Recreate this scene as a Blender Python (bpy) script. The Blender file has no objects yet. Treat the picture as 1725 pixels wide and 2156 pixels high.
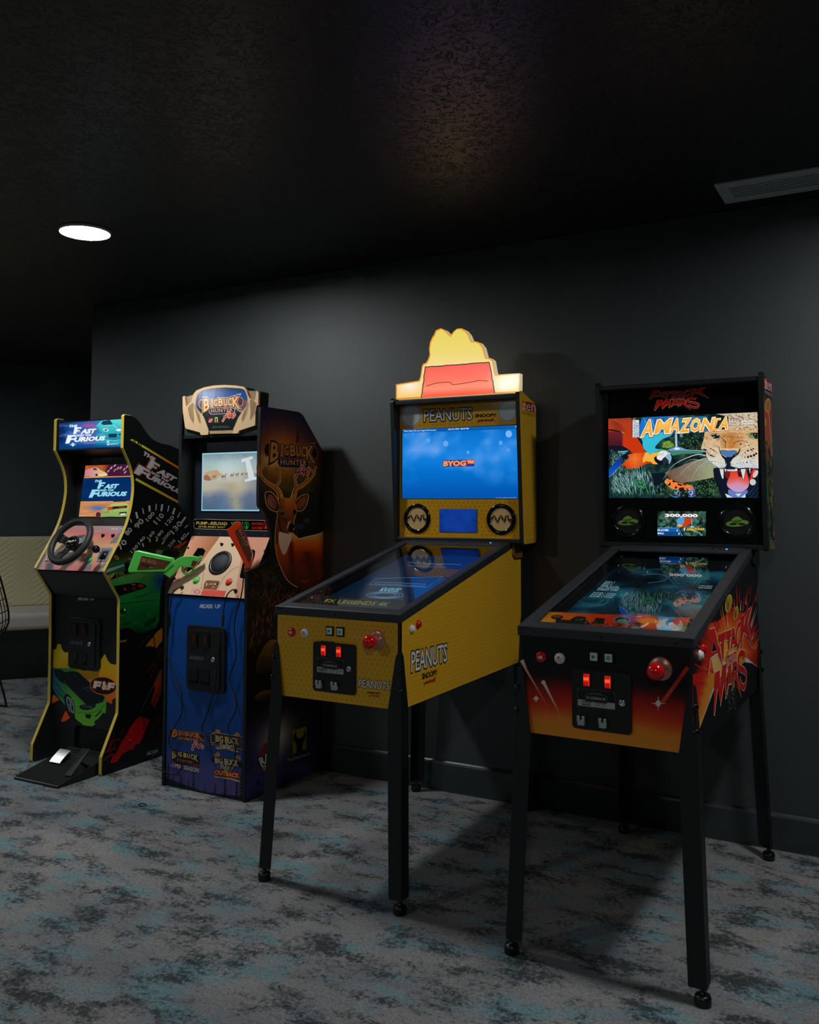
import bpy, bmesh, math, random
import numpy as np
from mathutils import Vector, Matrix
from mathutils.geometry import tessellate_polygon
random.seed(7)
S = bpy.context.scene
COL = S.collection
PI = math.pi

# ---------------------------------------------------------------- camera
FPX, PCX, PCY = 1885.47, 862.5, 951.8          # focal length and principal point, in pixels of a 1725 x 2156 frame
YAW, PIT, ROL, EYE = 0.5093, 0.0601, 0.0019, 1.25
_F = np.array([-math.sin(YAW)*math.cos(PIT), math.cos(YAW)*math.cos(PIT), math.sin(PIT)])
_R = np.array([math.cos(YAW), math.sin(YAW), 0.0])
_U = np.cross(_R, _F)
_R, _U = _R*math.cos(ROL)+_U*math.sin(ROL), -_R*math.sin(ROL)+_U*math.cos(ROL)
cd = bpy.data.cameras.new('camera')
cam = bpy.data.objects.new('camera', cd); COL.objects.link(cam)
cd.sensor_fit = 'HORIZONTAL'; cd.sensor_width = 36.0
cd.lens = FPX/1725*36.0
cd.shift_y = -(1078-PCY)/1725
cd.clip_start = 0.02; cd.clip_end = 60
M = Matrix(((_R[0], _U[0], -_F[0], 0), (_R[1], _U[1], -_F[1], 0), (_R[2], _U[2], -_F[2], EYE), (0, 0, 0, 1)))
cam.matrix_world = M
S.camera = cam

# ---------------------------------------------------------------- world, exposure
w = bpy.data.worlds.new('world'); S.world = w; w.use_nodes = True
bg = w.node_tree.nodes['Background']
bg.inputs[0].default_value = (0.5, 0.65, 0.75, 1); bg.inputs[1].default_value = 0.0
S.view_settings.view_transform = 'Standard'; S.view_settings.look = 'None'
S.view_settings.exposure = 0.0; S.view_settings.gamma = 1.0
S.view_settings.use_curve_mapping = False
CEIL = 2.40
LAMP_POWER = 210.0            # emission strength of the round ceiling lamps
LAMPS = [(-2.99, 2.56), (0.25, 2.56), (-2.99, -0.7), (0.25, -0.7), (-6.3, 2.56), (-6.3, -0.7)]
WALL_Y = 3.589
WALL_END = -4.114

# ---------------------------------------------------------------- helpers: colour, materials
def s2l(c):
    c = c/255.0
    return c/12.92 if c <= 0.04045 else ((c+0.055)/1.055)**2.4
def rgb(c, a=1.0):
    return (s2l(c[0]), s2l(c[1]), s2l(c[2]), a)
def mat(name, c, rough=0.5, metal=0.0, spec=0.5, emit=None, coat=0.0):
    m = bpy.data.materials.new(name); m.use_nodes = True
    b = m.node_tree.nodes['Principled BSDF']
    b.inputs['Base Color'].default_value = rgb(c)
    b.inputs['Roughness'].default_value = rough
    b.inputs['Metallic'].default_value = metal
    b.inputs['Specular IOR Level'].default_value = spec
    b.inputs['Coat Weight'].default_value = coat
    if emit:
        b.inputs['Emission Color'].default_value = rgb(emit[0]); b.inputs['Emission Strength'].default_value = emit[1]
    return m
def add_bump(m, scale, strength, dist=0.002, detail=2.0, rough=False):
    nt = m.node_tree; b = nt.nodes['Principled BSDF']
    tc = nt.nodes.new('ShaderNodeTexCoord'); n = nt.nodes.new('ShaderNodeTexNoise')
    n.inputs['Scale'].default_value = scale; n.inputs['Detail'].default_value = detail
    bp = nt.nodes.new('ShaderNodeBump'); bp.inputs['Strength'].default_value = strength; bp.inputs['Distance'].default_value = dist
    nt.links.new(tc.outputs['Object'], n.inputs['Vector']); nt.links.new(n.outputs['Fac'], bp.inputs['Height'])
    nt.links.new(bp.outputs['Normal'], b.inputs['Normal'])
    return m
def attr_mat(name, emit=False, rough=0.35, strength=1.0, spec=0.5):
    m = bpy.data.materials.new(name); m.use_nodes = True
    nt = m.node_tree; b = nt.nodes['Principled BSDF']
    a = nt.nodes.new('ShaderNodeAttribute'); a.attribute_name = 'Col'
    if emit:
        b.inputs['Base Color'].default_value = (0.003, 0.003, 0.003, 1)
        nt.links.new(a.outputs['Color'], b.inputs['Emission Color'])
        b.inputs['Emission Strength'].default_value = strength
    else:
        nt.links.new(a.outputs['Color'], b.inputs['Base Color'])
    b.inputs['Roughness'].default_value = rough
    b.inputs['Specular IOR Level'].default_value = spec
    return m
MT = {}
MT['print'] = attr_mat('printed_panel', rough=0.42, spec=0.35)
MT['gloss_print'] = attr_mat('glossy_print', rough=0.12, spec=0.5)
MT['screen'] = attr_mat('lit_screen', emit=True, rough=0.12, strength=1.0)
MT['dim_screen'] = attr_mat('dim_screen', emit=True, rough=0.25, strength=1.0)
MT['black'] = mat('black_laminate', (22, 23, 24), 0.45, spec=0.4)
MT['black_gloss'] = mat('black_gloss_plastic', (10, 11, 12), 0.12)
MT['black_plastic'] = mat('black_plastic', (20, 21, 22), 0.38)
MT['rail'] = add_bump(mat('textured_black_rail', (37, 38, 42), 0.55, spec=0.5), 900, 0.25, 0.0006)
MT['leg'] = mat('powder_coated_leg', (12, 17, 18), 0.5, spec=0.45)
MT['rubber'] = mat('black_rubber', (12, 12, 12), 0.3)
MT['steel'] = mat('polished_steel', (200, 202, 206), 0.22, 1.0)
MT['cast_metal'] = mat('cast_metal', (176, 178, 180), 0.35, 0.35)
MT['brushed'] = mat('brushed_steel', (190, 190, 192), 0.35, 1.0)
MT['red'] = mat('red_plastic', (205, 12, 18), 0.15, coat=0.4)
MT['white'] = mat('white_plastic', (225, 222, 214), 0.2)
MT['green'] = mat('green_plastic', (92, 208, 84), 0.33, spec=0.5)
MT['green_button'] = mat('green_button_plastic', (20, 190, 95), 0.2)
MT['orange'] = mat('orange_plastic', (235, 62, 14), 0.3, spec=0.5)
MT['yellow_trim'] = mat('yellow_edge_trim', (212, 182, 72), 0.35)
MT['cord'] = mat('black_cord', (12, 12, 13), 0.35)
MT['mesh_cloth'] = add_bump(mat('speaker_cloth', (26, 26, 34), 0.6), 700, 0.8, 0.001)

# ---------------------------------------------------------------- helpers: frames and meshes
CAM0 = np.array([0, 0, EYE])
class Frame:
    """a thing's own frame: x across, y to the back, z up"""
    def __init__(s, x=0.0, y=0.0, r=0.0):
        s.x, s.y, s.r = x, y, r
        s.c, s.s = math.cos(r), math.sin(r)
        s.cam = s.w2l(CAM0)
    def w2l(s, P):
        d = np.array(P, float)-np.array([s.x, s.y, 0]); return np.array([s.c*d[0]+s.s*d[1], -s.s*d[0]+s.c*d[1], d[2]])
    def rays(s, pts):
        p = np.asarray(pts, float).reshape(-1, 2)
        d = _F[None]+_R[None]*((p[:, 0]-PCX)/FPX)[:, None]-_U[None]*((p[:, 1]-PCY)/FPX)[:, None]
        return np.stack([s.c*d[:, 0]+s.s*d[:, 1], -s.s*d[:, 0]+s.c*d[:, 1], d[:, 2]], 1)
    def hits(s, pts, o, n):
        d = s.rays(pts); o = np.array(o, float); n = np.array(n, float)
        t = ((o-s.cam)@n)/(d@n)
        return s.cam[None]+d*t[:, None]
    def hit(s, px, py, o, n):
        return s.hits([(px, py)], o, n)[0]
WORLD = Frame()

class MB:
    def __init__(s):
        s.v = []; s.f = []; s.m = []; s.c = {}; s.mats = []; s.cur = 0; s.sm = []; s.smooth = False
    def mat(s, key):
        m = MT[key] if isinstance(key, str) else key
        if m not in s.mats: s.mats.append(m)
        s.cur = s.mats.index(m); return s
    def add(s, vs, fs, cols=None, smooth=None):
        b = len(s.v); s.v += [tuple(map(float, q)) for q in vs]
        for f in fs:
            if cols is not None: s.c[len(s.f)] = [cols[i] for i in f]
            s.f.append([b+i for i in f]); s.m.append(s.cur); s.sm.append(s.smooth if smooth is None else smooth)
        return s
    def box(s, x0, x1, y0, y1, z0, z1):
        v = [(x, y, z) for z in (z0, z1) for y in (y0, y1) for x in (x0, x1)]
        return s.add(v, [(0, 2, 3, 1), (4, 5, 7, 6), (0, 1, 5, 4), (2, 6, 7, 3), (0, 4, 6, 2), (1, 3, 7, 5)], smooth=False)
    def quad(s, a, b, c, d):
        return s.add([a, b, c, d], [(0, 1, 2, 3)])
    def prism(s, prof, x0, x1, axis='x'):
        """closed 2-D outline extruded along an axis; outline in (y,z) for x, (x,z) for y, (x,y) for z"""
        n = len(prof)
        def P(a, b, t):
            return (t, a, b) if axis == 'x' else (a, t, b) if axis == 'y' else (a, b, t)
        v = [P(a, b, x0) for a, b in prof]+[P(a, b, x1) for a, b in prof]
        tr = [tuple(t) for t in tessellate_polygon([[Vector((a, b, 0)) for a, b in prof]])]
        area = sum(prof[i][0]*prof[(i+1) % n][1]-prof[(i+1) % n][0]*prof[i][1] for i in range(n))
        fs = [[n+i for i in range(n)], [n-1-i for i in range(n)]] if False else []
        fs += [list(t) for t in tr]+[[n+i for i in reversed(t)] for t in tr]
        fs += [[i, n+i, n+(i+1) % n, (i+1) % n] for i in range(n)]
        return s.add(v, fs, smooth=False)
    def tube(s, pts, r, seg=10, cap=True):
        pts = [Vector(p) for p in pts]; n = len(pts)
        rr = r if isinstance(r, (list, tuple)) else [r]*n
        v = []; up = None
        for i, p in enumerate(pts):
            t = (pts[min(i+1, n-1)]-pts[max(i-1, 0)]).normalized()
            if up is None:
                up = t.orthogonal().normalized()
            up = (up-t*up.dot(t)).normalized(); sd = t.cross(up)
            for k in range(seg):
                a = 2*PI*k/seg; v.append(p+(up*math.cos(a)+sd*math.sin(a))*rr[i])
        f = [[i*seg+k, i*seg+(k+1) % seg, (i+1)*seg+(k+1) % seg, (i+1)*seg+k] for i in range(n-1) for k in range(seg)]
        s.add(v, f, smooth=True)
        if cap:
            s.add(v[:seg], [list(range(seg))[::-1]], smooth=False); s.add(v[-seg:], [list(range(seg))], smooth=False)
        return s
    def lathe(s, o, ax, prof, seg=32, cap=True):
        """prof: list of (radius, height along axis)"""
        o = Vector(o); ax = Vector(ax).normalized(); e1 = ax.orthogonal().normalized(); e2 = ax.cross(e1)
        v = []
        for r, h in prof:
            for k in range(seg):
                a = 2*PI*k/seg; v.append(o+ax*h+(e1*math.cos(a)+e2*math.sin(a))*max(r, 1e-5))
        n = len(prof)
        f = [[i*seg+k, i*seg+(k+1) % seg, (i+1)*seg+(k+1) % seg, (i+1)*seg+k] for i in range(n-1) for k in range(seg)]
        s.add(v, f, smooth=True)
        if cap:
            if prof[0][0] > 1e-4: s.add(v[:seg], [list(range(seg))[::-1]], smooth=False)
            if prof[-1][0] > 1e-4: s.add(v[-seg:], [list(range(seg))], smooth=False)
        return s
    def build(s, name, parent=None, bevel=0, seg=2, recalc=True, loc=None):
        me = bpy.data.meshes.new(name)
        me.from_pydata(s.v, [], s.f)
        for m in s.mats: me.materials.append(m)
        me.polygons.foreach_set('material_index', s.m)
        me.polygons.foreach_set('use_smooth', s.sm)
        if s.c:
            at = me.color_attributes.new('Col', 'FLOAT_COLOR', 'CORNER')
            buf = []
            for i, f in enumerate(s.f):
                c = s.c.get(i)
                for k in range(len(f)): buf += (c[k] if c is not None else (0.02, 0.02, 0.02, 1.0))
            at.data.foreach_set('color', buf)
        me.update()
        if recalc:
            bm = bmesh.new(); bm.from_mesh(me); bmesh.ops.recalc_face_normals(bm, faces=bm.faces); bm.to_mesh(me); bm.free()
        o = bpy.data.objects.new(name, me); COL.objects.link(o)
        if parent: o.parent = parent
        if loc: o.location = loc
        if bevel:
            b = o.modifiers.new('bevel', 'BEVEL'); b.width = bevel; b.segments = seg; b.limit_method = 'ANGLE'; b.angle_limit = 0.7
            b.harden_normals = False
        return o
def thing(name, label, cat, loc=(0, 0, 0), rz=0.0, group=None):
    o = bpy.data.objects.new(name, None); COL.objects.link(o); o.empty_display_size = 0.1
    o.location = loc; o.rotation_euler = (0, 0, rz); o['label'] = label; o['category'] = cat
    if group: o['group'] = group
    return o
def tag(o, label=None, cat=None, group=None, kind=None):
    for k, v in (('label', label), ('category', cat), ('group', group), ('kind', kind)):
        if v: o[k] = v
    return o
def curve_pts(pts, n=6, closed=True):
    """Catmull-Rom through the points"""
    P = [np.array(p, float) for p in pts]; m = len(P); out = []
    rng = range(m) if closed else range(m-1)
    for i in rng:
        if closed: a, b, c, d = P[i-1], P[i], P[(i+1) % m], P[(i+2) % m]
        else: a, b, c, d = P[max(i-1, 0)], P[i], P[i+1], P[min(i+2, m-1)]
        for k in range(n):
            t = k/n
            out.append(tuple(0.5*((2*b)+(-a+c)*t+(2*a-5*b+4*c-d)*t*t+(-a+3*b-3*c+d)*t**3)))
    if not closed: out.append(tuple(P[-1]))
    return out

# ---------------------------------------------------------------- helpers: printed and lit artwork, as thin coloured inlays on a real surface
_tc = {}
def text_shape(txt, bold=0.0, spacing=1.0):
    k = (txt, bold, spacing)
    if k in _tc: return _tc[k]
    cu = bpy.data.curves.new('t', 'FONT'); cu.body = txt; cu.size = 1.0; cu.offset = bold; cu.resolution_u = 2
    cu.space_character = spacing; cu.fill_mode = 'BOTH'
    ob = bpy.data.objects.new('t', cu); COL.objects.link(ob)
    dg = bpy.context.evaluated_depsgraph_get(); dg.update()
    me = bpy.data.meshes.new_from_object(ob.evaluated_get(dg))
    v = [(q.co.x, q.co.y) for q in me.vertices]; me.calc_loop_triangles()
    f = [tuple(t.vertices) for t in me.loop_triangles]
    bpy.data.objects.remove(ob); bpy.data.curves.remove(cu); bpy.data.meshes.remove(me)
    _tc[k] = (v, f); return _tc[k]
def clip_half(poly, ax, val, keep_less):
    out = []
    for i in range(len(poly)):
        a, b = poly[i], poly[(i+1) % len(poly)]
        ia = (a[ax] <= val) == keep_less or a[ax] == val; ib = (b[ax] <= val) == keep_less or b[ax] == val
        if ia: out.append(a)
        if ia != ib:
            t = (val-a[ax])/(b[ax]-a[ax]); out.append((a[0]+(b[0]-a[0])*t, a[1]+(b[1]-a[1])*t))
    return out
def lerp(a, b, t):
    t = max(0.0, min(1.0, t)); return tuple(a[i]+(b[i]-a[i])*t for i in range(3))
def ramp(stops):
    """stops: [(pos, colour)...] -> function of position"""
    def f(p):
        if p <= stops[0][0]: return stops[0][1]
        for (a, ca), (b, cb) in zip(stops, stops[1:]):
            if p <= b: return lerp(ca, cb, (p-a)/(b-a))
        return stops[-1][1]
    return f
_rs = np.random.RandomState(3)
_lat = _rs.rand(64, 64)
def vnoise(x, y):
    xi, yi = math.floor(x), math.floor(y); fx, fy = x-xi, y-yi
    fx = fx*fx*(3-2*fx); fy = fy*fy*(3-2*fy); g = _lat
    a = g[xi % 64, yi % 64]; b = g[(xi+1) % 64, yi % 64]; c = g[xi % 64, (yi+1) % 64]; d = g[(xi+1) % 64, (yi+1) % 64]
    return (a*(1-fx)+b*fx)*(1-fy)+(c*(1-fx)+d*fx)*fy
def fbm(x, y, o=4):
    s, a, t = 0, 0.5, 0
    for i in range(o): s += a*vnoise(x, y); t += a; x = x*2.03+7.1; y = y*2.03+3.3; a *= 0.5
    return s/t
class Art:
    """artwork on the plane (o, n) of a frame; points are given as seen in the photograph (view window ox,oy,scale)
    or, with raw axes, as lengths along the surface"""
    def __init__(s, frame, o, n, mb, raw=None, eps=0.00022, gain=1.0):
        s.fr, s.mb, s.raw, s.eps, s.gain = frame, mb, raw, eps, gain
        s.tf = None; s.o = np.array(o, float); s.n = np.array(n, float)/np.linalg.norm(n); s.L = 1; s.z(0, 0, 1)
    def z(s, ox, oy, sc): s.ox, s.oy, s.sc = ox, oy, sc; return s
    def rawmode(s, u, v, off=(0, 0)):
        s.raw = (np.array(u, float), np.array(v, float)); s.off = off; return s
    def map(s, pts, layer):
        o = s.o+s.n*(s.eps*layer); p = np.asarray(pts, float).reshape(-1, 2)
        if s.tf is not None: p = s.tf(p)
        if s.raw is not None: return o[None]+p[:, :1]*s.raw[0][None]+p[:, 1:]*s.raw[1][None]
        return s.fr.hits(np.stack([s.ox+p[:, 0]/s.sc, s.oy+p[:, 1]/s.sc], 1), o, s.n)
    def col(s, c): 
        g = s.gain; return tuple(min(q*g, 4.0) for q in rgb(c)[:3])+(1.0,)
    def layer(s, layer):
        if layer is None: s.L += 1; return s.L
        s.L = max(s.L, layer); return layer
    def poly(s, pts, col, layer=None, smooth=0, cut=None):
        layer = s.layer(layer)
        if smooth: pts = curve_pts(pts, smooth)
        pts = [tuple(p) for p in pts]
        tris = [[pts[i] for i in t] for t in tessellate_polygon([[Vector((a, b, 0)) for a, b in pts]])]
        if callable(col) and cut:
            cx, cy = cut if isinstance(cut, tuple) else (cut, cut)
            out = []
            for t in tris:
                x0 = min(p[0] for p in t); x1 = max(p[0] for p in t)
                i = math.floor(x0/cx)
                while i*cx < x1:
                    a = clip_half(t, 0, i*cx, False); a = clip_half(a, 0, (i+1)*cx, True) if len(a) > 2 else a
                    if len(a) > 2:
                        y0 = min(p[1] for p in a); y1 = max(p[1] for p in a); j = math.floor(y0/cy)
                        while j*cy < y1:
                            b = clip_half(a, 1, j*cy, False); b = clip_half(b, 1, (j+1)*cy, True) if len(b) > 2 else b
                            if len(b) > 2: out.append(b)
                            j += 1
                    i += 1
            tris = out
        vs = []; fs = []; cs = []
        for t in tris:
            b = len(vs); vs += t; fs.append(list(range(b, b+len(t))))
            cs += [s.col(col(*p)) if callable(col) else s.col(col) for p in t]
        if vs: s.mb.add(s.map(vs, layer), fs, cs, smooth=False)
        return s
    def rect(s, x0, y0, x1, y1, col, layer=None, cut=None): return s.poly([(x0, y0), (x1, y0), (x1, y1), (x0, y1)], col, layer, 0, cut)
    def ell(s, cx, cy, rx, ry, col, layer=None, rot=0.0, a0=0, a1=360, n=28, cut=None):
        p = []; full = abs(a1-a0) >= 360
        for k in range(n if full else n+1):
            a = math.radians(a0+(a1-a0)*k/n); x, y = rx*math.cos(a), ry*math.sin(a)
            p.append((cx+x*math.cos(rot)-y*math.sin(rot), cy+x*math.sin(rot)+y*math.cos(rot)))
        return s.poly(p, col, layer, 0, cut)
    def line(s, pts, wd, col, layer=None, smooth=0, closed=False, taper=False):
        layer = s.layer(layer)
        if smooth: pts = curve_pts(pts, smooth, closed)
        if closed: pts = list(pts)+[pts[0], pts[1]]
        P = np.array(pts, float); n = len(P); vs = []; cs = []
        for i in range(n):
            t = P[min(i+1, n-1)]-P[max(i-1, 0)]; t = t/(np.hypot(*t)+1e-9); nn = np.array([-t[1], t[0]])
            h = wd/2*(1-0.9*abs(2*i/(n-1)-1) if taper == 2 else (1-0.9*i/(n-1)) if taper else 1)
            vs += [tuple(P[i]+nn*h), tuple(P[i]-nn*h)]
            c = s.col(col(*P[i]) if callable(col) else col); cs += [c, c]
        s.mb.add(s.map(vs, layer), [[2*i, 2*i+2, 2*i+3, 2*i+1] for i in range(n-1)], cs, smooth=False)
        return s
    def text(s, txt, quad, col, layer=None, bold=0.0, outline=None, spacing=1.0, arc=0.0):
        """quad: TL, TR, BR, BL in window points; outline: list of (offset, colour)"""
        layer = s.layer(layer)
        v0, _ = text_shape(txt, bold, spacing)
        if not v0: return s
        a = np.array(v0); x0, y0 = a.min(0); x1, y1 = a.max(0)
        TL, TR, BR, BL = [np.array(q, float) for q in quad]
        jobs = [(bold+o, c) for o, c in (outline or [])]+[(bold, col)]
        for j, (b, c) in enumerate(jobs):
            v, f = text_shape(txt, b, spacing); a = np.array(v)
            u = (a[:, 0]-x0)/(x1-x0); t = 1-(a[:, 1]-y0)/(y1-y0)
            if arc: t = t+arc*(4*(u-0.5)**2)*(1-0*t)
            u_, t_ = u[:, None], t[:, None]
            p = (TL*(1-u_)+TR*u_)*(1-t_)+(BL*(1-u_)+BR*u_)*t_
            cs = [s.col(c(*q)) if callable(c) else s.col(c) for q in p]
            s.mb.add(s.map(p, layer+j*0.5), f, cs, smooth=False)
        s.L = max(s.L, layer+len(jobs)*0.5)
        return s
    def blades(s, region, n, ln, wd, cols, layer=None, ang=(0, PI), seed=1, curl=0.3):
        """small leaf or hair strokes scattered in a polygon"""
        layer = s.layer(layer); R = random.Random(seed)
        xs = [p[0] for p in region]; ys = [p[1] for p in region]
        def inside(x, y):
            c = False
            for i in range(len(region)):
                (xa, ya), (xb, yb) = region[i], region[(i+1) % len(region)]
                if (ya > y) != (yb > y) and x < (xb-xa)*(y-ya)/(yb-ya)+xa: c = not c
            return c
        vs = []; fs = []; cs = []; k = 0; tries = 0
        while k < n and tries < n*20:
            tries += 1
            x, y = R.uniform(min(xs), max(xs)), R.uniform(min(ys), max(ys))
            a = R.uniform(*ang); l = ln*R.uniform(0.5, 1.2); dx, dy = math.cos(a)*l, math.sin(a)*l
            if not (inside(x, y) and inside(x+dx, y+dy)): continue
            k += 1; nx, ny = -math.sin(a)*wd/2, math.cos(a)*wd/2; c = s.col(R.choice(cols)); b = len(vs)
            mx, my = x+dx*0.5+ny*0-nx*curl*3, y+dy*0.5-ny*curl*3
            vs += [(x, y), (mx+nx, my+ny), (x+dx, y+dy), (mx-nx, my-ny)]; fs.append([b, b+1, b+2, b+3]); cs += [c]*4
        if vs: s.mb.add(s.map(vs, layer), fs, cs, smooth=False)
        return s
def homog(src, dst):
    """least-squares homography src -> dst, returned as a function on n x 2 arrays"""
    A = []
    for (x, y), (u, v) in zip(src, dst):
        A.append([x, y, 1, 0, 0, 0, -u*x, -u*y, -u]); A.append([0, 0, 0, x, y, 1, -v*x, -v*y, -v])
    A = np.array(A, float); sc = np.abs(A).max(0)+1e-12
    h = np.linalg.svd(A/sc)[2][-1]/sc; H = h.reshape(3, 3)
    def f(p):
        q = np.c_[p, np.ones(len(p))]@H.T; return q[:, :2]/q[:, 2:]
    return f
def rounded(x0, x1, y0, y1, r, n=5):
    p = []
    for cx, cy, a0 in ((x1-r, y1-r, 0), (x0+r, y1-r, 90), (x0+r, y0+r, 180), (x1-r, y0+r, 270)):
        for k in range(n+1):
            a = math.radians(a0+90*k/n); p.append((cx+r*math.cos(a), cy+r*math.sin(a)))
    return p
# ================================================================ THE ROOM
def carpet():
    m = bpy.data.materials.new('patterned_carpet'); m.use_nodes = True; nt = m.node_tree; b = nt.nodes['Principled BSDF']
    N = nt.nodes.new; Lk = nt.links.new
    tc = N('ShaderNodeTexCoord'); mp = N('ShaderNodeMapping'); mp.inputs['Scale'].default_value = (0.8, 1.35, 1); mp.inputs['Rotation'].default_value = (0, 0, 0.15)
    Lk(tc.outputs['Object'], mp.inputs[0])
    def noise(sc, det, ro, off, dist=0.0, src=None):
        n = N('ShaderNodeTexNoise'); n.inputs['Scale'].default_value = sc; n.inputs['Detail'].default_value = det; n.inputs['Roughness'].default_value = ro
        n.inputs['Distortion'].default_value = dist
        q = N('ShaderNodeVectorMath'); q.operation = 'ADD'; q.inputs[1].default_value = off
        Lk((src or mp.outputs[0]), q.inputs[0]); Lk(q.outputs[0], n.inputs['Vector']); return n.outputs['Fac']
    def rampn(src, a, bb):
        r = N('ShaderNodeMapRange'); r.inputs['From Min'].default_value = a; r.inputs['From Max'].default_value = bb; r.clamp = True
        Lk(src, r.inputs['Value']); return r.outputs[0]
    def mix(f, c1, c2):
        x = N('ShaderNodeMix'); x.data_type = 'RGBA'; Lk(f, x.inputs['Factor'])
        for i, c in ((6, c1), (7, c2)):
            if isinstance(c, tuple): x.inputs[i].default_value = c
            else: Lk(c, x.inputs[i])
        return x.outputs[2]
    def mul(a, c):
        x = N('ShaderNodeMath'); x.operation = 'MULTIPLY'; Lk(a, x.inputs[0])
        if isinstance(c, float): x.inputs[1].default_value = c
        else: Lk(c, x.inputs[1])
        return x.outputs[0]
    def add(x, y, k):
        q = N('ShaderNodeMath'); q.operation = 'MULTIPLY_ADD'; Lk(y, q.inputs[0]); q.inputs[1].default_value = k; Lk(x, q.inputs[2]); return q.outputs[0]
    O = tc.outputs['Object']
    gr = noise(62, 7, 0.8, (1, 2, 0), 0.4, O)
    tl = add(noise(5.4, 6, 0.6, (3.1, 8.2, 0), 0.3), gr, 0.45)
    dk = add(noise(7.6, 6, 0.64, (11.3, 1.7, 0), 0.2), gr, 0.85)
    teal = rampn(tl, 0.735, 0.83); dark = rampn(dk, 0.915, 1.06)
    mid = rampn(noise(1.6, 8, 0.7, (21.0, 4.0, 0)), 0.38, 0.62)
    c = mix(mid, rgb((156, 150, 149)), rgb((126, 127, 130)))
    c = mix(mul(teal, 0.85), c, rgb((116, 150, 158)))
    c = mix(mul(dark, 0.88), c, rgb((44, 50, 52)))
    fine = noise(300, 4, 0.8, (0, 0, 0), 0, O)
    hs = N('ShaderNodeMix'); hs.data_type = 'RGBA'; hs.blend_type = 'MULTIPLY'; hs.inputs['Factor'].default_value = 1.0
    Lk(c, hs.inputs[6]); g = N('ShaderNodeMapRange'); g.inputs['From Min'].default_value = 0.3; g.inputs['From Max'].default_value = 0.7
    g.inputs['To Min'].default_value = 0.3; g.inputs['To Max'].default_value = 1.5; Lk(noise(110, 7, 0.9, (5, 5, 0), 0, O), g.inputs['Value'])
    Lk(g.outputs[0], hs.inputs[7]); Lk(hs.outputs[2], b.inputs['Base Color'])
    bp = N('ShaderNodeBump'); bp.inputs['Strength'].default_value = 0.6; bp.inputs['Distance'].default_value = 0.004
    Lk(fine, bp.inputs['Height']); Lk(bp.outputs[0], b.inputs['Normal'])
    b.inputs['Roughness'].default_value = 0.95; b.inputs['Specular IOR Level'].default_value = 0.15
    return m
def paint(name, c, rough, spec, bs, bst, bd):
    return add_bump(mat(name, c, rough, spec=spec), bs, bst, bd, 3)
def ceiling_paint():
    m = mat('knockdown_ceiling', (13, 15, 18), 0.40, spec=0.72); nt = m.node_tree; b = nt.nodes['Principled BSDF']
    tc = nt.nodes.new('ShaderNodeTexCoord'); n = nt.nodes.new('ShaderNodeTexNoise'); n.inputs['Scale'].default_value = 26; n.inputs['Detail'].default_value = 6
    n.inputs['Distortion'].default_value = 1.6; n.inputs['Roughness'].default_value = 0.55
    r = nt.nodes.new('ShaderNodeMapRange'); r.inputs['From Min'].default_value = 0.44; r.inputs['From Max'].default_value = 0.50
    bp = nt.nodes.new('ShaderNodeBump'); bp.inputs['Strength'].default_value = 0.8; bp.inputs['Distance'].default_value = 0.0025
    nt.links.new(tc.outputs['Object'], n.inputs[0]); nt.links.new(n.outputs[0], r.inputs[0]); nt.links.new(r.outputs[0], bp.inputs['Height']); nt.links.new(bp.outputs[0], b.inputs['Normal'])
    return m
MT['carpet'] = carpet()
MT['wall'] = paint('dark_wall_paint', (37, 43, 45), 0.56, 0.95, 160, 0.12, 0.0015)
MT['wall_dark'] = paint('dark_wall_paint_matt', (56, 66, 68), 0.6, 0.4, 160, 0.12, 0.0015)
MT['ceiling'] = ceiling_paint()
MT['base'] = mat('baseboard_paint', (44, 52, 53), 0.28, spec=0.7)

def struct(name, mb, **k): return tag(mb.build(name, **k), kind='structure')
struct('floor', MB().mat('carpet').box(-9.5, 4, -3.5, 8, -0.06, 0))
struct('ceiling', MB().mat('ceiling').box(-9.5, 4, -3.5, 8, CEIL, CEIL+0.08))
struct('wall_back', MB().mat('wall').box(WALL_END, 4, WALL_Y, WALL_Y+0.13, 0, CEIL), bevel=0.004)
# slanting wall behind the sofa, and the rest of the room behind the photographer
SD = np.array([0.606, 0.795]); SN = np.array([0.795, -0.606])     # along the sofa / out of its back wall
def sofapt(a, n): return (-5.6+SD[0]*a+SN[0]*n, 4.35+SD[1]*a+SN[1]*n)
wl = [sofapt(-4.4, -0.86), sofapt(4.2, -0.86), sofapt(4.2, -1.0), sofapt(-4.4, -1.0)]
struct('wall_left', MB().mat('wall_dark').prism(wl, 0, CEIL, 'z'))
struct('wall_right', MB().mat('wall_dark').box(4, 4.1, -3.5, WALL_Y+0.13, 0, CEIL))
struct('wall_front', MB().mat('wall_dark').box(-9.5, 4.1, -3.6, -3.5, 0, CEIL))
bb = MB().mat('base').prism([(WALL_Y, 0.0), (WALL_Y-0.014, 0.0), (WALL_Y-0.014, 0.118), (WALL_Y-0.010, 0.126), (WALL_Y-0.004, 0.1317), (WALL_Y, 0.1317)], WALL_END-0.005, 4)
struct('baseboard_back', bb, bevel=0.002)

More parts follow.
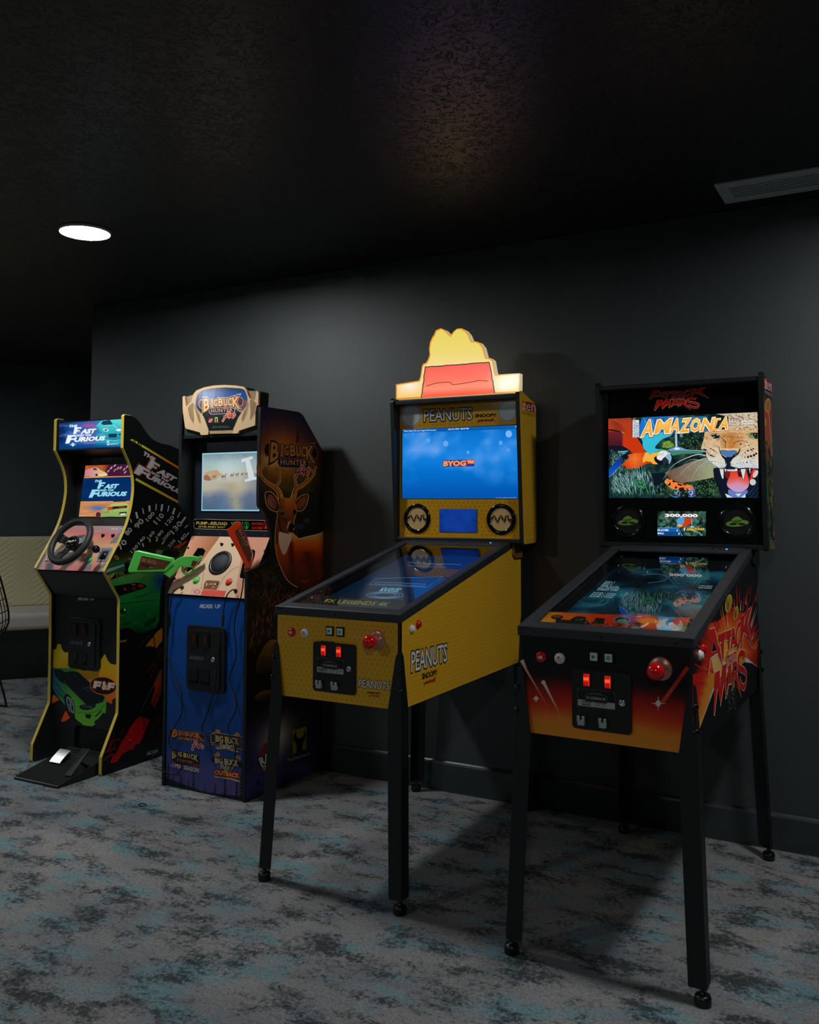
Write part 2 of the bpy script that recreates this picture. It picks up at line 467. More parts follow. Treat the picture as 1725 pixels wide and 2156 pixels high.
# ---------------------------------------------------------------- ceiling lamps and vent
def lamp_mesh():
    t = MB().mat(mat('lamp_trim', (215, 215, 212), 0.4)).lathe((0, 0, 0), (0, 0, 1), [(0.1005, -0.012), (0.101, -0.001), (0.106, 0.0), (0.106, -0.008), (0.1035, -0.0125)], 48, cap=False)
    return t
def ceiling_lamp(x, y, label):
    r = thing('ceiling_lamp', label, 'lamp', (x, y, CEIL), 0, 'round ceiling lamps')
    lamp_mesh().build('trim_ring', r)
    m = MB().mat(MT['lens']).lathe((0, 0, -0.0035), (0, 0, -1), [(0.0, 0.0), (0.1, 0.0)], 48, cap=False)
    m.build('lens', r, recalc=False)
    return r
MT['lens'] = mat('lamp_lens', (255, 255, 255), 0.5, emit=((246, 252, 252), LAMP_POWER))
ceiling_lamp(*LAMPS[0], 'round white ceiling lamp, switched on, left of the machines')
for q, t in zip(LAMPS[1:], ('right of the pinball machines', 'behind the photographer on the left', 'behind the photographer on the right', 'in front of the sofa', 'in the far left corner behind the photographer')):
    ceiling_lamp(*q, 'round white ceiling lamp, switched on, '+t)
# ceiling vent
v = thing('ceiling_vent', 'long painted air vent grille in the dark ceiling at right', 'vent', (-0.20, 3.30, CEIL))
FV = WORLD
vc = [WORLD.hit(px, py, (0, 0, CEIL-0.006), (0, 0, 1)) for px, py in ((1503, 390), (1528, 428))]
vx0 = (vc[0][0]+vc[1][0])/2+0.20; vy1 = vc[1][1]-3.30; vy0 = vc[0][1]-3.30; vx1 = vx0+0.78
MT['vent'] = mat('painted_vent', (190, 200, 202), 0.5)
m = MB().mat('vent')
fw = 0.036
for a in ((vx0, vx1, vy0, vy0+fw), (vx0, vx1, vy1-fw, vy1), (vx0, vx0+fw*1.2, vy0+fw, vy1-fw), (vx1-fw*1.2, vx1, vy0+fw, vy1-fw)):
    m.box(a[0], a[1], a[2], a[3], -0.010, 0.0)
m.build('frame', v, bevel=0.003)
m = MB().mat('vent')
n = 7
for i in range(n):
    y = vy0+fw+(vy1-vy0-2*fw)*(i+0.5)/n
    m.prism([(y-0.0045, -0.0062), (y+0.0045, -0.0075), (y+0.0045, -0.0090), (y-0.0055, -0.0078)], vx0+fw*1.2, vx1-fw*1.2)
m.build('louvres', v)
MB().mat('black').box(vx0+fw, vx1-fw, vy0+fw*0.9, vy1-fw*0.9, -0.0006, 0.0).build('duct_opening', v)

# ================================================================ PINBALL MACHINES
W, ZB, ZT, ZR, OV, LEN = 0.2438, 0.607, 0.8795, 0.907, 0.0044, 1.030
WB, YB0, YB1, YBR, ZBB, ZBT, PY = 0.3011, 0.915, 0.875, 1.066, 1.095, 1.720, 0.933
SL = 0.2143
YEL = (220, 166, 40)
def slope_pt(y, drop=0.0): return ZR+SL*(y+OV)-drop
def saucer_mark(a, cx, cy, w, col, bg):
    a.ell(cx, cy+w*0.06, w*0.5, w*0.15, col, 3, rot=-0.1)
    a.poly([(cx-w*0.24, cy-w*0.03), (cx-w*0.19, cy-w*0.15), (cx-w*0.02, cy-w*0.24), (cx+w*0.13, cy-w*0.2), (cx+w*0.22, cy-w*0.07), (cx, cy+w*0.0)], col, 3, smooth=4)
    a.line([(cx-w*0.25, cy-w*0.03), (cx-w*0.05, cy-w*0.0), (cx+w*0.22, cy-w*0.08)], w*0.018, bg, 4, smooth=4)
    for k in range(9):
        t = PI*(0.03+0.94*k/8); c, s_ = math.cos(t), math.sin(t)
        o = (cx+0.02*w, cy+w*0.13)
        a.line([(o[0]-c*w*0.10, o[1]-s_*w*0.035), (o[0]-c*w*0.36, o[1]-s_*w*0.115)], w*0.036, bg, 4, taper=False)
TITLE = dict(
    polys=[
        ([(88, 435), (200, 208), (325, 205), (400, 290), (425, 325), (440, 300), (535, 435), (470, 395), (440, 380), (395, 350), (190, 365), (110, 450)], [(225, 335), (290, 275), (370, 335)]),
        ([(435, 250), (650, 240), (640, 285), (600, 290), (565, 405), (545, 400), (510, 295), (455, 290)], None),
        ([(655, 265), (660, 240), (835, 235), (825, 280), (790, 280), (760, 365), (735, 365), (715, 290), (670, 290)], None),
        ([(815, 355), (870, 232), (930, 228), (1000, 350), (950, 355), (935, 330), (870, 330), (855, 355)], [(880, 305), (900, 270), (935, 302)]),
        ([(1185, 170), (1300, 155), (1260, 240), (1420, 135), (1555, 118), (1400, 225), (1420, 240), (1630, 400), (1400, 320), (1395, 300), (1270, 270), (1215, 310), (1190, 375), (1175, 340)], None),
        ([(215, 725), (300, 465), (440, 460), (440, 580), (535, 440), (650, 435), (620, 650), (595, 660), (570, 550), (430, 690), (360, 560), (245, 725)], None),
        ([(645, 635), (730, 450), (810, 445), (850, 625), (830, 620), (815, 575), (715, 575), (670, 630)], [(740, 540), (765, 495), (790, 540)]),
        ([(870, 450), (1000, 445), (1045, 480), (1045, 520), (1015, 540), (1060, 570), (1175, 710), (1010, 610), (1005, 590), (930, 540), (890, 615), (870, 600)], [(925, 475), (985, 475), (985, 505), (925, 510)])],
    strokes=[([(1145, 215), (1060, 225), (1005, 275), (1005, 325), (1060, 355), (1140, 310)], 34),
             ([(1310, 425), (1180, 405), (1100, 420), (1080, 455), (1110, 500), (1260, 530), (1350, 560), (1370, 600), (1320, 650), (1200, 640), (1110, 580)], 44)])
def title(a, red, edge, hole, L=6, shadow=None, ow=16):
    for P, h in TITLE['polys']:
        a.line(P, ow, edge, L, closed=True); a.poly([(x+6, y+12) for x, y in P], edge, L-0.5)
    for P, wd in TITLE['strokes']: a.line(P, wd+ow, edge, L, smooth=5)
    for P, h in TITLE['polys']:
        a.poly(P, red, L+2)
        if h: a.line(h, ow*0.6, edge, L+3, closed=True); a.poly(h, hole, L+4)
    for P, wd in TITLE['strokes']: a.line(P, wd, red, L+2, smooth=5)
    a.text('from', [(665, 360), (1005, 350), (1000, 435), (655, 455)], red, L+5, bold=0.02, outline=[(0.05, edge)])
    a.text('\u2122', [(1310, 396), (1340, 396), (1340, 408), (1310, 408)], edge, L+5)
def dots(a, u0, u1, v0, v1, step, r, col, test=None, L=1.5):
    j = 0; v = v0+step/2
    while v < v1:
        u = u0+step/2+(step/2 if j % 2 else 0)
        while u < u1-r:
            if test is None or test(u, v): a.ell(u, v, r, r, col, L, n=7)
            u += step
        v += step*0.8; j += 1

def pinball(fr, loc, rz, theme, label):
    Yl = theme == 'yellow'
    root = thing('pinball_machine', label, 'pinball machine', loc, rz)
    body_m = 'print'
    def sidez(y): return ZT+SL*max(y, 0)
    prof = [(0, ZB), (LEN, ZB), (LEN, sidez(0.935)), (0.935, sidez(0.935)), (0, ZT)]
    # ---- cabinet shell, floor and back
    m = MB().mat('black').box(-W+0.014, W-0.014, 0.014, LEN-0.014, ZB+0.004, ZB+0.016)
    m.box(-W+0.014, W-0.014, LEN-0.014, LEN, ZB, sidez(0.935)); m.build('cabinet_floor_and_back', root)
    # left side
    m = MB().mat('black').prism(prof, -W, -W+0.014)
    a = Art(fr, (-W, 0, 0), (-1, 0, 0), m).rawmode((0, 1, 0), (0, 0, 1)); m.mat('print')
    a.poly([(0.012, ZB+0.002), (LEN-0.002, ZB+0.002), (LEN-0.002, sidez(0.93)), (0.012, ZT+0.002)], YEL if Yl else (14, 14, 15), 1)
    m.build('side_panel', root)
    # right side, with its print
    m = MB().mat('black').prism(prof, W-0.014, W); m.mat('print')
    a = Art(fr, (W, 0, 0), (1, 0, 0), m).rawmode((0, 1, 0), (0, 0, 1))
    a.poly([(0.010, ZB+0.001), (LEN-0.002, ZB+0.001), (LEN-0.002, sidez(0.93)), (0.935, sidez(0.93)), (0.010, ZT+0.002)], YEL if Yl else (10, 10, 11), 1)
    if Yl:
        dots(a, 0.02, LEN-0.01, ZB+0.005, 1.07, 0.019, 0.0045, (206, 150, 30), lambda u, v: v < sidez(u)-0.01)
        a.raw = None; a.z(560, 1120, 3.136)
        a.text('PEANUTS', [(962, 790), (1198, 735), (1198, 855), (960, 930)], (222, 222, 222), 6, bold=0.012, outline=[(0.05, (30, 30, 28))], spacing=0.95)
        a.text('\u2122', [(1199, 728), (1208, 726), (1208, 732), (1199, 734)], (30, 30, 30), 6)
        a.text('SNOOPY', [(1032, 935), (1134, 907), (1133, 945), (1033, 976)], (25, 25, 22), 6, bold=0.03)
        a.text('pinball', [(1046, 985), (1120, 958), (1120, 993), (1046, 1018)], (170, 40, 22), 6, bold=0.03)
    else:
        a.raw = None; a.z(1480, 1260, 8.985)
        def burst(x, y):
            d = math.hypot((x-520)/640, (y-1000)/1050); ang = math.atan2((y-1000)/1.7, x-520); n = fbm(ang*9+20, d*0.7+3, 3)
            t = d+0.5*(n-0.5)
            if y > 900+0.30*(x-520) and x > 560: t += 0.0
            return ramp([(0.0, (250, 190, 60)), (0.35, (238, 140, 30)), (0.6, (225, 55, 15)), (0.85, (150, 18, 8)), (1.05, (16, 6, 6))])(t)
        # flash area: bounded below by the horizon curve
        flash = [(-185, 900), (-100, 700), (60, 480), (290, 430), (440, 300), (560, 150), (700, 250), (880, 300), (1063, 480), (1063, 1330), (1000, 1265), (920, 1225), (800, 1200), (500, 1450), (215, 1700), (130, 1950), (-90, 2560), (-185, 2100)]
        a.poly(flash, burst, 2, cut=16)
        a.poly([(-185, 900), (-100, 700), (60, 480), (290, 430), (440, 300), (560, 150), (700, 250), (880, 300), (1063, 480), (1063, 500), (1063, 200), (700, -100), (300, 100), (-100, 600)], (10, 8, 9), 2.5) if False else None
        a.poly([(800, 1120), (860, 1140), (1058, 1320), (940, 1230), (800, 1205)], (225, 215, 215), 3)
        a.line([(215, 1690), (130, 1940), (-90, 2500)], 22, (225, 215, 215), 3, taper=True)
        R_ = random.Random(4)
        rays = [((-150, 850), (60, 1000), 46, (215, 20, 15)), ((-160, 1010), (40, 1130), 40, (225, 60, 20)), ((-170, 1230), (60, 1370), 60, (200, 20, 15)), ((-170, 1620), (20, 1600), 50, (190, 15, 12)), ((0, 1280), (130, 1400), 26, (235, 150, 40)),
                ((130, 500), (150, 560), 26, (230, 120, 40)), ((165, 450), (195, 530), 24, (230, 120, 40)), ((205, 380), (290, 620), 24, (205, 30, 15)), ((255, 310), (310, 560), 14, (150, 25, 15)),
                ((330, 180), (395, 560), 24, (232, 105, 35)), ((365, 130), (415, 500), 26, (235, 120, 40)), ((455, 260), (480, 560), 20, (235, 200, 150)), ((600, 0), (600, 200), 16, (225, 110, 50)),
                ((655, -60), (650, 140), 30, (190, 30, 20)), ((725, 20), (712, 230), 18, (230, 200, 190)), ((790, -60), (755, 240), 34, (180, 25, 18)), ((835, 0), (820, 120), 14, (230, 210, 200)),
                ((990, -80), (870, 480), 30, (190, 22, 16)), ((930, -120), (800, 300), 34, (160, 18, 14)), ((1010, 160), (905, 520), 16, (225, 190, 180)), ((1035, 190), (915, 560), 14, (225, 190, 180)),
                ((1060, 420), (905, 740), 30, (205, 35, 18)), ((1062, 560), (935, 800), 28, (215, 60, 22)), ((975, 630), (930, 770), 16, (230, 200, 190)), ((1062, 745), (960, 930), 28, (235, 140, 40)), ((1064, 830), (985, 965), 24, (235, 150, 45)),
                ((940, -300), (885, -80), 20, (165, 30, 20)), ((880, -260), (800, 100), 34, (170, 25, 18)), ((640, -240), (650, 40), 14, (200, 70, 30)), ((700, -180), (690, 60), 18, (180, 40, 24)), ((1040, -200), (1000, 60), 16, (215, 90, 50)), ((560, -60), (575, 120), 12, (160, 30, 20))]
        for p, q, wd, c in rays: a.line([q, p], wd, c, 4, taper=True)
        for cx, cy, rx, ry, rt in ((490, 95, 62, 175, 0.17), (628, 280, 44, 138, 0.17)):
            a.ell(cx, cy, rx, ry, (196, 162, 50), 5, rot=rt); a.ell(cx, cy, rx*0.72, ry*0.72, (168, 134, 36), 5.5, rot=rt)
            for k in range(7):
                t = PI*(0.1+0.8*k/6)+1.2; a.line([(cx, cy), (cx+rx*0.8*math.cos(t), cy+ry*0.8*math.sin(t))], 8, (96, 74, 20), 6)
        a.poly([(-185, 1430), (0, 1400), (120, 1390), (225, 1430), (215, 1700), (130, 1950), (-90, 2560), (-185, 2300)], lambda x, y: ramp([(0, (196, 22, 14)), (0.25, (206, 40, 16)), (0.55, (222, 130, 40)), (1, (226, 160, 60))])((x+120)/420+(y-1600)/1500+0.25*(fbm(x/60, y/90)-0.5)), 2.6, cut=26)
        a.poly([(160, 1110), (300, 1060), (400, 1200), (640, 1000), (620, 1300), (330, 1500), (225, 1600), (215, 1420)], lambda x, y: lerp((240, 170, 50), (230, 200, 190), fbm(x/40, y/150)), 3.5, cut=30)
        a.blades([(470, 1600), (640, 1500), (640, 2100), (480, 2150), (430, 1800)], 120, 60, 14, [(34, 70, 58), (70, 80, 60), (110, 110, 90), (18, 30, 26)], 5, ang=(0.8, 2.3), seed=5)
        src = [(88, 440), (1555, 118), (1630, 400), (225, 725), (1370, 640), (205, 205), (325, 205), (430, 690), (650, 435)]
        dst = [(95, 1400), (895, 140), (965, 960), (195, 2160), (835, 1600), (155, 560), (240, 565), (320, 2060), (455, 1230)]
        a.tf = homog(src, dst); title(a, (205, 22, 20), (232, 205, 170), (16, 10, 12), 8, ow=12); a.tf = None
    m.build('side_panel', root)
    # ---- front panel with its print
    m = MB().mat('black').box(-W+0.014, W-0.014, 0, 0.014, ZB, ZT+0.002); m.mat('black').box(-W, -W+0.014, -0.0004, 0.012, ZB, ZT).box(W-0.014, W, -0.0004, 0.012, ZB, ZT)
    m.mat('print'); a = Art(fr, (0, -0.0005, 0), (0, -1, 0), m).rawmode((1, 0, 0), (0, 0, 1))
    if Yl:
        a.rect(-0.2365, ZB+0.001, 0.235, ZT, YEL, 1)
        dots(a, -0.23, 0.232, ZB+0.004, ZT-0.004, 0.019, 0.005, (206, 150, 30))
        a.raw = None; a.z(560, 1240, 5.39)
        a.text('PEANUTS', [(1055, 1022), (1408, 1060), (1400, 1150), (1052, 1115)], (222, 222, 222), 6, bold=0.012, outline=[(0.05, (30, 30, 28))], spacing=0.95)
        a.text('SNOOPY', [(1155, 1162), (1303, 1176), (1300, 1200), (1152, 1186)], (25, 25, 22), 6, bold=0.03)
        a.text('pinball', [(1172, 1198), (1284, 1208), (1282, 1234), (1170, 1224)], (170, 40, 22), 6, bold=0.03)
    else:
        def fg(u, v):
            t = (v-ZB)/(ZT-ZB); n = 0.05*(fbm(u*14+5, v*14)-0.5)
            return ramp([(0, (222, 138, 44)), (0.16, (226, 130, 36)), (0.3, (205, 52, 18)), (0.46, (150, 16, 12)), (0.60, (24, 9, 9)), (0.75, (9, 9, 10))])(t+n+0.12*abs(u)*2-0.04)
        a.rect(-0.236, ZB+0.001, 0.235, ZT, fg, 1, cut=0.009)
        a.raw = None; a.z(1080, 1290, 4.107)
        a.line([(78, 410), (120, 500), (330, 860)], 34, lambda x, y: lerp((225, 200, 195), (215, 80, 30), (y-410)/200), 3, taper=True)
        a.line([(265, 600), (440, 940)], 26, lambda x, y: lerp((225, 205, 200), (215, 90, 40), (y-600)/150), 3, taper=True)
        a.ell(265, 603, 19, 19, (222, 200, 196), 3.5)
        a.line([(1515, 470), (1295, 775)], 34, lambda x, y: lerp((200, 40, 22), (200, 70, 40), (y-470)/300), 3)
        for p, q, wd in (((1475, 765), (1375, 880), 12), ((1470, 810), (1270, 1040), 14), ((1468, 850), (1340, 980), 8), ((1460, 960), (1330, 1090), 10), ((1455, 1080), (1350, 1180), 8), ((180, 900), (260, 1020), 8), ((230, 890), (330, 1010), 8)):
            a.line([p, q], wd, (222, 110, 45), 3, taper=2)
        def star(cx, cy, r, ri, c, L):
            p = []
            for k in range(16):
                rr = r if k % 4 == 0 else (r*0.45 if k % 2 == 0 else ri)
                t = PI*k/8+PI/2; p.append((cx+rr*math.cos(t), cy-rr*math.sin(t)*1.1))
            a.poly(p, c, L)
        star(1258, 785, 68, 12, (230, 215, 212), 5); a.ell(1258, 785, 24, 26, (235, 190, 180), 4.5)
        star(202, 742, 34, 12, (225, 215, 212), 5); a.ell(202, 742, 18, 20, (230, 200, 190), 4.5)
    m.build('front_panel', root, bevel=0)
    # ---- rail
    def rail_side(sx):
        mm = MB().mat('rail')
        o, i1, i2 = (W+OV)*sx, (W-0.012)*sx, 0.214*sx
        y0, y1 = -OV, 0.905
        def pf(top, bot): return [(y0, slope_pt(y0, bot)), (y1, slope_pt(y1, bot)), (y1, slope_pt(y1, top)), (y0, slope_pt(y0, top))]
        lipd = ZR-ZT
        mm.prism([(y0, ZT), (y1, ZT+SL*y1), (y1, slope_pt(y1)), (y0, slope_pt(y0))], min(o, W*sx), max(o, W*sx))
        mm.prism(pf(0, 0.010), min(W*sx, i2), max(W*sx, i2)); return mm
    mm = rail_side(1); m2 = rail_side(-1)
    mm.v, off = mm.v, len(mm.v); mm.v = mm.v+m2.v; mm.f = mm.f+[[i+off for i in f] for f in m2.f]; mm.m += m2.m; mm.sm += m2.sm
    mm.prism([(-OV, ZT), (0, ZT), (0, slope_pt(0, 0.0001)), (-OV, slope_pt(-OV))], -W-OV, W+OV)
    mm.prism([(0, slope_pt(0, 0.010)), (0.044, slope_pt(0.044, 0.010)), (0.044, slope_pt(0.044)), (0, slope_pt(0))], -0.2145, 0.2145)
    mm.prism([(0.868, slope_pt(0.868, 0.012)), (0.935, slope_pt(0.935, 0.012)), (0.935, slope_pt(0.935)), (0.868, slope_pt(0.868))], -0.2145, 0.2145)
    mm.build('rail', root, bevel=0.0035)
    for x in (-0.195, 0.0, 0.2): MB().mat('black_gloss').lathe((x, -OV, ZT+0.012), (0, -1, 0), [(0.003, 0), (0.003, 0.0006), (0.0005, 0.0012)], 10).build('rail_screw', root)
    for y in (0.21, 0.40, 0.55, 0.68): MB().mat('black_gloss').lathe((W+OV, y, sidez(y)+0.014), (1, 0, 0), [(0.003, 0), (0.003, 0.0006), (0.0005, 0.0012)], 10).build('rail_screw', root)
    # power buttons on the rear bar
    for i in range(3): MB().mat('black_gloss').lathe((0.098+i*0.022, 0.895, slope_pt(0.895)), (0, -SL, 1), [(0.004, 0), (0.004, 0.002), (0.001, 0.0026)], 12).build('control_button', root)
    MB().mat(mat('blue_indicator', (40, 120, 255), 0.3, emit=((60, 150, 255), 3.0))).lathe((0.166, 0.893, slope_pt(0.893)), (0, -SL, 1), [(0.0035, 0), (0.003, 0.0015)], 12).build('indicator_light', root)
    # ---- glass, apron, playfield screen
    g = MB().mat('pane').prism([(0.040, slope_pt(0.040, 0.008)), (0.874, slope_pt(0.874, 0.008)), (0.874, slope_pt(0.874, 0.005)), (0.040, slope_pt(0.040, 0.005))], -0.2165, 0.2165)
    g.build('top_glass', root)
    nrm = (0, -SL, 1)
    m = MB().mat('black_plastic').prism([(0.040, slope_pt(0.040, 0.020)), (0.160, slope_pt(0.160, 0.020)), (0.160, slope_pt(0.16, 0.058)), (0.168, slope_pt(0.168, 0.058)), (0.168, slope_pt(0.168, 0.011)), (0.040, slope_pt(0.040, 0.011))], -0.225, 0.225)
    m.mat('print' if Yl else 'gloss_print'); a = Art(fr, (0, 0.1, slope_pt(0.1, 0.0108)), nrm, m)
    if Yl:
        a.z(560, 1240, 5.39)
        a.text('FX LEGENDS 4K', [(690, 112), (1425, 155), (1375, 198), (660, 152)], (205, 200, 90), 3, bold=0.02)
    else:
        a.z(1130, 1140, 3.833)
        a.poly([(20, 658), (105, 568), (1245, 615), (1185, 738)], lambda x, y: ramp([(0, (250, 160, 40)), (0.25, (240, 90, 20)), (0.5, (225, 50, 20)), (0.75, (150, 40, 30)), (1, (235, 90, 40))])((x-20)/1200+0.2*(fbm(x/60, y/60)-0.5)), 2, cut=20)
        for pts in ([(150, 655), (160, 625), (340, 640), (360, 670)], [(330, 600), (400, 610), (390, 660), (480, 672), (280, 668), (270, 630)], [(480, 615), (555, 620), (540, 668), (455, 660)]): a.poly(pts, (40, 34, 26), 3)
        a.ell(165, 610, 50, 18, (40, 24, 20), 3); a.ell(165, 606, 36, 11, (110, 80, 50), 3.5)
        a.blades([(300, 605), (400, 615), (480, 650), (700, 665), (850, 700), (780, 715), (500, 690), (260, 670)], 60, 40, 8, [(18, 50, 40), (60, 70, 50), (12, 26, 24), (120, 110, 80)], 4, ang=(-0.6, 0.8), seed=9)
        a.ell(690, 632, 72, 30, (120, 122, 110), 4); a.ell(690, 632, 56, 22, (44, 48, 44), 4.5); a.ell(690, 640, 44, 12, (130, 134, 124), 5)
        for i in range(4): a.line([(740+i*6, 655+i*11), (970, 668+i*11)], 5, (70, 24, 16), 4)
        a.poly([(770, 625), (880, 632), (960, 660), (870, 655)], (120, 170, 220), 4); a.ell(890, 640, 90, 22, (170, 120, 50), 4.5); a.ell(830, 607, 26, 8, (110, 150, 225), 4.8)
        a.poly([(830, 690), (900, 655), (910, 662), (860, 698)], (225, 205, 195), 5)
        a.poly([(975, 605), (1110, 612), (1130, 625), (1060, 645), (1100, 660), (1075, 680), (1120, 728), (975, 718), (965, 680), (990, 650)], (60, 165, 215), 5)
        a.poly([(1090, 680), (1200, 655), (1215, 690), (1180, 735), (1120, 728)], (150, 110, 40), 4.2)
    m.build('apron', root)
    if Yl:
        k = MB().mat('black_gloss').lathe(tuple(fr.hit(560+505/5.39, 1240+115/5.39, (0, 0.1, slope_pt(0.1, 0.0108)), nrm)), nrm, [(0.016, 0), (0.017, 0.003), (0.010, 0.004), (0.009, 0.0015), (0.0, 0.0015)], 28)
        k.build('coin_cup', root)
    m = MB().mat('black_plastic').prism([(0.168, slope_pt(0.168, 0.056)), (0.92, slope_pt(0.92, 0.056)), (0.92, slope_pt(0.92, 0.050)), (0.168, slope_pt(0.168, 0.050))], -0.226, 0.226)
    m.mat('dim_screen'); o = (0, 0.5, slope_pt(0.5, 0.0498)); a = Art(fr, o, nrm, m, raw=None)
    uu = (1, 0, 0); vv = np.array([0, 1, SL]); vv = vv/np.linalg.norm(vv)
    a.rawmode(uu, vv)
    if Yl:
        def pf(u, v):
            t = (v+0.33)/0.7; n = fbm(u*6+3, v*6+9)
            return lerp((6, 28, 48), (6, 34, 72), t*0.8+0.6*(n-0.4))
        a.rect(-0.21, -0.325, 0.21, 0.37, pf, 1, cut=0.03)
        T = lambda t, x, y, w_, h_, c=(120, 180, 220), b=0.0: a.text(t, [(x-w_/2, y+h_), (x+w_/2, y+h_), (x+w_/2, y), (x-w_/2, y)], c, 3, bold=b)
        a.raw = None; a.z(640, 1130, 3.92); a.layer(3)
        a.line([(540, 395), (605, 345), (1150, 330), (1010, 418)], 2.5, (70, 130, 190), 3, closed=True)
        a.line([(585, 388), (600, 373), (1005, 392), (1000, 408)], 2, (110, 160, 210), 3, closed=True)
        a.line([(860, 212), (1300, 230)], 2, (90, 140, 190), 3)
        a.text('CLOUD', [(650, 418), (815, 426), (795, 440), (632, 434)], (130, 190, 225), 3, bold=0.03)
        a.text('BYOG', [(632, 436), (790, 443), (770, 455), (620, 448)], (130, 190, 225), 3, bold=0.03)
        for rx in (150, 118, 90): a.line([(670+rx*math.cos(t/20*2*PI), 482+rx*0.19*math.sin(t/20*2*PI)) for t in range(21)], 2.2, (110, 165, 205), 3)
        a.text('Please enjoy our selection of games in your cart', [(860, 236), (1180, 250), (1176, 256), (858, 242)], (120, 170, 220), 3)
        a.text('WELCOME TO LEGENDS', [(1000, 225), (1150, 230), (1140, 236), (995, 230)], (120, 170, 220), 3)
    else:
        def pf(u, v):
            n = fbm(u*12+3, v*12+9, 5); return ramp([(0.3, (2, 10, 16)), (0.5, (6, 36, 50)), (0.7, (20, 78, 92))])(n+0.1*(0.2-v))
        a.rect(-0.205, -0.325, 0.21, 0.37, pf, 1, cut=0.012)
        a.raw = None; a.z(1130, 1140, 3.833)
        for i, t in enumerate(('BALL 1', 'BALL 2', 'BALL 3', 'TOTAL SCORE', 'BALL DISTANCE', 'CURRENT GAME')):
            x = 560-i*14; y = 320+i*13; wd = (75, 75, 75, 150, 170, 170)[i]
            a.text(t, [(x, y), (x+wd, y+3), (x+wd-8, y+12), (x-8, y+9)], (150, 190, 195), 4, bold=0.01)
        for i, t in enumerate(('PLAYER 1 TOTAL', 'PLAYER 2 TOTAL', 'PLAYER 3 TOTAL')):
            x = 462-i*15; y = 408+i*14; a.text(t, [(x, y), (x+190, y+12), (x+182, y+21), (x-8, y+9)], (150, 190, 195), 4, bold=0.01)
        for i in range(2): a.text(('100,000', '90,000')[i], [(1315-i*8, 353+i*15), (1425-i*8, 358+i*15), (1418-i*8, 367+i*15), (1308-i*8, 362+i*15)], (150, 190, 195), 4, bold=0.01)
        a.text('SUMMARY  PLAYER 1', [(962, 180), (1278, 191), (1275, 197), (960, 187)], (130, 190, 215), 4, bold=0.01)
        for q in (([(850, 270), (980, 262), (1060, 290), (1010, 320), (900, 335)]), ([(1070, 285), (1090, 320), (1120, 345)]), ([(1100, 285), (1120, 320), (1150, 345)]), ([(1310, 295), (1260, 360)]), ([(1340, 295), (1290, 360)]), ([(430, 520), (560, 500), (580, 460)]), ([(500, 500), (540, 470)])):
            a.line(q, 3, (60, 110, 130), 4, smooth=4)
    m.build('playfield_screen', root)
    if not Yl:
        MB().mat('black_plastic').prism([(0.8, slope_pt(0.8, 0.018)), (0.806, slope_pt(0.806, 0.018)), (0.806, slope_pt(0.806, 0.05)), (0.8, slope_pt(0.8, 0.05))], -0.226, 0.226).build('playfield_divider', root)
    # ---- coin door
    door = MB().mat('black_plastic').prism(rounded(-0.085, 0.0815, 0.639, 0.8, 0.010), -0.007, 0.0, 'y').build('coin_door', root, bevel=0.002)
    pan = MB().mat('black').prism([(-0.005, 0.800), (-0.0105, 0.8), (-0.0105, 0.803), (0.0, 0.803), (0, 0.8)], -0.055, -0.005).build('door_top_bar', door)
    lm = mat('lit_coin_slot', (120, 10, 5), 0.3, emit=((255, 40, 16), 1.5))
    for x in (-0.0420, 0.0180):
        cs = MB().mat('black_plastic').box(x-0.015, x+0.013, -0.0095, -0.006, 0.751, 0.794).build('coin_slot', door, bevel=0.002)
        m = MB().mat(lm).box(x-0.0075, x+0.0075, -0.0125, -0.009, 0.757, 0.789)
        m.mat('screen'); b2 = Art(fr, (0, -0.0126, 0), (0, -1, 0), m).rawmode((1, 0, 0), (0, 0, 1))
        b2.rect(x-0.0075, 0.757, x+0.0075, 0.789, lambda u, v: ramp([(0.757, (120, 10, 10)), (0.771, (235, 30, 20)), (0.776, (255, 120, 60)), (0.781, (235, 30, 20)), (0.789, (130, 12, 10))])(v), 1, cut=0.003)
        for yy in (0.765, 0.7655, 0.7835): b2.rect(x-0.0055, yy, x+0.0055, yy+0.0012, (90, 0, 0), 2)
        b2.text('25', [(x-0.005, 0.7715), (x+0.005, 0.7715), (x+0.005, 0.766), (x-0.005, 0.766)], (90, 0, 0), 2)
        m.build('coin_light', cs)
    m = MB().mat(mat('plate_frame', (120, 122, 120), 0.3, 1.0)).prism([(-0.0685, 0.7005), (0.0385, 0.7005), (0.0385, 0.7485), (-0.0685, 0.7485)], -0.0085, -0.007, 'y'); m.mat('print')
    b2 = Art(fr, (0, -0.0086, 0), (0, -1, 0), m).rawmode((1, 0, 0), (0, 0, 1))
    b2.rect(-0.067, 0.702, 0.037, 0.747, (18, 20, 20), 1); b2.rect(-0.067, 0.702, 0.037, 0.7185, (168, 170, 168), 2)
    b2.poly([(-0.046, 0.7155), (0.016, 0.7155), (0.016, 0.730), (0.008, 0.737), (-0.038, 0.737), (-0.046, 0.730)], (30, 32, 32), 3); b2.line([(-0.046, 0.7155), (0.016, 0.7155), (0.016, 0.730), (0.008, 0.737), (-0.038, 0.737), (-0.046, 0.730)], 0.0008, (130, 132, 130), 4, closed=True)
    TT = lambda t, x0, x1, z0, z1, c, b=0.02: b2.text(t, [(x0, z1), (x1, z1), (x1, z0), (x0, z0)], c, 5, bold=b)
    TT('FX LEGENDS 4K', -0.042, 0.012, 0.7225, 0.7295, (170, 172, 170)); TT('LEGENDS', -0.030, 0.0, 0.738, 0.742, (90, 92, 90))
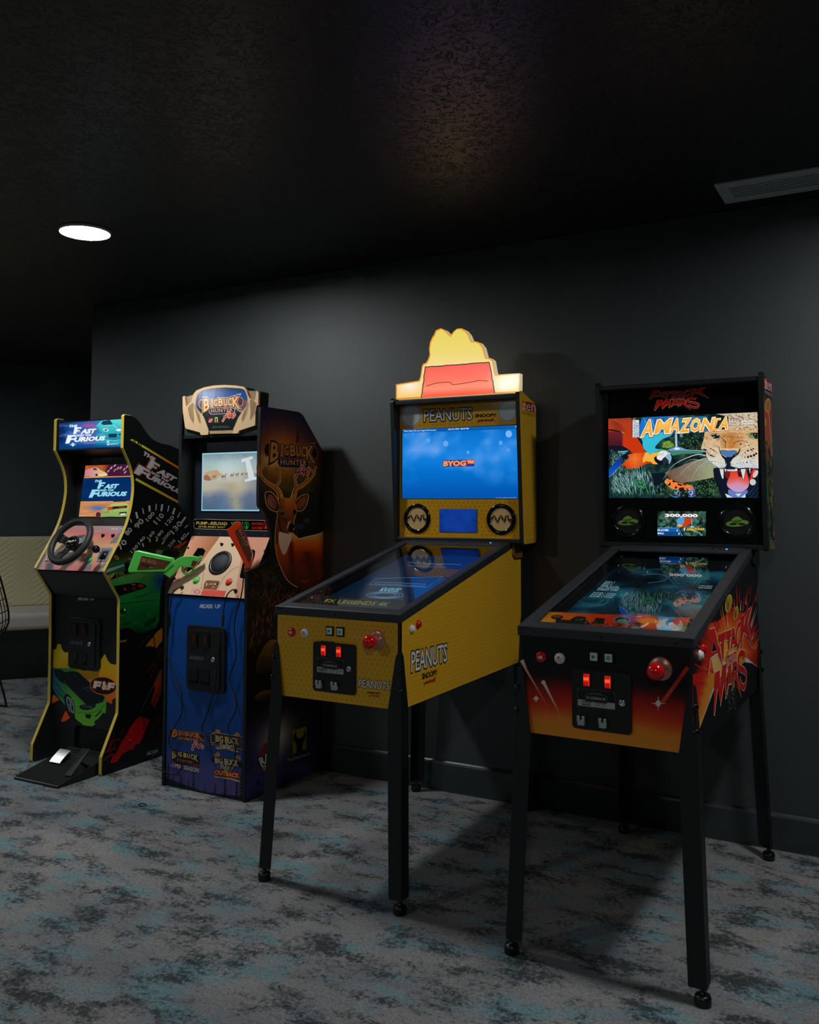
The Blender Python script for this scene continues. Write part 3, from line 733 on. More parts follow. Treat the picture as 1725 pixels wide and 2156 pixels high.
    if Yl: TT('PEANUTS', -0.062, -0.026, 0.7045, 0.7145, (40, 42, 42)); TT('SNOOPY  SN 0412', -0.016, 0.033, 0.711, 0.715, (40, 42, 42), 0); TT('20V    4A', -0.016, 0.02, 0.705, 0.709, (40, 42, 42), 0)
    else: TT('ATTACK', -0.056, -0.028, 0.7105, 0.7155, (40, 42, 42)); TT('MARS', -0.054, -0.03, 0.704, 0.709, (40, 42, 42)); TT('SYSTEM 4K', -0.018, 0.012, 0.7105, 0.715, (40, 42, 42), 0); TT('20V  4A', -0.018, 0.012, 0.705, 0.709, (40, 42, 42), 0)
    for x in (-0.0645, 0.0345):
        for z in (0.7045, 0.7445): b2.ell(x, z, 0.001, 0.001, (200, 195, 170), 6, n=8)
    m.build('name_plate', door)
    MB().mat('steel').lathe((0.0575, -0.007, 0.7215), (0, -1, 0), [(0.0100, 0), (0.0100, 0.003), (0.0085, 0.0055), (0.003, 0.0058), (0.003, 0.004), (0.0, 0.004)], 28).build('door_lock', door)
    for x in (-0.056, 0.005):
        r_ = MB().mat('black_gloss').box(x-0.0008, x+0.0008, -0.0078, -0.006, 0.668, 0.694).build('return_slot', door)
        q = MB().mat('cast_metal').box(x-0.010, x+0.010, -0.019, -0.007, 0.650, 0.664)
        q.box(x-0.011, x-0.003, -0.021, -0.015, 0.660, 0.676).box(x+0.003, x+0.011, -0.021, -0.015, 0.660, 0.676)
        q.build('return_lever', door, bevel=0.0015)
    # ---- buttons
    def round_button(name, c, nvec, key, r=0.0155, h=0.009, mark=None):
        q = MB().mat(key).lathe(c, nvec, [(r, 0), (r, h*0.35), (r*0.86, h*0.6), (r*0.72, h*0.5), (r*0.70, h), (r*0.55, h*1.1), (0.0, h*1.1)], 36)
        if mark:
            q.mat('print'); e = Art(fr, np.array(c)+np.array(nvec)*h*1.12, nvec, q).rawmode((1, 0, 0), (0, 0, 1)); cx, cz = c[0], c[2]
            e.rawmode((1, 0, 0), (0, 0, 1)); e.o = np.array([0, c[1]+nvec[1]*h*1.13, 0])
            if mark == 'rewind':
                for dx in (0.0, 0.0062): e.poly([(cx-0.0065+dx, cz), (cx+0.0002+dx, cz+0.0055), (cx+0.0002+dx, cz-0.0055)], (225, 220, 215), 1)
            else:
                e.poly([(cx-0.001, cz-0.007), (cx+0.001, cz-0.007), (cx+0.001, cz+0.003), (cx+0.004, cz+0.003), (cx, cz+0.008), (cx-0.004, cz+0.003), (cx-0.001, cz+0.003)], (190, 25, 20), 1)
                for sx in (-1, 1): e.line([(cx+sx*0.003, cz-0.006), (cx+sx*0.006, cz-0.004), (cx+sx*0.006, cz+0.002), (cx+sx*0.004, cz+0.0005)], 0.001, (190, 25, 20), 1, smooth=3)
        return q.build(name, root)
    round_button('rewind_button', (-0.177, -0.0005, 0.8235), (0, -1, 0), 'red', mark='rewind')['label'] = 'red round button with a white double arrow'
    round_button('launch_button', (-0.1215, -0.0005, 0.824), (0, -1, 0), 'white', mark='up')['label'] = 'white round button with a red mark'
    for i, x in enumerate((-0.0215, 0.0200)):
        q = MB().mat('black_gloss').box(x-0.0150, x+0.0150, -0.005, 0, 0.8375-0.0155, 0.8375+0.0155)
        q.mat(mat('pale_button', (190, 215, 205), 0.25)).box(x-0.0105, x+0.0105, -0.008, -0.004, 0.8375-0.011, 0.8375+0.011); q.mat('print')
        e = Art(fr, (0, -0.0081, 0), (0, -1, 0), q).rawmode((1, 0, 0), (0, 0, 1))
        if i == 0: e.poly([(x-0.005, 0.8375-0.006), (x-0.005, 0.8375+0.006), (x+0.006, 0.8375)], (20, 130, 85), 1)
        else:
            e.ell(x, 0.8375, 0.0065, 0.0055, (20, 130, 85), 1); e.ell(x, 0.8375, 0.0045, 0.0035, (190, 215, 205), 2); e.ell(x, 0.8375, 0.0025, 0.0025, (20, 130, 85), 3)
        q.build('square_button', root, bevel=0.0012)
    pl = MB().mat('plunger_plate').lathe((0.159, -0.0005, 0.8205), (0, -1, 0), [(0.0315, 0), (0.0315, 0.0012), (0.028, 0.003), (0.012, 0.004), (0.010, 0.012), (0.0, 0.012)], 44).build('plunger', root)
    MB().mat('steel').lathe((0.159, -0.01, 0.8205), (0, -1, 0), [(0.005, 0), (0.005, 0.03)], 16).build('plunger_rod', pl)
    kp = [(0.0, 0.0), (0.0095, 0.0), (0.0115, 0.004), (0.0095, 0.010), (0.0105, 0.014)]+[(0.0225*math.sin(t), 0.036-0.0215*math.cos(t)) for t in [PI*k/14 for k in range(2, 15)]]
    MB().mat('red').lathe((0.159, -0.014, 0.8205), (0, -1, 0), kp, 36, cap=False).build('plunger_knob', pl)
    round_button('flipper_button', (W+0.0003, 0.074, 0.853), (1, 0, 0), 'white', r=0.0135, h=0.010)['label'] = 'white button on the side'
    round_button('flipper_button', (W+0.0003, 0.1165, 0.8635), (1, 0, 0), 'red', r=0.0135, h=0.010)['label'] = 'red button on the side'
    round_button('flipper_button', (-W-0.0003, 0.074, 0.853), (-1, 0, 0), 'white', r=0.0135, h=0.010)['label'] = 'white button on the side'
    round_button('flipper_button', (-W-0.0003, 0.1165, 0.8635), (-1, 0, 0), 'red', r=0.0135, h=0.010)['label'] = 'red button on the side'
    # ---- legs
    for sx in (-1, 1):
        for sy in (-1, 1):
            yc0 = -0.0048 if sy < 0 else LEN+0.004; yf = -0.041 if sy < 0 else 1.058
            top = np.array([sx*(W+0.0048), yc0, 0.787]); foot = np.array([sx*0.2735, yf, 0.042])
            def P(t, ax, ay, n):   # ax: inwards along x, ay: inwards along y
                c = top*(1-t)+foot*t; return (c[0]-sx*ax, c[1]-sy*ay, c[2]+n)
            q = MB().mat('leg'); th = 0.004
            ts = [0.0, 0.02, 0.25, 0.97, 1.0]; ws = [0.012, 0.020, 0.050, 0.047, 0.047]; v = []
            for t, wd in zip(ts, ws):
                v += [P(t, 0, 0, 0), P(t, wd, 0, 0), P(t, wd, th, 0), P(t, th, th, 0), P(t, th, wd, 0), P(t, 0, wd, 0)]
            f = []
            for i in range(len(ts)-1):
                for k in range(6): f.append([i*6+k, i*6+(k+1) % 6, (i+1)*6+(k+1) % 6, (i+1)*6+k])
            b = (len(ts)-1)*6
            f += [[0, 1, 2, 3], [0, 3, 4, 5], [b+3, b+2, b+1, b], [b+5, b+4, b+3, b]]
            q.add(v, f, smooth=False)
            c = foot; q.add([(c[0], c[1], c[2]+0.004), (c[0]-sx*0.044, c[1], c[2]+0.004), (c[0], c[1]-sy*0.044, c[2]+0.004), (c[0], c[1], c[2]), (c[0]-sx*0.044, c[1], c[2]), (c[0], c[1]-sy*0.044, c[2])], [[0, 1, 2], [5, 4, 3], [0, 3, 4, 1], [1, 4, 5, 2], [2, 5, 3, 0]], smooth=False)
            lg = q.build('leg', root, bevel=0.0015)
            fc = (c[0]-sx*0.013, c[1]-sy*0.013)
            ft = MB().mat('rubber').lathe((fc[0], fc[1], 0), (0, 0, 1), [(0.0185, 0), (0.021, 0.003), (0.021, 0.020), (0.018, 0.026), (0.008, 0.028), (0.0065, 0.036), (0.0065, 0.054)], 28).build('foot', lg)
            d = np.array([sx, sy, 0])/math.sqrt(2)
            for tz in (0.731, 0.667):
                t = (0.787-tz)/(0.787-0.042); c0 = np.array(P(t, 0.001, 0.001, 0)); MB().mat('black_gloss').lathe(tuple(c0-d*0.004), tuple(d), [(0.009, 0), (0.009, 0.006), (0.0065, 0.009), (0.0, 0.0095)], 18).build('leg_bolt', lg)
    # ---- backbox
    def yfr(z): return YB0+(YB1-YB0)*(z-ZBB)/(ZBT-ZBB)
    r = 0.02
    sp = [(yfr(ZBB)+0.006, ZBB+0.000), (YBR-r, ZBB+0.002), (YBR-0.006, ZBB+0.008), (YBR, ZBB+0.025), (YBR, ZBT-0.062), (YBR-0.004, ZBT-0.045), (YBR-0.014, ZBT-0.036), (YB1+0.022, ZBT), (YB1+0.010, ZBT-0.001), (YB1+0.002, ZBT-0.010), (YB1+0.0003, ZBT-0.02), (yfr(ZBB)-0.001, ZBB+0.016), (yfr(ZBB)+0.0005, ZBB+0.005)]
    if not Yl: sp[4:8] = [(YBR, ZBT-0.062), (YBR-0.005, ZBT-0.050), (YBR-0.02, ZBT-0.040), (YB1+0.03, ZBT-0.004), (YB1+0.02, ZBT)]
    for sx in (-1, 1):
        m = MB().mat('black_plastic').prism(sp, sx*(WB-0.016), sx*WB)
        ia = Art(fr, (sx*WB, 0, 0), (sx, 0, 0), m).rawmode((0, 1, 0), (0, 0, 1)); m.mat('print')
        cy_ = sum(p[0] for p in sp)/len(sp)
        inner = [(p[0]+(0.0035 if p[0] < cy_ else -0.001), p[1]+(0.001 if p[1] < 1.4 else -0.001)) for p in sp]
        if Yl:
            ia.poly(inner, YEL, 1)
            if sx > 0:
                dots(ia, YB0, YBR-0.004, ZBB+0.03, ZBT-0.06, 0.019, 0.0045, (206, 150, 30), lambda u, v: u > yfr(v)+0.012)
                ia.raw = None; ia.z(1020, 690, 6.39)
                ia.poly([(505, 980), (565, 993), (562, 1112), (510, 1095)], (232, 96, 20), 3); ia.poly([(565, 993), (630, 1008), (627, 1130), (562, 1112)], (120, 24, 20), 3); ia.poly([(630, 1008), (690, 1025), (687, 1145), (627, 1130)], (190, 18, 18), 3)
                ia.text('zen', [(508, 1015), (688, 1040), (686, 1135), (508, 1095)], (222, 218, 214), 4, bold=-0.005)
                ia.text('STUDIOS', [(508, 1120), (686, 1162), (686, 1202), (508, 1160)], (36, 32, 28), 4, bold=-0.01)
                ia.z(1090, 950, 5.39)
                for k, t in enumerate(('\u00a9 2022 Worldwide LLC', 'Legends and related marks', 'All rights reserved')):
                    ia.text(t, [(104+k*4, 1001+k*16), (200-k*4, 994+k*16), (200-k*4, 1003+k*16), (104+k*4, 1010+k*16)], (60, 44, 14), 4)
        else:
            if sx < 0: ia.poly(inner, (12, 12, 13), 1)
            else:
                def sc_(u, v):
                    t = (v-ZBB)/(ZBT-ZBB); n = fbm(u*60, v*18, 4)
                    base = ramp([(0.0, (20, 26, 22)), (0.45, (30, 58, 44)), (0.62, (170, 88, 50)), (0.8, (176, 62, 40)), (0.88, (14, 13, 14))])(t+0.06*(n-0.5))
                    if t < 0.62 and n > 0.52: base = (178, 110, 50) if fbm(u*90+7, v*40) > 0.56 else (14, 18, 16)
                    if t < 0.5 and fbm(u*50+30, v*26+3) > 0.58: base = (44, 100, 62)
                    return base
                ia.poly(inner, sc_, 1, cut=0.007)
                ia.raw = None; ia.z(1560, 770, 5.255)
                ia.poly([(262, 138), (292, 148), (290, 262), (266, 252)], (222, 84, 30), 3); ia.poly([(292, 148), (320, 162), (318, 278), (290, 262)], (110, 40, 36), 3); ia.poly([(320, 162), (345, 190), (343, 300), (318, 278)], (190, 20, 20), 3)
                ia.text('zen', [(265, 165), (343, 205), (343, 290), (266, 250)], (222, 218, 214), 4, bold=-0.005)
                ia.text('STUDIOS', [(267, 268), (345, 315), (345, 350), (268, 300)], (205, 205, 200), 4, bold=-0.01)
                ia.ell(302, 440, 34, 82, (190, 140, 70), 3, rot=0.06); ia.ell(302, 440, 20, 52, (160, 112, 52), 3.5, rot=0.06)
                ia.poly([(268, 575), (288, 600), (286, 650), (268, 670)], (190, 140, 66), 3)
                ia.line([(308, 515), (330, 760), (348, 1000)], 7, (200, 170, 165), 4)
                for k in range(4): ia.line([(322, 1950+k*22), (384, 1938+k*22)], 5, (150, 150, 140), 4)
        m.build('backbox_side', root)
    m = MB().mat('black_plastic').box(-WB+0.016, WB-0.016, YB1+0.008, YBR-0.01, ZBT-0.030, ZBT-0.014)
    m.box(-WB+0.016, WB-0.016, YB0, YBR-0.004, ZBB+0.004, ZBB+0.020).box(-WB+0.016, WB-0.016, YBR-0.012, YBR-0.002, ZBB+0.02, ZBT-0.03)
    m.build('backbox_frame', root, bevel=0.002)
    m = MB().mat('black').box(-WB+0.016, WB-0.016, PY, PY+0.012, ZBB+0.02, ZBT-0.03)
    a = Art(fr, (0, PY, 0), (0, -1, 0), m).rawmode((1, 0, 0), (0, 0, 1))
    m.mat('gloss_print')
    if Yl:
        a.rect(-0.284, ZBB+0.021, 0.284, ZBT-0.031, (216, 158, 40), 1)
        dots(a, -0.28, 0.28, 1.12, 1.278, 0.021, 0.0055, (208, 138, 12), lambda u, v: abs(u) > 0.095 or v > 1.245 or v < 1.13)
        dots(a, -0.28, 0.28, 1.59, 1.606, 0.021, 0.0055, (208, 138, 12)); dots(a, -0.205, 0.205, 1.66, 1.685, 0.021, 0.0055, (208, 138, 12))
        a.raw = None; a.z(820, 835, 6.161)
        a.ell(280, 245, 132, 151, (205, 205, 205), 2, rot=0.05); a.line([(280+120*math.cos(t), 245+138*math.sin(t)) for t in [2*PI*k/40 for k in range(41)]], 5, (24, 22, 20), 3)
        a.ell(1530, 186, 122, 142, (188, 190, 190), 2, rot=0.03); a.line([(1530+112*math.cos(t), 186+130*math.sin(t)) for t in [2*PI*k/40 for k in range(41)]], 5, (24, 22, 20), 3)
        a.text('PEANUTS', [(448, 170), (1075, 140), (1075, 300), (448, 330)], (200, 200, 198), 5, bold=0.012, outline=[(0.055, (24, 22, 20))], spacing=0.95)
        a.text('SNOOPY', [(1112, 226), (1392, 216), (1388, 264), (1112, 272)], (22, 20, 18), 5, bold=0.04)
        a.text('pinball', [(1150, 290), (1355, 282), (1355, 325), (1150, 336)], (140, 26, 16), 5, bold=0.04)
    else:
        a.rect(-0.284, ZBB+0.021, 0.284, ZBT-0.031, (9, 9, 10), 1)
        a.raw = None; a.z(1360, 805, 12.32); title(a, (205, 22, 20), (222, 170, 140), (9, 9, 10), 3)
        for q in ((-370, 470), (3000, 240)):
            a.ell(q[0], q[1], 7, 8, (200, 200, 200), 3)
    m.build('backbox_panel', root)
    # main screen
    m = MB().mat('black_gloss').box(-0.271, 0.271, PY-0.0030, PY-0.0005, 1.282, 1.5855); m.mat('screen')
    a = Art(fr, (0, PY-0.0031, 0), (0, -1, 0), m)
    (yellow_screen if Yl else jungle_screen)(a)
    m.build('main_screen', root)
    m = MB().mat('black_gloss').box(-0.088, 0.088, PY-0.0030, PY-0.0005, 1.1395 if Yl else 1.1425, 1.2375 if Yl else 1.2335); m.mat('screen')
    a = Art(fr, (0, PY-0.0031, 0), (0, -1, 0), m)
    if Yl:
        a.rawmode((1, 0, 0), (0, 0, 1)).rect(-0.0875, 1.14, 0.0875, 1.237, lambda u, v: lerp((8, 30, 90), (14, 66, 165), 0.9*fbm(u*20, v*24+2)+(v-1.16)*2), 1, cut=0.006)
    else: small_jungle(a)
    m.build('score_screen', root)
    for sx in (-1, 1):
        sp_ = MB().mat('black_gloss').lathe((sx*0.1965, PY-0.0005, 1.1955), (0, -1, 0), [(0.0645, 0), (0.0645, 0.002), (0.060, 0.006), (0.050, 0.0055), (0.0475, 0.002)], 56, cap=False).build('speaker', root)
        for k in range(4):
            t = PI/2*k; MB().mat('black_gloss').lathe((sx*0.1965+0.055*math.cos(t), PY-0.006, 1.1955+0.055*math.sin(t)), (0, -1, 0), [(0.0022, 0), (0.0022, 0.0008), (0.0004, 0.0012)], 10).build('speaker_screw', sp_)
        m = MB().mat('print'); e = Art(fr, (0, PY-0.0012, 0), (0, -1, 0), m).rawmode((1, 0, 0), (0, 0, 1)); cx, cz = sx*0.1965, 1.1955
        if Yl:
            e.ell(cx, cz, 0.0485, 0.0485, (214, 172, 110), 1, n=48)
            Z = [(-0.046, -0.001), (-0.038, 0.006), (-0.030, 0.014), (-0.024, 0.002), (-0.016, -0.012), (-0.008, 0.004), (-0.001, 0.016), (0.008, 0.002), (0.015, -0.010), (0.022, 0.012), (0.030, 0.016), (0.034, -0.004), (0.040, -0.008), (0.045, 0.002)]
            e.line([(cx+p, cz+q) for p, q in Z], 0.0085, (22, 20, 18), 2)
            e.line([(cx+p+0.001, cz+q-0.010) for p, q in Z], 0.0022, (22, 20, 18), 2)
            for p in range(10): e.line([(cx+Z[p+2][0], cz+Z[p+2][1]-0.001), (cx+Z[p+2][0]+0.003, cz+Z[p+2][1]-0.012)], 0.0012, (214, 172, 110), 3)
        else:
            e.ell(cx, cz, 0.0485, 0.0485, (16, 15, 15), 1, n=48)
            e2 = e; e2.rawmode((1, 0, 0), (0, 0, -1)); e2.o = e2.o+np.array([0, 0, 2*cz]); saucer_mark(e2, cx, cz, 0.078, (104, 150, 60), (16, 15, 15))
        m.build('speaker_cloth', sp_)
    hb = MT['hinge_y'] if Yl else MT['black_plastic']
    for sx in (-1, 1):
        MB().mat(hb).prism([(0.930, 1.094), (1.028, 1.094), (1.028, 1.036), (0.950, 1.036), (0.930, 1.050)], sx*W, sx*(W+0.010)).build('hinge_bracket', root, bevel=0.003)
    if Yl: topper(fr, root)
    return root
MT['plunger_plate'] = mat('plunger_plate', (196, 132, 112), 0.3, 0.35)  # reddish reflections on the plate are put into its base colour
MT['hinge_y'] = mat('hinge_bracket', (120, 84, 24), 0.45)
def pane_mat():
    m = bpy.data.materials.new('clear_glass'); m.use_nodes = True; nt = m.node_tree; nt.nodes.clear()
    o = nt.nodes.new('ShaderNodeOutputMaterial'); t = nt.nodes.new('ShaderNodeBsdfTransparent'); g = nt.nodes.new('ShaderNodeBsdfGlossy'); x = nt.nodes.new('ShaderNodeMixShader'); f = nt.nodes.new('ShaderNodeFresnel')
    t.inputs[0].default_value = (0.93, 0.95, 0.96, 1); g.inputs['Roughness'].default_value = 0.015; g.inputs['Color'].default_value = (0.95, 0.97, 1, 1); f.inputs['IOR'].default_value = 1.85
    ge = nt.nodes.new('ShaderNodeNewGeometry'); iv = nt.nodes.new('ShaderNodeMath'); iv.operation = 'SUBTRACT'; iv.inputs[0].default_value = 1.0; ml = nt.nodes.new('ShaderNodeMath'); ml.operation = 'MULTIPLY'; nt.links.new(ge.outputs['Backfacing'], iv.inputs[1]); nt.links.new(f.outputs[0], ml.inputs[0]); nt.links.new(iv.outputs[0], ml.inputs[1]); nt.links.new(ml.outputs[0], x.inputs[0]); nt.links.new(t.outputs[0], x.inputs[1]); nt.links.new(g.outputs[0], x.inputs[2]); nt.links.new(x.outputs[0], o.inputs[0])
    return m
MT['pane'] = pane_mat()
MT['topper_side'] = mat('acrylic_edge', (235, 225, 200), 0.3, emit=((225, 210, 180), 0.55))
def topper(fr, root):
    px = [(-250, 960), (85, 905), (105, 850), (130, 690), (150, 660), (185, 648), (215, 600), (240, 530), (232, 450), (245, 350), (280, 270), (300, 245), (330, 175), (400, 145), (460, 170), (545, 250), (590, 190), (640, 152), (700, 145), (760, 175), (810, 235), (850, 335), (910, 335), (970, 355), (1020, 420), (1060, 570), (1120, 578), (1160, 610), (1185, 760), (1200, 820), (1550, 800), (1546, 1070), (-250, 1178)]
    yf = 0.880; zb = ZBT-0.014
    pts = [fr.hit(870+x/6.9, 670+y/6.9, (0, yf, 0), (0, 1, 0)) for x, y in px]
    prof = [(p[0], max(p[2], zb+0.0005)) for p in pts]
    m = MB().mat('topper_side').prism(prof, yf, yf+0.032, 'y'); m.mat('screen')
    a = Art(fr, (0, yf, 0), (0, -1, 0), m).z(870, 670, 6.9)
    a.poly(px[:-2]+[(1546, 1078), (-250, 1180)], (228, 150, 40), 1)
    def field(x, y):
        top = ramp([(150, (232, 214, 96)), (520, (240, 216, 120)), (760, (250, 222, 165)), (1180, (250, 205, 120))])(y)
        for hx in (-60, 1310):
            d = math.hypot((x-hx)/230, (y-980)/150); top = lerp((255, 240, 225), top, d) if d < 1 else top
        return top
    cx, cy = 640, 900
    inner = [(x+(14 if x < 600 else -14), y+(16 if y < 1000 else -10)) for x, y in px]
    inner[0] = (-232, 975); inner[1] = (97, 922); inner[14] = (400, 165); inner[-1] = (-232, 1160); inner[-2] = (1530, 1056); inner[-3] = (1530, 818); inner[-4] = (1190, 838); inner[15] = (455, 190); inner[16] = (545, 275)
    a.poly(inner, field, 2, cut=24)
    a.poly([(178, 712), (1105, 642), (1195, 1085), (130, 1155)], lambda x, y: ramp([(700, (255, 104, 92)), (900, (255, 122, 100)), (1010, (255, 150, 120)), (1150, (255, 70, 50))])(y+0.07*(x-600)), 3, cut=30)
    R_ = random.Random(2)
    def wob(p, q, n): return [(p[0]+(q[0]-p[0])*k/n+R_.uniform(-5, 5), p[1]+(q[1]-p[1])*k/n+R_.uniform(-4, 4)) for k in range(n+1)]
    a.line(wob((120, 1155), (178, 712), 14)+wob((180, 708), (1105, 640), 22)+wob((1108, 645), (1190, 1085), 14), 14, (36, 54, 36), 4)
    a.line([(190, 988), (330, 945), (500, 930), (560, 945), (575, 966), (700, 950), (860, 925), (960, 903), (1088, 914)], 9, (110, 30, 30), 4, smooth=4)
    m.build('lit_topper', root)
# ---------------------------------------------------------------- pictures shown on the screens
def yellow_screen(a):
    a.z(800, 670, 4.4)
    def f(x, y):
        t = (y-1030)/640; n = fbm(x/170+2, y/150+4, 3); c = ramp([(0, (0, 112, 205)), (0.35, (22, 130, 222)), (0.6, (0, 112, 205)), (1, (0, 80, 170))])(t)
        return lerp(c, (105, 160, 235), max(0, n-0.42)*1.9*(1 if t < 0.6 else max(0, 1-(t-0.6)*4)))
    a.poly([(210, 1030), (1272, 990), (1281, 1670), (208, 1670)], f, 1, cut=24)
    a.poly([(210, 1030), (1272, 990), (1273, 1026), (210, 1062)], (2, 88, 170), 2)
    for cx, cy, r, c in ((1195, 1072, 30, (120, 180, 250)), (447, 1132, 20, (80, 165, 240)), (610, 1162, 24, (105, 165, 240)), (523, 1220, 20, (90, 160, 235)), (308, 1080, 22, (45, 140, 228)), (1120, 1155, 18, (95, 160, 240)), (1188, 1222, 18, (85, 150, 235)), (818, 1243, 14, (90, 160, 240)), (235, 1085, 10, (60, 150, 230)), (512, 1102, 10, (50, 145, 230))):
        a.ell(cx, cy, r, r*1.1, c, 2.5)
    a.ell(1262, 1003, 7, 8, (140, 220, 240), 3)
    a.poly([(585, 1316), (876, 1308), (876, 1372), (585, 1377)], (14, 62, 140), 3)
    a.text('BYOG\u2122', [(592, 1322), (872, 1314), (870, 1366), (590, 1372)], (255, 158, 96), 5, bold=0.035, outline=[(0.055, (190, 60, 30))])
    a.text('Please login with your Legends ID Account.', [(224, 1038), (524, 1029), (524, 1046), (224, 1056)], (215, 232, 246), 4, bold=0.01)
    a.text('Sep 22, 2022  08:47 PM', [(633, 1022), (822, 1015), (822, 1032), (633, 1039)], (215, 232, 246), 4, bold=0.02)
    a.text('v4.11.0 (Sep 21 2022) Aug 2-2022 12:20:08', [(1072, 1660), (1262, 1659), (1262, 1668), (1072, 1669)], (180, 210, 235), 4)
def jungle_screen(a):
    a.z(1270, 855, 10.147)
    q = [(113, 275), (3294, 123), (3328, 1960), (132, 1962)]
    def bgf(x, y):
        n = fbm(x/90, y/90, 4); m = fbm(x/260+5, y/200+8, 2)
        return lerp(lerp((2, 8, 12), (46, 84, 60), n*1.9-0.55), (16, 60, 74), m*0.7 if x < 1300 else m*0.25)
    a.poly(q, bgf, 1, cut=26)
    # foliage
    a.blades([(165, 900), (600, 950), (1000, 1300), (1200, 1500), (1300, 1930), (175, 1930)], 420, 130, 9, [(120, 170, 170), (70, 120, 110), (40, 110, 90), (16, 50, 50), (150, 190, 200), (60, 140, 70)], 2, ang=(1.1, 1.7), seed=1, curl=0.5)
    a.blades([(1250, 1450), (2500, 1480), (2700, 1925), (1200, 1925)], 420, 46, 10, [(90, 140, 60), (40, 90, 40), (20, 40, 24), (150, 170, 90), (70, 130, 50)], 2, ang=(0, PI), seed=2, curl=0.5)
    a.blades([(1150, 700), (1950, 560), (2250, 640), (2200, 1100), (1450, 1050)], 380, 40, 12, [(60, 100, 50), (28, 56, 34), (12, 26, 24), (120, 150, 70), (40, 80, 60)], 2, ang=(0, PI), seed=3)
    a.blades([(150, 900), (560, 960), (420, 1180), (160, 1300)], 120, 46, 8, [(180, 190, 190), (30, 40, 44), (90, 110, 90)], 2.2, seed=8)
    a.poly([(1290, 770), (1420, 740), (1500, 800), (1530, 860), (1400, 900), (1260, 880)], (120, 158, 62), 2.5)
    a.blades([(1270, 760), (1530, 760), (1530, 890), (1260, 890)], 80, 36, 10, [(60, 90, 40), (150, 180, 80), (30, 50, 30)], 2.7, seed=12)
    # sky, falls, pool
    a.poly([(1480, 250), (1900, 225), (2200, 215), (2260, 560), (1500, 560)], (48, 110, 150), 2.4)
    a.blades([(1600, 250), (2300, 215), (2300, 330), (1700, 560)], 120, 50, 12, [(90, 150, 130), (30, 70, 80), (120, 180, 190)], 2.6, seed=6)
    a.poly([(1540, 560), (1580, 560), (1590, 940), (1550, 940)], (165, 205, 235), 3); a.poly([(1640, 560), (1720, 555), (1690, 680), (1640, 650)], (90, 140, 160), 2.8)
    a.poly([(1410, 930), (1500, 890), (1560, 870), (1660, 880), (1760, 920), (1850, 940), (1400, 955)], (120, 160, 210), 3, smooth=3); a.ell(1580, 910, 60, 22, (225, 235, 250), 3.3)
    a.poly([(1430, 950), (1860, 935), (2230, 950), (2100, 1010), (1700, 1020), (1480, 1060), (1440, 1000)], (66, 130, 110), 3)
    # sandy bank
    a.poly([(1320, 1420), (1500, 1350), (1900, 1180), (2200, 1100), (2400, 1200), (2460, 1500), (2200, 1560), (1700, 1640), (1540, 1600), (1400, 1500)], lambda x, y: lerp((112, 82, 72), (150, 158, 120), (x-1400)/900+0.4*(fbm(x/80, y/80)-0.5)), 3, cut=40)
    a.poly([(1000, 1440), (1320, 1420), (1330, 1560), (1310, 1620), (1120, 1720), (1040, 1640), (980, 1500)], (10, 22, 34), 2.9)
    # hanging palms
    for cx, cy, r0 in ((620, 1340, 1), (850, 1330, 2), (390, 1410, 3), (345, 1430, 4)):
        a.blades([(cx-170, cy), (cx+150, cy), (cx+260, cy+420), (cx-120, cy+480)], 90, 150, 8, [(130, 175, 175), (60, 110, 105), (180, 205, 200), (30, 70, 70)], 3, ang=((1.35, 1.8), (1.2, 1.6), (0.8, 1.2), (0.9, 1.15))[r0-1], seed=20+r0, curl=0.5)
    a.blades([(620, 1580), (800, 1580), (980, 1700), (900, 1800), (640, 1680)], 60, 44, 12, [(30, 150, 60), (60, 180, 80), (20, 90, 50)], 3.4, seed=31)
    # macaw
    A_ = a.poly
    A_([(115, 275), (590, 250), (620, 300), (620, 640), (740, 680), (810, 800), (900, 960), (900, 1010), (640, 1010), (560, 960), (440, 900), (390, 850), (115, 900)], lambda x, y: lerp((168, 62, 30), (198, 52, 14), (y-300)/500) if x > 420 or y < 560 else lerp((112, 30, 34), (60, 20, 34), (y-560)/320), 4, cut=40)
    for k in range(9): a.line([(118, 290+k*28), (250+k*10, 330+k*22), (430+k*12, 420+k*16)], 9, (60, 22, 18), 4.3, smooth=3, taper=2)
    for k in range(6): a.line([(300+k*52, 256), (330+k*50, 300), (360+k*46, 360)], 12, (30, 18, 20), 4.3, smooth=3, taper=True)
    A_([(118, 492), (250, 505), (380, 540), (455, 575), (460, 592), (330, 555), (120, 520)], (22, 20, 22), 4.6); A_([(385, 545), (455, 578), (450, 588), (395, 560)], (228, 178, 110), 4.8)
    for k in range(10): a.line([(120, 600+k*26), (420, 640+k*18)], 5, (84, 22, 28), 4.4, taper=2)
    A_([(120, 840), (420, 850), (560, 930), (620, 1000), (480, 960), (300, 950), (120, 920)], (20, 18, 34), 4.5)
    A_([(640, 255), (690, 250), (690, 290), (640, 295)], (190, 90, 40), 4)
    A_([(840, 240), (960, 235), (1590, 210), (1580, 420), (1500, 600), (1050, 640), (790, 660), (775, 420)], (24, 110, 190), 3.8)
    for k in range(13):
        t0 = (820+k*60, 250-k*2); t1 = (1000+k*36, 520+k*4); a.line([t0, ((t0[0]+t1[0])/2-30, (t0[1]+t1[1])/2), t1], 38, ((30, 120, 225), (60, 160, 235), (20, 90, 180))[k % 3], 4, smooth=4, taper=2); a.line([t0, t1], 5, (10, 40, 90), 4.4)
    for k in range(5): a.line([(790, 330+k*56), (880, 360+k*45), (960, 420+k*34)], 30, (20, 120, 215), 4.2, smooth=3, taper=2)
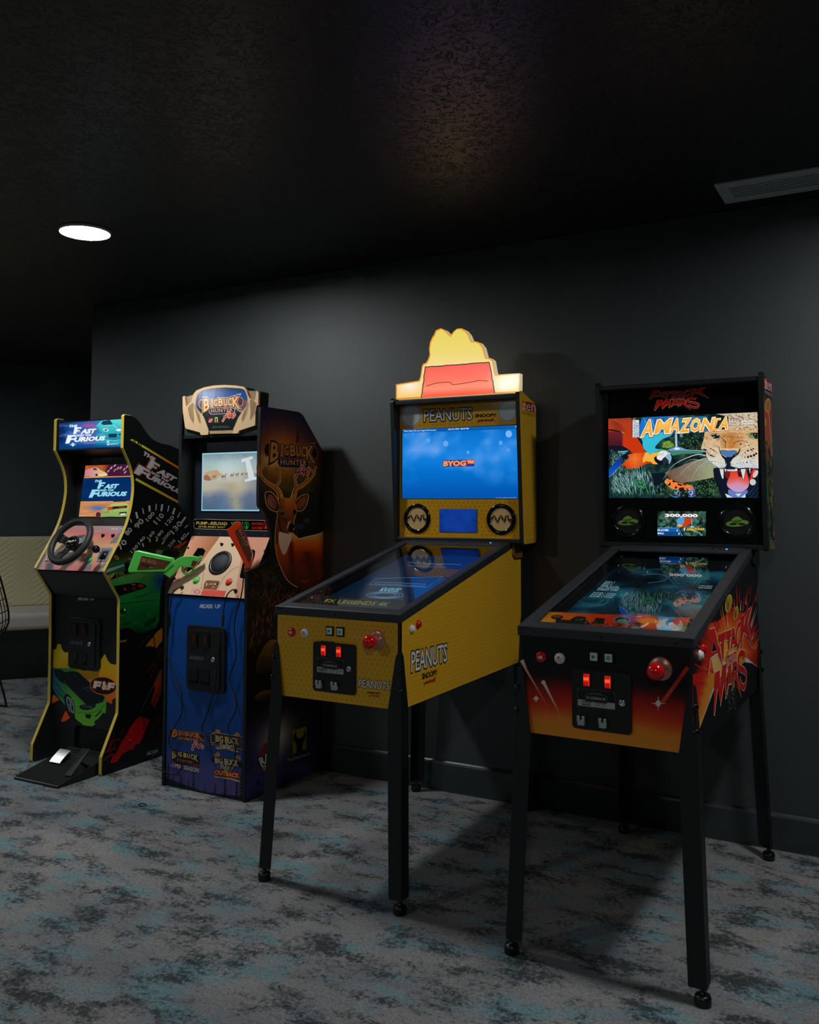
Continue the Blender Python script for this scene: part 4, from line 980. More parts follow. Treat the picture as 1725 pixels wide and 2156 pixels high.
    A_([(815, 680), (900, 620), (1080, 570), (1400, 560), (1470, 590), (1440, 640), (1280, 700), (1190, 780), (1110, 885), (1180, 920), (1290, 925), (1100, 990), (1050, 1010), (1010, 1045), (950, 990), (890, 930), (850, 850), (845, 760)], (52, 186, 214), 5, smooth=3)
    for k in range(7): a.line([(880+k*60, 650), (960+k*60, 700+k*4)], 6, (20, 110, 150), 5.3, taper=2)
    A_([(735, 680), (815, 690), (850, 770), (830, 800), (770, 740)], (12, 20, 50), 5.1)
    A_([(1090, 1000), (1230, 930), (1330, 925), (1400, 965), (1300, 960), (1200, 985)], (70, 150, 70), 5.5)
    A_([(530, 1040), (640, 1010), (900, 985), (1000, 1020), (1100, 1010), (1180, 1060), (1100, 1110), (1040, 1150), (1100, 1200), (1030, 1225), (960, 1225), (720, 1320), (490, 1345), (490, 1290), (390, 1260), (470, 1180), (560, 1110)], lambda x, y: lerp((236, 120, 44), (206, 60, 14), abs(x-680)/330+abs(y-1130)/420), 5, cut=40)
    A_([(905, 985), (960, 990), (1005, 1045), (1060, 1005), (1180, 980), (1200, 1060), (1110, 1095), (1090, 1140), (1130, 1190), (1170, 1210), (1160, 1245), (1060, 1235), (1030, 1190), (920, 1175), (850, 1215), (850, 1130)], (240, 176, 64), 6)
    A_([(1090, 1100), (1150, 1060), (1150, 1120), (1270, 1170), (1400, 1200), (1300, 1260), (1180, 1240), (1110, 1180)], (16, 18, 26), 6.2)
    A_([(1180, 1010), (1230, 960), (1330, 955), (1420, 990), (1440, 1030), (1380, 1050), (1290, 1110), (1240, 1165), (1160, 1130), (1150, 1080), (1190, 1055)], (226, 228, 232), 6.5, smooth=3)
    for k in range(4): a.line([(1190, 1000+k*16), (1240, 1010+k*16), (1300, 990+k*16)], 4, (120, 124, 140), 6.8, smooth=3)
    a.ell(1385, 995, 10, 12, (20, 24, 30), 7)
    A_([(1400, 1010), (1450, 1050), (1465, 1120), (1440, 1200), (1405, 1235), (1400, 1160), (1330, 1080), (1370, 1040)], (140, 178, 200), 6.9, smooth=3)
    A_([(1270, 1160), (1330, 1100), (1390, 1170), (1380, 1210), (1320, 1250), (1270, 1290), (1290, 1220)], (36, 42, 60), 6.7)
    A_([(125, 1345), (250, 1210), (360, 1100), (440, 1100), (380, 1200), (400, 1240), (340, 1310), (230, 1400), (128, 1520)], lambda x, y: lerp((10, 50, 140), (16, 90, 200), (y-1100)/400), 5, cut=40)
    a.line([(128, 1520), (240, 1420), (350, 1300)], 7, (120, 180, 240), 5.4, smooth=3)
    A_([(310, 1000), (360, 965), (560, 950), (500, 980), (380, 990)], (70, 190, 220), 5)
    A_([(440, 1030), (560, 1000), (660, 1000), (540, 1050), (520, 1110), (440, 1150), (330, 1130)], (10, 16, 34), 4.9)
    # frogs
    A_([(1320, 1610), (1340, 1570), (1400, 1545), (1450, 1550), (1520, 1600), (1600, 1640), (1900, 1700), (1920, 1790), (1860, 1800), (1760, 1740), (1660, 1740), (1600, 1800), (1540, 1775), (1480, 1770), (1400, 1720), (1340, 1660)], (240, 128, 50), 7, smooth=3)
    for cx, cy, rx, ry in ((1415, 1665, 34, 38), (1430, 1562, 34, 12), (1515, 1610, 36, 20), (1560, 1738, 26, 26), (1640, 1680, 54, 20), (1740, 1680, 50, 12), (1700, 1790, 60, 24)): a.ell(cx, cy, rx, ry, (46, 18, 14), 7.4, rot=0.3)
    a.ell(1402, 1650, 12, 12, (250, 250, 250), 7.8); a.ell(1336, 1625, 10, 14, (250, 235, 225), 7.6)
    for pts in ([(1480, 1800), (1540, 1770), (1620, 1810), (1640, 1860), (1600, 1930), (1540, 1940)], [(1440, 1890), (1500, 1930), (1580, 1950)]): a.line(pts, 20, (60, 120, 190), 7, smooth=3)
    a.blades([(1490, 1790), (1630, 1800), (1620, 1900), (1520, 1900)], 30, 26, 9, [(220, 230, 240), (20, 24, 40)], 7.5, seed=41)
    a.z(1430, 855, 9.583)
    a.poly([(150, 1650), (200, 1640), (300, 1630), (340, 1700), (310, 1800), (230, 1840), (150, 1720)], (34, 60, 120), 7, smooth=3)
    a.blades([(160, 1680), (300, 1640), (330, 1780), (230, 1830)], 70, 26, 9, [(225, 230, 240), (230, 235, 245), (20, 24, 40)], 7.3, seed=42)
    a.line([(190, 1820), (260, 1830), (340, 1800)], 16, (70, 130, 200), 7.2, smooth=3)
    A_([(0, 1545), (60, 1560), (140, 1590), (150, 1700), (100, 1700), (110, 1640), (0, 1640)], (240, 120, 46), 7.1); A_([(0, 1650), (70, 1650), (110, 1690), (60, 1720), (0, 1700)], (30, 16, 14), 7.4)
    # big cat
    def fur(x, y):
        n = fbm(x/60, y/26, 3); c = ramp([(150, (205, 190, 165)), (430, (214, 184, 140)), (560, (214, 170, 120)), (900, (222, 196, 160)), (1150, (214, 216, 212)), (1260, (190, 206, 212))])(y)
        if 830 < x < 1330 and 540 < y < 860: c = lerp(c, (190, 116, 42), 0.9*(1-abs(x-1060)/330))
        return lerp(c, (120, 92, 66), max(0, n-0.5)*0.9)
    A_([(760, 160), (1580, 123), (1590, 500), (1605, 1260), (1400, 1240), (1200, 1255), (1050, 1210), (930, 1240), (800, 1250), (720, 1190), (600, 1090), (545, 1000), (560, 870), (440, 870), (480, 740), (510, 600), (520, 520), (800, 480), (1000, 460), (1000, 210)], fur, 8, cut=24)
    a.blades([(780, 170), (1580, 130), (1590, 480), (1300, 520), (1010, 500), (1010, 200)], 200, 60, 12, [(58, 56, 66), (100, 90, 84), (28, 44, 80), (228, 214, 190)], 8.3, ang=(0.4, 2.6), seed=51)
    a.blades([(830, 480), (1300, 520), (1300, 700), (860, 700)], 120, 60, 6, [(140, 84, 34), (230, 200, 150), (170, 110, 50)], 8.4, ang=(1.2, 2.2), seed=52)
    a.blades([(450, 560), (800, 640), (820, 900), (600, 1080), (460, 860)], 90, 60, 7, [(150, 120, 90), (232, 222, 205), (90, 70, 60)], 8.4, ang=(0.2, 1.2), seed=53)
    a.blades([(1250, 640), (1590, 760), (1600, 1050), (1350, 1130), (1200, 950)], 90, 60, 7, [(180, 140, 100), (232, 222, 205), (130, 100, 80)], 8.4, ang=(2.2, 3.1), seed=54)
    for p, w_ in (([(640, 590), (760, 560), (830, 610), (800, 650), (700, 660)], 0), ([(1400, 600), (1450, 550), (1590, 540), (1590, 660), (1480, 640)], 0)): A_(p, (18, 26, 40), 9)
    a.ell(700, 625, 26, 18, (110, 140, 110), 9.3); a.ell(775, 583, 12, 10, (255, 255, 255), 9.5); a.ell(1480, 605, 62, 36, (84, 150, 90), 9.3); a.ell(1530, 585, 36, 34, (12, 16, 20), 9.5); a.ell(1535, 575, 8, 8, (250, 250, 250), 9.8)
    for pts, w_ in (([(620, 590), (720, 550), (830, 600), (800, 680)], 8), ([(1360, 580), (1450, 540), (1590, 545)], 10), ([(1400, 620), (1480, 660), (1590, 660)], 8), ([(850, 640), (940, 720), (930, 800), (945, 845)], 12), ([(1090, 755), (1180, 715), (1300, 700), (1400, 740)], 10), ([(870, 615), (1000, 625), (1120, 630), (1330, 630)], 6), ([(1110, 750), (1100, 800), (1040, 850)], 5), ([(810, 820), (820, 900), (860, 980), (930, 1090), (945, 1180)], 14), ([(1225, 860), (1215, 940), (1150, 1010), (1080, 1060), (1040, 1150), (1060, 1200)], 12), ([(1230, 860), (1190, 950), (1080, 1020)], 26), ([(440, 860), (560, 880), (580, 960)], 6), ([(510, 600), (560, 640), (650, 690)], 5), ([(850, 710), (900, 700), (940, 740)], 8)):
        a.line(pts, w_, (32, 28, 34), 9.2, smooth=4)
    A_([(825, 905), (900, 890), (1000, 905), (1100, 895), (1170, 915), (1160, 950), (1100, 990), (1060, 1030), (990, 1030), (940, 1010), (870, 960)], (72, 120, 170), 10, smooth=3); a.line([(825, 905), (900, 890), (1000, 905), (1100, 895), (1170, 915), (1160, 950), (1100, 990), (1060, 1030), (990, 1030), (940, 1010), (870, 960)], 8, (16, 26, 44), 10.3, smooth=3, closed=True)
    A_([(830, 950), (940, 1030), (1060, 1030), (1200, 940), (1090, 1060), (1030, 1130), (1040, 1200), (1080, 1240), (930, 1240), (960, 1180), (940, 1100), (880, 1040)], (16, 26, 44), 9.6)
    for cx, cy, r in ((600, 965, 14), (640, 990, 20), (672, 1006, 18), (706, 1018, 14), (740, 1030, 8), (630, 870, 12), (655, 855, 12), (690, 880, 12), (722, 912, 12), (750, 940, 7), (730, 1115, 10), (785, 1125, 8), (1250, 765, 18), (1410, 798, 14), (1345, 795, 6), (1390, 902, 20), (1335, 940, 14), (1460, 880, 20), (1500, 860, 18), (1485, 905, 12), (1275, 1050, 9), (1330, 1035, 14), (1395, 1028, 24), (1455, 1012, 26), (1515, 990, 28), (1560, 960, 24), (1175, 1158, 9), (1240, 1145, 9), (1300, 1140, 10), (1370, 1135, 16), (1450, 1115, 12), (830, 1140, 6)):
        a.ell(cx, cy, r, r*0.9, (30, 28, 38), 9.4)
    # mouth
    A_([(700, 1250), (800, 1250), (930, 1240), (1200, 1255), (1400, 1250), (1560, 1260), (1600, 1500), (1610, 1845), (880, 1845), (840, 1640), (760, 1470), (690, 1320)], (12, 20, 38), 9)
    A_([(920, 1290), (1180, 1300), (1350, 1260), (1560, 1260), (1580, 1400), (1430, 1520), (1000, 1480), (920, 1400)], (120, 24, 22), 9.5)
    A_([(1040, 1310), (1180, 1330), (1240, 1380), (1360, 1290), (1400, 1400), (1410, 1600), (1330, 1700), (1200, 1740), (1060, 1690), (970, 1600), (985, 1500), (1030, 1400)], lambda x, y: ramp([(1300, (216, 60, 40)), (1450, (222, 84, 70)), (1560, (206, 140, 170)), (1740, (188, 160, 210))])(y+0.25*abs(x-1180)*(-1)), 10, cut=24, smooth=3)
    A_([(1180, 1330), (1300, 1330), (1280, 1440), (1200, 1420)], (60, 14, 18), 10.5)
    A_([(1360, 1300), (1470, 1280), (1440, 1400), (1420, 1500), (1390, 1400)], (20, 14, 20), 10.3); A_([(1480, 1300), (1560, 1270), (1580, 1350), (1500, 1420), (1440, 1520), (1430, 1480)], (206, 50, 40), 10.3)
    A_([(1000, 1680), (1200, 1750), (1390, 1690), (1380, 1760), (1250, 1845), (1090, 1845), (990, 1760)], (96, 124, 190), 9.8)
    for p in ([(1140, 1770), (1260, 1760), (1200, 1830)], [(930, 1765), (1000, 1790), (1090, 1845), (970, 1845)], [(1340, 1770), (1250, 1845), (1345, 1845)]): A_(p, (196, 220, 226), 10.6)
    for p in ([(815, 1255), (905, 1255), (900, 1470), (870, 1460), (840, 1370)], [(1245, 1270), (1350, 1265), (1310, 1465), (1290, 1470), (1262, 1360)], [(1415, 1250), (1445, 1250), (1440, 1360), (1425, 1350)], [(920, 1250), (970, 1285), (930, 1330)]): A_(p, (204, 222, 226), 11); a.line(p, 6, (16, 24, 40), 11.3, closed=True)
    A_([(815, 1255), (905, 1255), (905, 1280), (825, 1280)], (196, 140, 60), 11.2)
    for k in range(6): a.ell(990+k*34, 1295, 17, 20, (206, 224, 226), 11)
    a.ell(1155, 1285, 24, 26, (206, 224, 226), 11); a.ell(1490, 1535, 62, 64, (196, 206, 200), 11, rot=-0.5); a.ell(1545, 1370, 44, 84, (206, 200, 190), 10.8, rot=0.5)
    for p in ([(1400, 1800), (1600, 1530)], [(1440, 1845), (1605, 1640)], [(1520, 1845), (1608, 1740)], [(1380, 1760), (1500, 1680)]): a.line(p, 22, (60, 110, 170), 11.5, taper=2)
    A_([(700, 1330), (760, 1470), (840, 1640), (880, 1845), (860, 1845), (700, 1400)], (10, 16, 26), 9.2)
    # whiskers
    for pts, w_ in (([(560, 925), (460, 905), (300, 890), (140, 893)], 34), ([(535, 1000), (380, 975), (200, 1030), (0, 1120), (-150, 1230), (-320, 1480)], 40), ([(535, 1060), (360, 1110), (130, 1270), (0, 1420)], 30), ([(600, 1090), (420, 1220), (290, 1400), (255, 1530)], 30), ([(690, 1115), (560, 1150), (430, 1290), (385, 1430)], 22), ([(560, 1110), (250, 1080), (100, 1180), (40, 1270)], 12), ([(620, 1180), (560, 1230), (535, 1270)], 16), ([(700, 1185), (620, 1270), (600, 1330)], 16), ([(740, 1200), (690, 1260), (680, 1310)], 12), ([(1430, 1110), (1520, 1120), (1605, 1160)], 14), ([(1440, 1140), (1530, 1190), (1607, 1220)], 14), ([(1480, 1200), (1560, 1240), (1605, 1300)], 12), ([(1500, 1250), (1530, 1330), (1525, 1440)], 10)):
        a.line(pts, w_, (24, 24, 34), 12, smooth=5, taper=True); a.line(pts, w_*0.55, (196, 200, 212), 12.5, smooth=5, taper=True)
    # title and scores
    a.z(1230, 760, 4.0116)
    gold = lambda x, y: ramp([(0, (240, 140, 50)), (0.5, (244, 196, 90)), (1, (246, 160, 60))])((y-470+0.09*(x-500))/150)
    L = [('A', [(545, 500), (585, 495), (575, 635), (482, 640)]), ('M', [(608, 500), (745, 480), (710, 605), (588, 610)]), ('A', [(765, 488), (815, 480), (800, 600), (722, 605)]), ('Z', [(828, 488), (905, 480), (890, 595), (805, 598)]), ('O', [(925, 485), (985, 478), (975, 590), (898, 592)]), ('N', [(1015, 482), (1105, 474), (1080, 582), (980, 590)]), ('I', [(1110, 478), (1145, 476), (1120, 586), (1066, 588)]), ('A', [(1178, 472), (1222, 468), (1218, 575), (1140, 582)])]
    L = [('A', [(513, 502), (598, 496), (578, 632), (480, 642)]), ('M', [(622, 500), (748, 484), (716, 610), (592, 614)]), ('A', [(752, 492), (822, 484), (800, 604), (722, 610)]), ('Z', [(832, 490), (904, 484), (886, 600), (806, 606)]), ('O', [(912, 490), (990, 482), (978, 596), (892, 600)]), ('N', [(1012, 488), (1106, 478), (1082, 588), (980, 596)]), ('I', [(1116, 486), (1138, 484), (1104, 588), (1082, 590)]), ('A', [(1170, 476), (1228, 470), (1216, 576), (1132, 586)])]
    for ch, q in L: a.text(ch, q, gold, 14, bold=0.03, outline=[(0.075, (20, 24, 50)), (0.05, (250, 236, 200))] if ch != 'I' else [(0.06, (20, 24, 50))])
    for q in ([(1096, 486), (1156, 482), (1152, 498), (1092, 502)], [(1068, 576), (1126, 572), (1122, 588), (1062, 592)]): a.poly([(x+(3 if x > 1110 else -3), y+(2 if i > 1 else -2)) for i, (x, y) in enumerate(q)], (250, 236, 200), 15); a.poly(q, gold, 16)
    a.poly([(410, 498), (466, 498), (468, 645), (409, 646)], (214, 222, 232), 14)
    a.line([(410, 498), (466, 498), (468, 645), (409, 646)], 3, (40, 44, 60), 14.3, closed=True)
    a.text('NATURAL\u00ae', [(416, 640), (416, 504), (438, 504), (438, 640)], (30, 34, 50), 14.5)
    a.text('HISTORY', [(440, 640), (440, 518), (462, 518), (462, 640)], (30, 34, 50), 14.5)
    for k, (p, sc, c) in enumerate((('Player 1', '400,000', (250, 250, 250)), ('Player 2', '300,000', (250, 250, 250)), ('Player 3', '300,000', (255, 214, 160)))):
        y = 506+k*20; a.text(p+':', [(1228, y+2), (1310, y), (1310, y+14), (1228, y+16)], c, 14, bold=0.02, outline=[(0.04, (60, 60, 80))]); a.text(sc, [(1325, y-3), (1436, y-5), (1436, y+12), (1325, y+14)], c, 14, bold=0.04, outline=[(0.06, (60, 60, 80))])
def small_jungle(a):
    a.z(1230, 760, 4.0116)
    a.poly([(620, 1268), (1030, 1270), (1030, 1480), (622, 1475)], lambda x, y: lerp((4, 20, 20), (70, 118, 100), fbm(x/26, y/26, 4)*2.2-0.65), 1, cut=6)
    a.blades([(625, 1272), (1028, 1272), (1028, 1476), (625, 1472)], 160, 26, 3, [(110, 150, 130), (30, 60, 50), (150, 180, 150), (60, 100, 60)], 2, seed=61)
    a.poly([(790, 1330), (850, 1310), (845, 1370), (810, 1390), (780, 1360)], (70, 160, 215), 4); a.poly([(840, 1330), (915, 1325), (905, 1375), (860, 1400), (820, 1400)], (190, 64, 24), 4); a.poly([(790, 1375), (835, 1385), (830, 1400), (785, 1400)], (225, 170, 80), 5)
    a.line([(910, 1330), (912, 1400)], 5, (170, 200, 225), 4); a.ell(915, 1402, 20, 5, (190, 210, 235), 4.5)
    a.line([(905, 1430), (960, 1445), (1000, 1475)], 5, (160, 190, 230), 4, smooth=3)
    a.text('300,000', [(682, 1290), (962, 1292), (964, 1326), (684, 1322)], (235, 238, 240), 6, bold=0.05, outline=[(0.1, (110, 50, 40))])
    a.poly([(622, 1408), (795, 1408), (830, 1476), (622, 1476)], (20, 92, 160), 5); a.line([(622, 1410), (795, 1410), (832, 1478)], 4, (90, 170, 225), 5.5); a.poly([(622, 1442), (812, 1442), (826, 1474), (622, 1474)], (12, 66, 130), 5.3)
    a.text('PLAYER', [(622, 1421), (718, 1421), (718, 1437), (622, 1437)], (225, 235, 240), 6, bold=0.04); a.text('BALL', [(622, 1447), (678, 1447), (678, 1463), (622, 1463)], (225, 235, 240), 6, bold=0.04)
    a.text('3', [(782, 1424), (794, 1424), (794, 1440), (782, 1440)], (225, 235, 240), 6, bold=0.04); a.text('3', [(796, 1450), (808, 1450), (808, 1468), (796, 1468)], (225, 235, 240), 6, bold=0.04)
    a.poly([(843, 1408), (855, 1408), (855, 1434), (843, 1434)], (210, 216, 222), 6)
    a.text('AMAZONIA', [(870, 1410), (1024, 1410), (1018, 1430), (862, 1432)], (245, 205, 70), 6, bold=0.03, outline=[(0.09, (20, 20, 30))])

FY = Frame(-1.6631, 2.4822, 0.0083); FR = Frame(-0.749, 2.4259, -0.015)
pinball(FY, (FY.x, FY.y, 0), FY.r, 'yellow', 'yellow pinball machine with a lit red and yellow sign on top and black legs')
pinball(FR, (FR.x, FR.y, 0), FR.r, 'mars', 'black and orange pinball machine with a jungle cat picture on its screen, rightmost')
# ================================================================ shared logos
def rtext(a, t, cx, cy, w_, h_, ang, c, L=None, bold=0.0, shear=0.0, **k):
    ca, sa = math.cos(ang), math.sin(ang)
    def P(x, y): return (cx+x*ca-y*sa, cy+x*sa+y*ca)
    a.text(t, [P(-w_/2+shear*h_, -h_/2), P(w_/2+shear*h_, -h_/2), P(w_/2-shear*h_, h_/2), P(-w_/2-shear*h_, h_/2)], c, L, bold=bold, **k)
def arcade_logo(a, q, c, L=4, blue=(30, 110, 200)):
    TL, TR, BR, BL = [np.array(p, float) for p in q]
    def sub(u0, u1): return [tuple(TL+(TR-TL)*u0), tuple(TL+(TR-TL)*u1), tuple(BL+(BR-BL)*u1), tuple(BL+(BR-BL)*u0)]
    a.text('ARCADE', sub(0, 0.60), c, L, bold=0.03, spacing=0.9); a.text('1', sub(0.645, 0.685), blue, L); a.text('UP', sub(0.73, 0.98), c, L, bold=0.02)
def buck_logo(a, L=5, dim=1.0, tan=(238, 178, 112), edge=(215, 205, 195), dark=(60, 30, 22), pro=(225, 50, 36)):
    D = lambda c: tuple(q*dim for q in c)
    for cx, cy in ((398, 462), (1180, 412)): a.ell(cx, cy, 62, 88, D(edge), L); a.ell(cx, cy, 54, 79, D(dark), L+0.3)
    a.poly([(430, 380), (1180, 320), (1180, 520), (430, 560)], D(dark), L+0.4)
    for ch, q in (('B', [(440, 358), (558, 352), (556, 560), (430, 622)]), ('I', [(596, 372), (620, 370), (620, 522), (596, 524)]), ('G', [(645, 378), (714, 370), (714, 502), (646, 508)]), ('B', [(738, 352), (832, 346), (828, 498), (738, 504)]), ('U', [(838, 350), (920, 344), (918, 492), (842, 496)]), ('C', [(926, 342), (1012, 334), (1012, 488), (930, 492)]), ('K', [(1016, 328), (1165, 300), (1182, 565), (1022, 508)])):
        a.text(ch, q, D(tan), L+1, bold=0.03, outline=[(0.11, D(edge)), (0.07, D(dark))])
    for y0, y1 in ((366, 384), (506, 526)): a.poly([(578, y0+2), (638, y0), (638, y1-2), (578, y1)], D(edge), L+1.2); a.poly([(582, y0+4), (634, y0+3), (634, y1-5), (582, y1-3)], D(tan), L+2.2)
    a.poly([(545, 535), (1070, 515), (1072, 600), (1040, 640), (590, 662), (545, 620)], D(edge), L+0.45); a.poly([(552, 542), (1062, 522), (1064, 596), (1034, 632), (596, 654), (552, 614)], D((30, 40, 60)), L+0.6)
    a.text('HUNTER', [(590, 560), (1025, 532), (1025, 600), (590, 628)], D((238, 150, 96)), L+2, bold=0.015, spacing=1.15)
    P = [[(815, 800), (880, 700), (940, 620), (975, 622), (960, 670), (900, 700), (840, 700)], [(945, 740), (975, 680), (960, 700), (1000, 680)], [(1000, 730), (1010, 665)], [(1050, 645), (1010, 700), (1030, 720), (1075, 670), (1060, 640), (1030, 650)]]
    for p in P: a.line(p, 38, D((225, 215, 210)), L+2.5, smooth=4)
    for p in P: a.line(p, 20, D(pro), L+3.5, smooth=4)
def furious_logo(a, c, L=6, glow=None, gw=10):
    parts = [('THE', [(536, 748), (616, 748), (606, 775), (520, 776)], 0.05), ('F', [(576, 776), (650, 776), (643, 794), (555, 848)], 0.06), ('AST', [(655, 794), (808, 792), (780, 846), (628, 848)], 0.06), ('AND THE', [(588, 853), (748, 853), (736, 874), (578, 876)], 0.05),
             ('F', [(504, 858), (582, 858), (560, 895), (463, 948)], 0.07), ('URIOUS', [(572, 880), (900, 878), (878, 930), (548, 936)], 0.055)]
    F1 = [(582, 775), (652, 775), (646, 792), (608, 792), (604, 806), (632, 806), (626, 820), (598, 820), (586, 848), (556, 848)]
    F2 = [(502, 857), (584, 857), (578, 876), (536, 877), (531, 893), (566, 892), (560, 910), (524, 912), (500, 948), (462, 948)]
    if glow:
        for P in (F1, F2): a.line(P, gw, glow, L, closed=True)
        for t, q, b in parts:
            if t != 'F': a.text(t, q, glow, L, bold=b+0.07)
    for P in (F1, F2): a.poly(P, c, L+1)
    for t, q, b in parts:
        if t != 'F': a.text(t, q, c, L+1, bold=b)
def coin_slots(fr, y, xs, z0, z1, parent, lit=0.0):
    for x in xs:
        MB().mat('black_plastic').prism([(x-0.022, z0), (x+0.020, z0), (x+0.020, z1), (x-0.022, z1)], y-0.010, y, 'y').build('coin_slot', parent, bevel=0.003)
def base_door(fr, root, x0, x1, z0, z1, y, lockp, lx):
    door = MB().mat('black_plastic').prism(rounded(x0, x1, z0, z1, 0.022), y-0.012, y, 'y').build('coin_door', root, bevel=0.005, seg=3)
    MB().mat('black_plastic').prism(rounded(x0+0.014, x1-0.024, z0+0.012, z1-0.016, 0.012), y-0.018, y-0.012, 'y').build('door_panel', door, bevel=0.003)
    w = x1-x0; h = z1-z0
    for k in range(2):
        cx = x0+w*(0.22+0.30*k)
        MB().mat('black_gloss').prism(rounded(cx-0.024, cx+0.024, z1-h*0.33, z1-h*0.10, 0.004), y-0.024, y-0.018, 'y').build('coin_slot', door, bevel=0.002)
        m = MB().mat(MT['coin_dark']).box(cx-0.002, cx+0.014, y-0.026, y-0.0235, z1-h*0.30, z1-h*0.13)
        m.mat('print'); b = Art(fr, (0, y-0.0262, 0), (0, -1, 0), m).rawmode((1, 0, 0), (0, 0, 1)); b.text('25c', [(cx+0.001, z1-h*0.17), (cx+0.012, z1-h*0.17), (cx+0.012, z1-h*0.23), (cx+0.001, z1-h*0.23)], (140, 40, 28), 1)
        m.build('coin_reject_button', door)
        m = MB().mat('black_gloss').prism(rounded(cx-0.026, cx+0.026, z0+h*0.10, z0+h*0.34, 0.004), y-0.022, y-0.018, 'y').prism([(y-0.034, z0+h*0.12), (y-0.020, z0+h*0.12), (y-0.020, z0+h*0.17)], cx-0.020, cx+0.020)
        m.build('coin_return', door, bevel=0.002)
    m = MB().mat('print'); b = Art(fr, (0, y-0.0182, 0), (0, -1, 0), m).rawmode((1, 0, 0), (0, 0, 1)); zc = lockp[1]
    b.text('ARCADE1UP', [(x0+0.024, zc+0.008), (x0+0.105, zc+0.008), (x0+0.105, zc-0.007), (x0+0.024, zc-0.007)], (92, 94, 96), 1, bold=0.03)
    m.build('door_lettering', door)
    MB().mat('steel').lathe((lockp[0], y-0.018, zc), (0, -1, 0), [(0.0115, 0), (0.0115, 0.003), (0.009, 0.005), (0.0045, 0.0052), (0.0045, 0.0025), (0, 0.0025)], 24).build('door_lock', door)
    return door
MT['coin_dark'] = mat('dark_coin_plate', (46, 16, 14), 0.35)

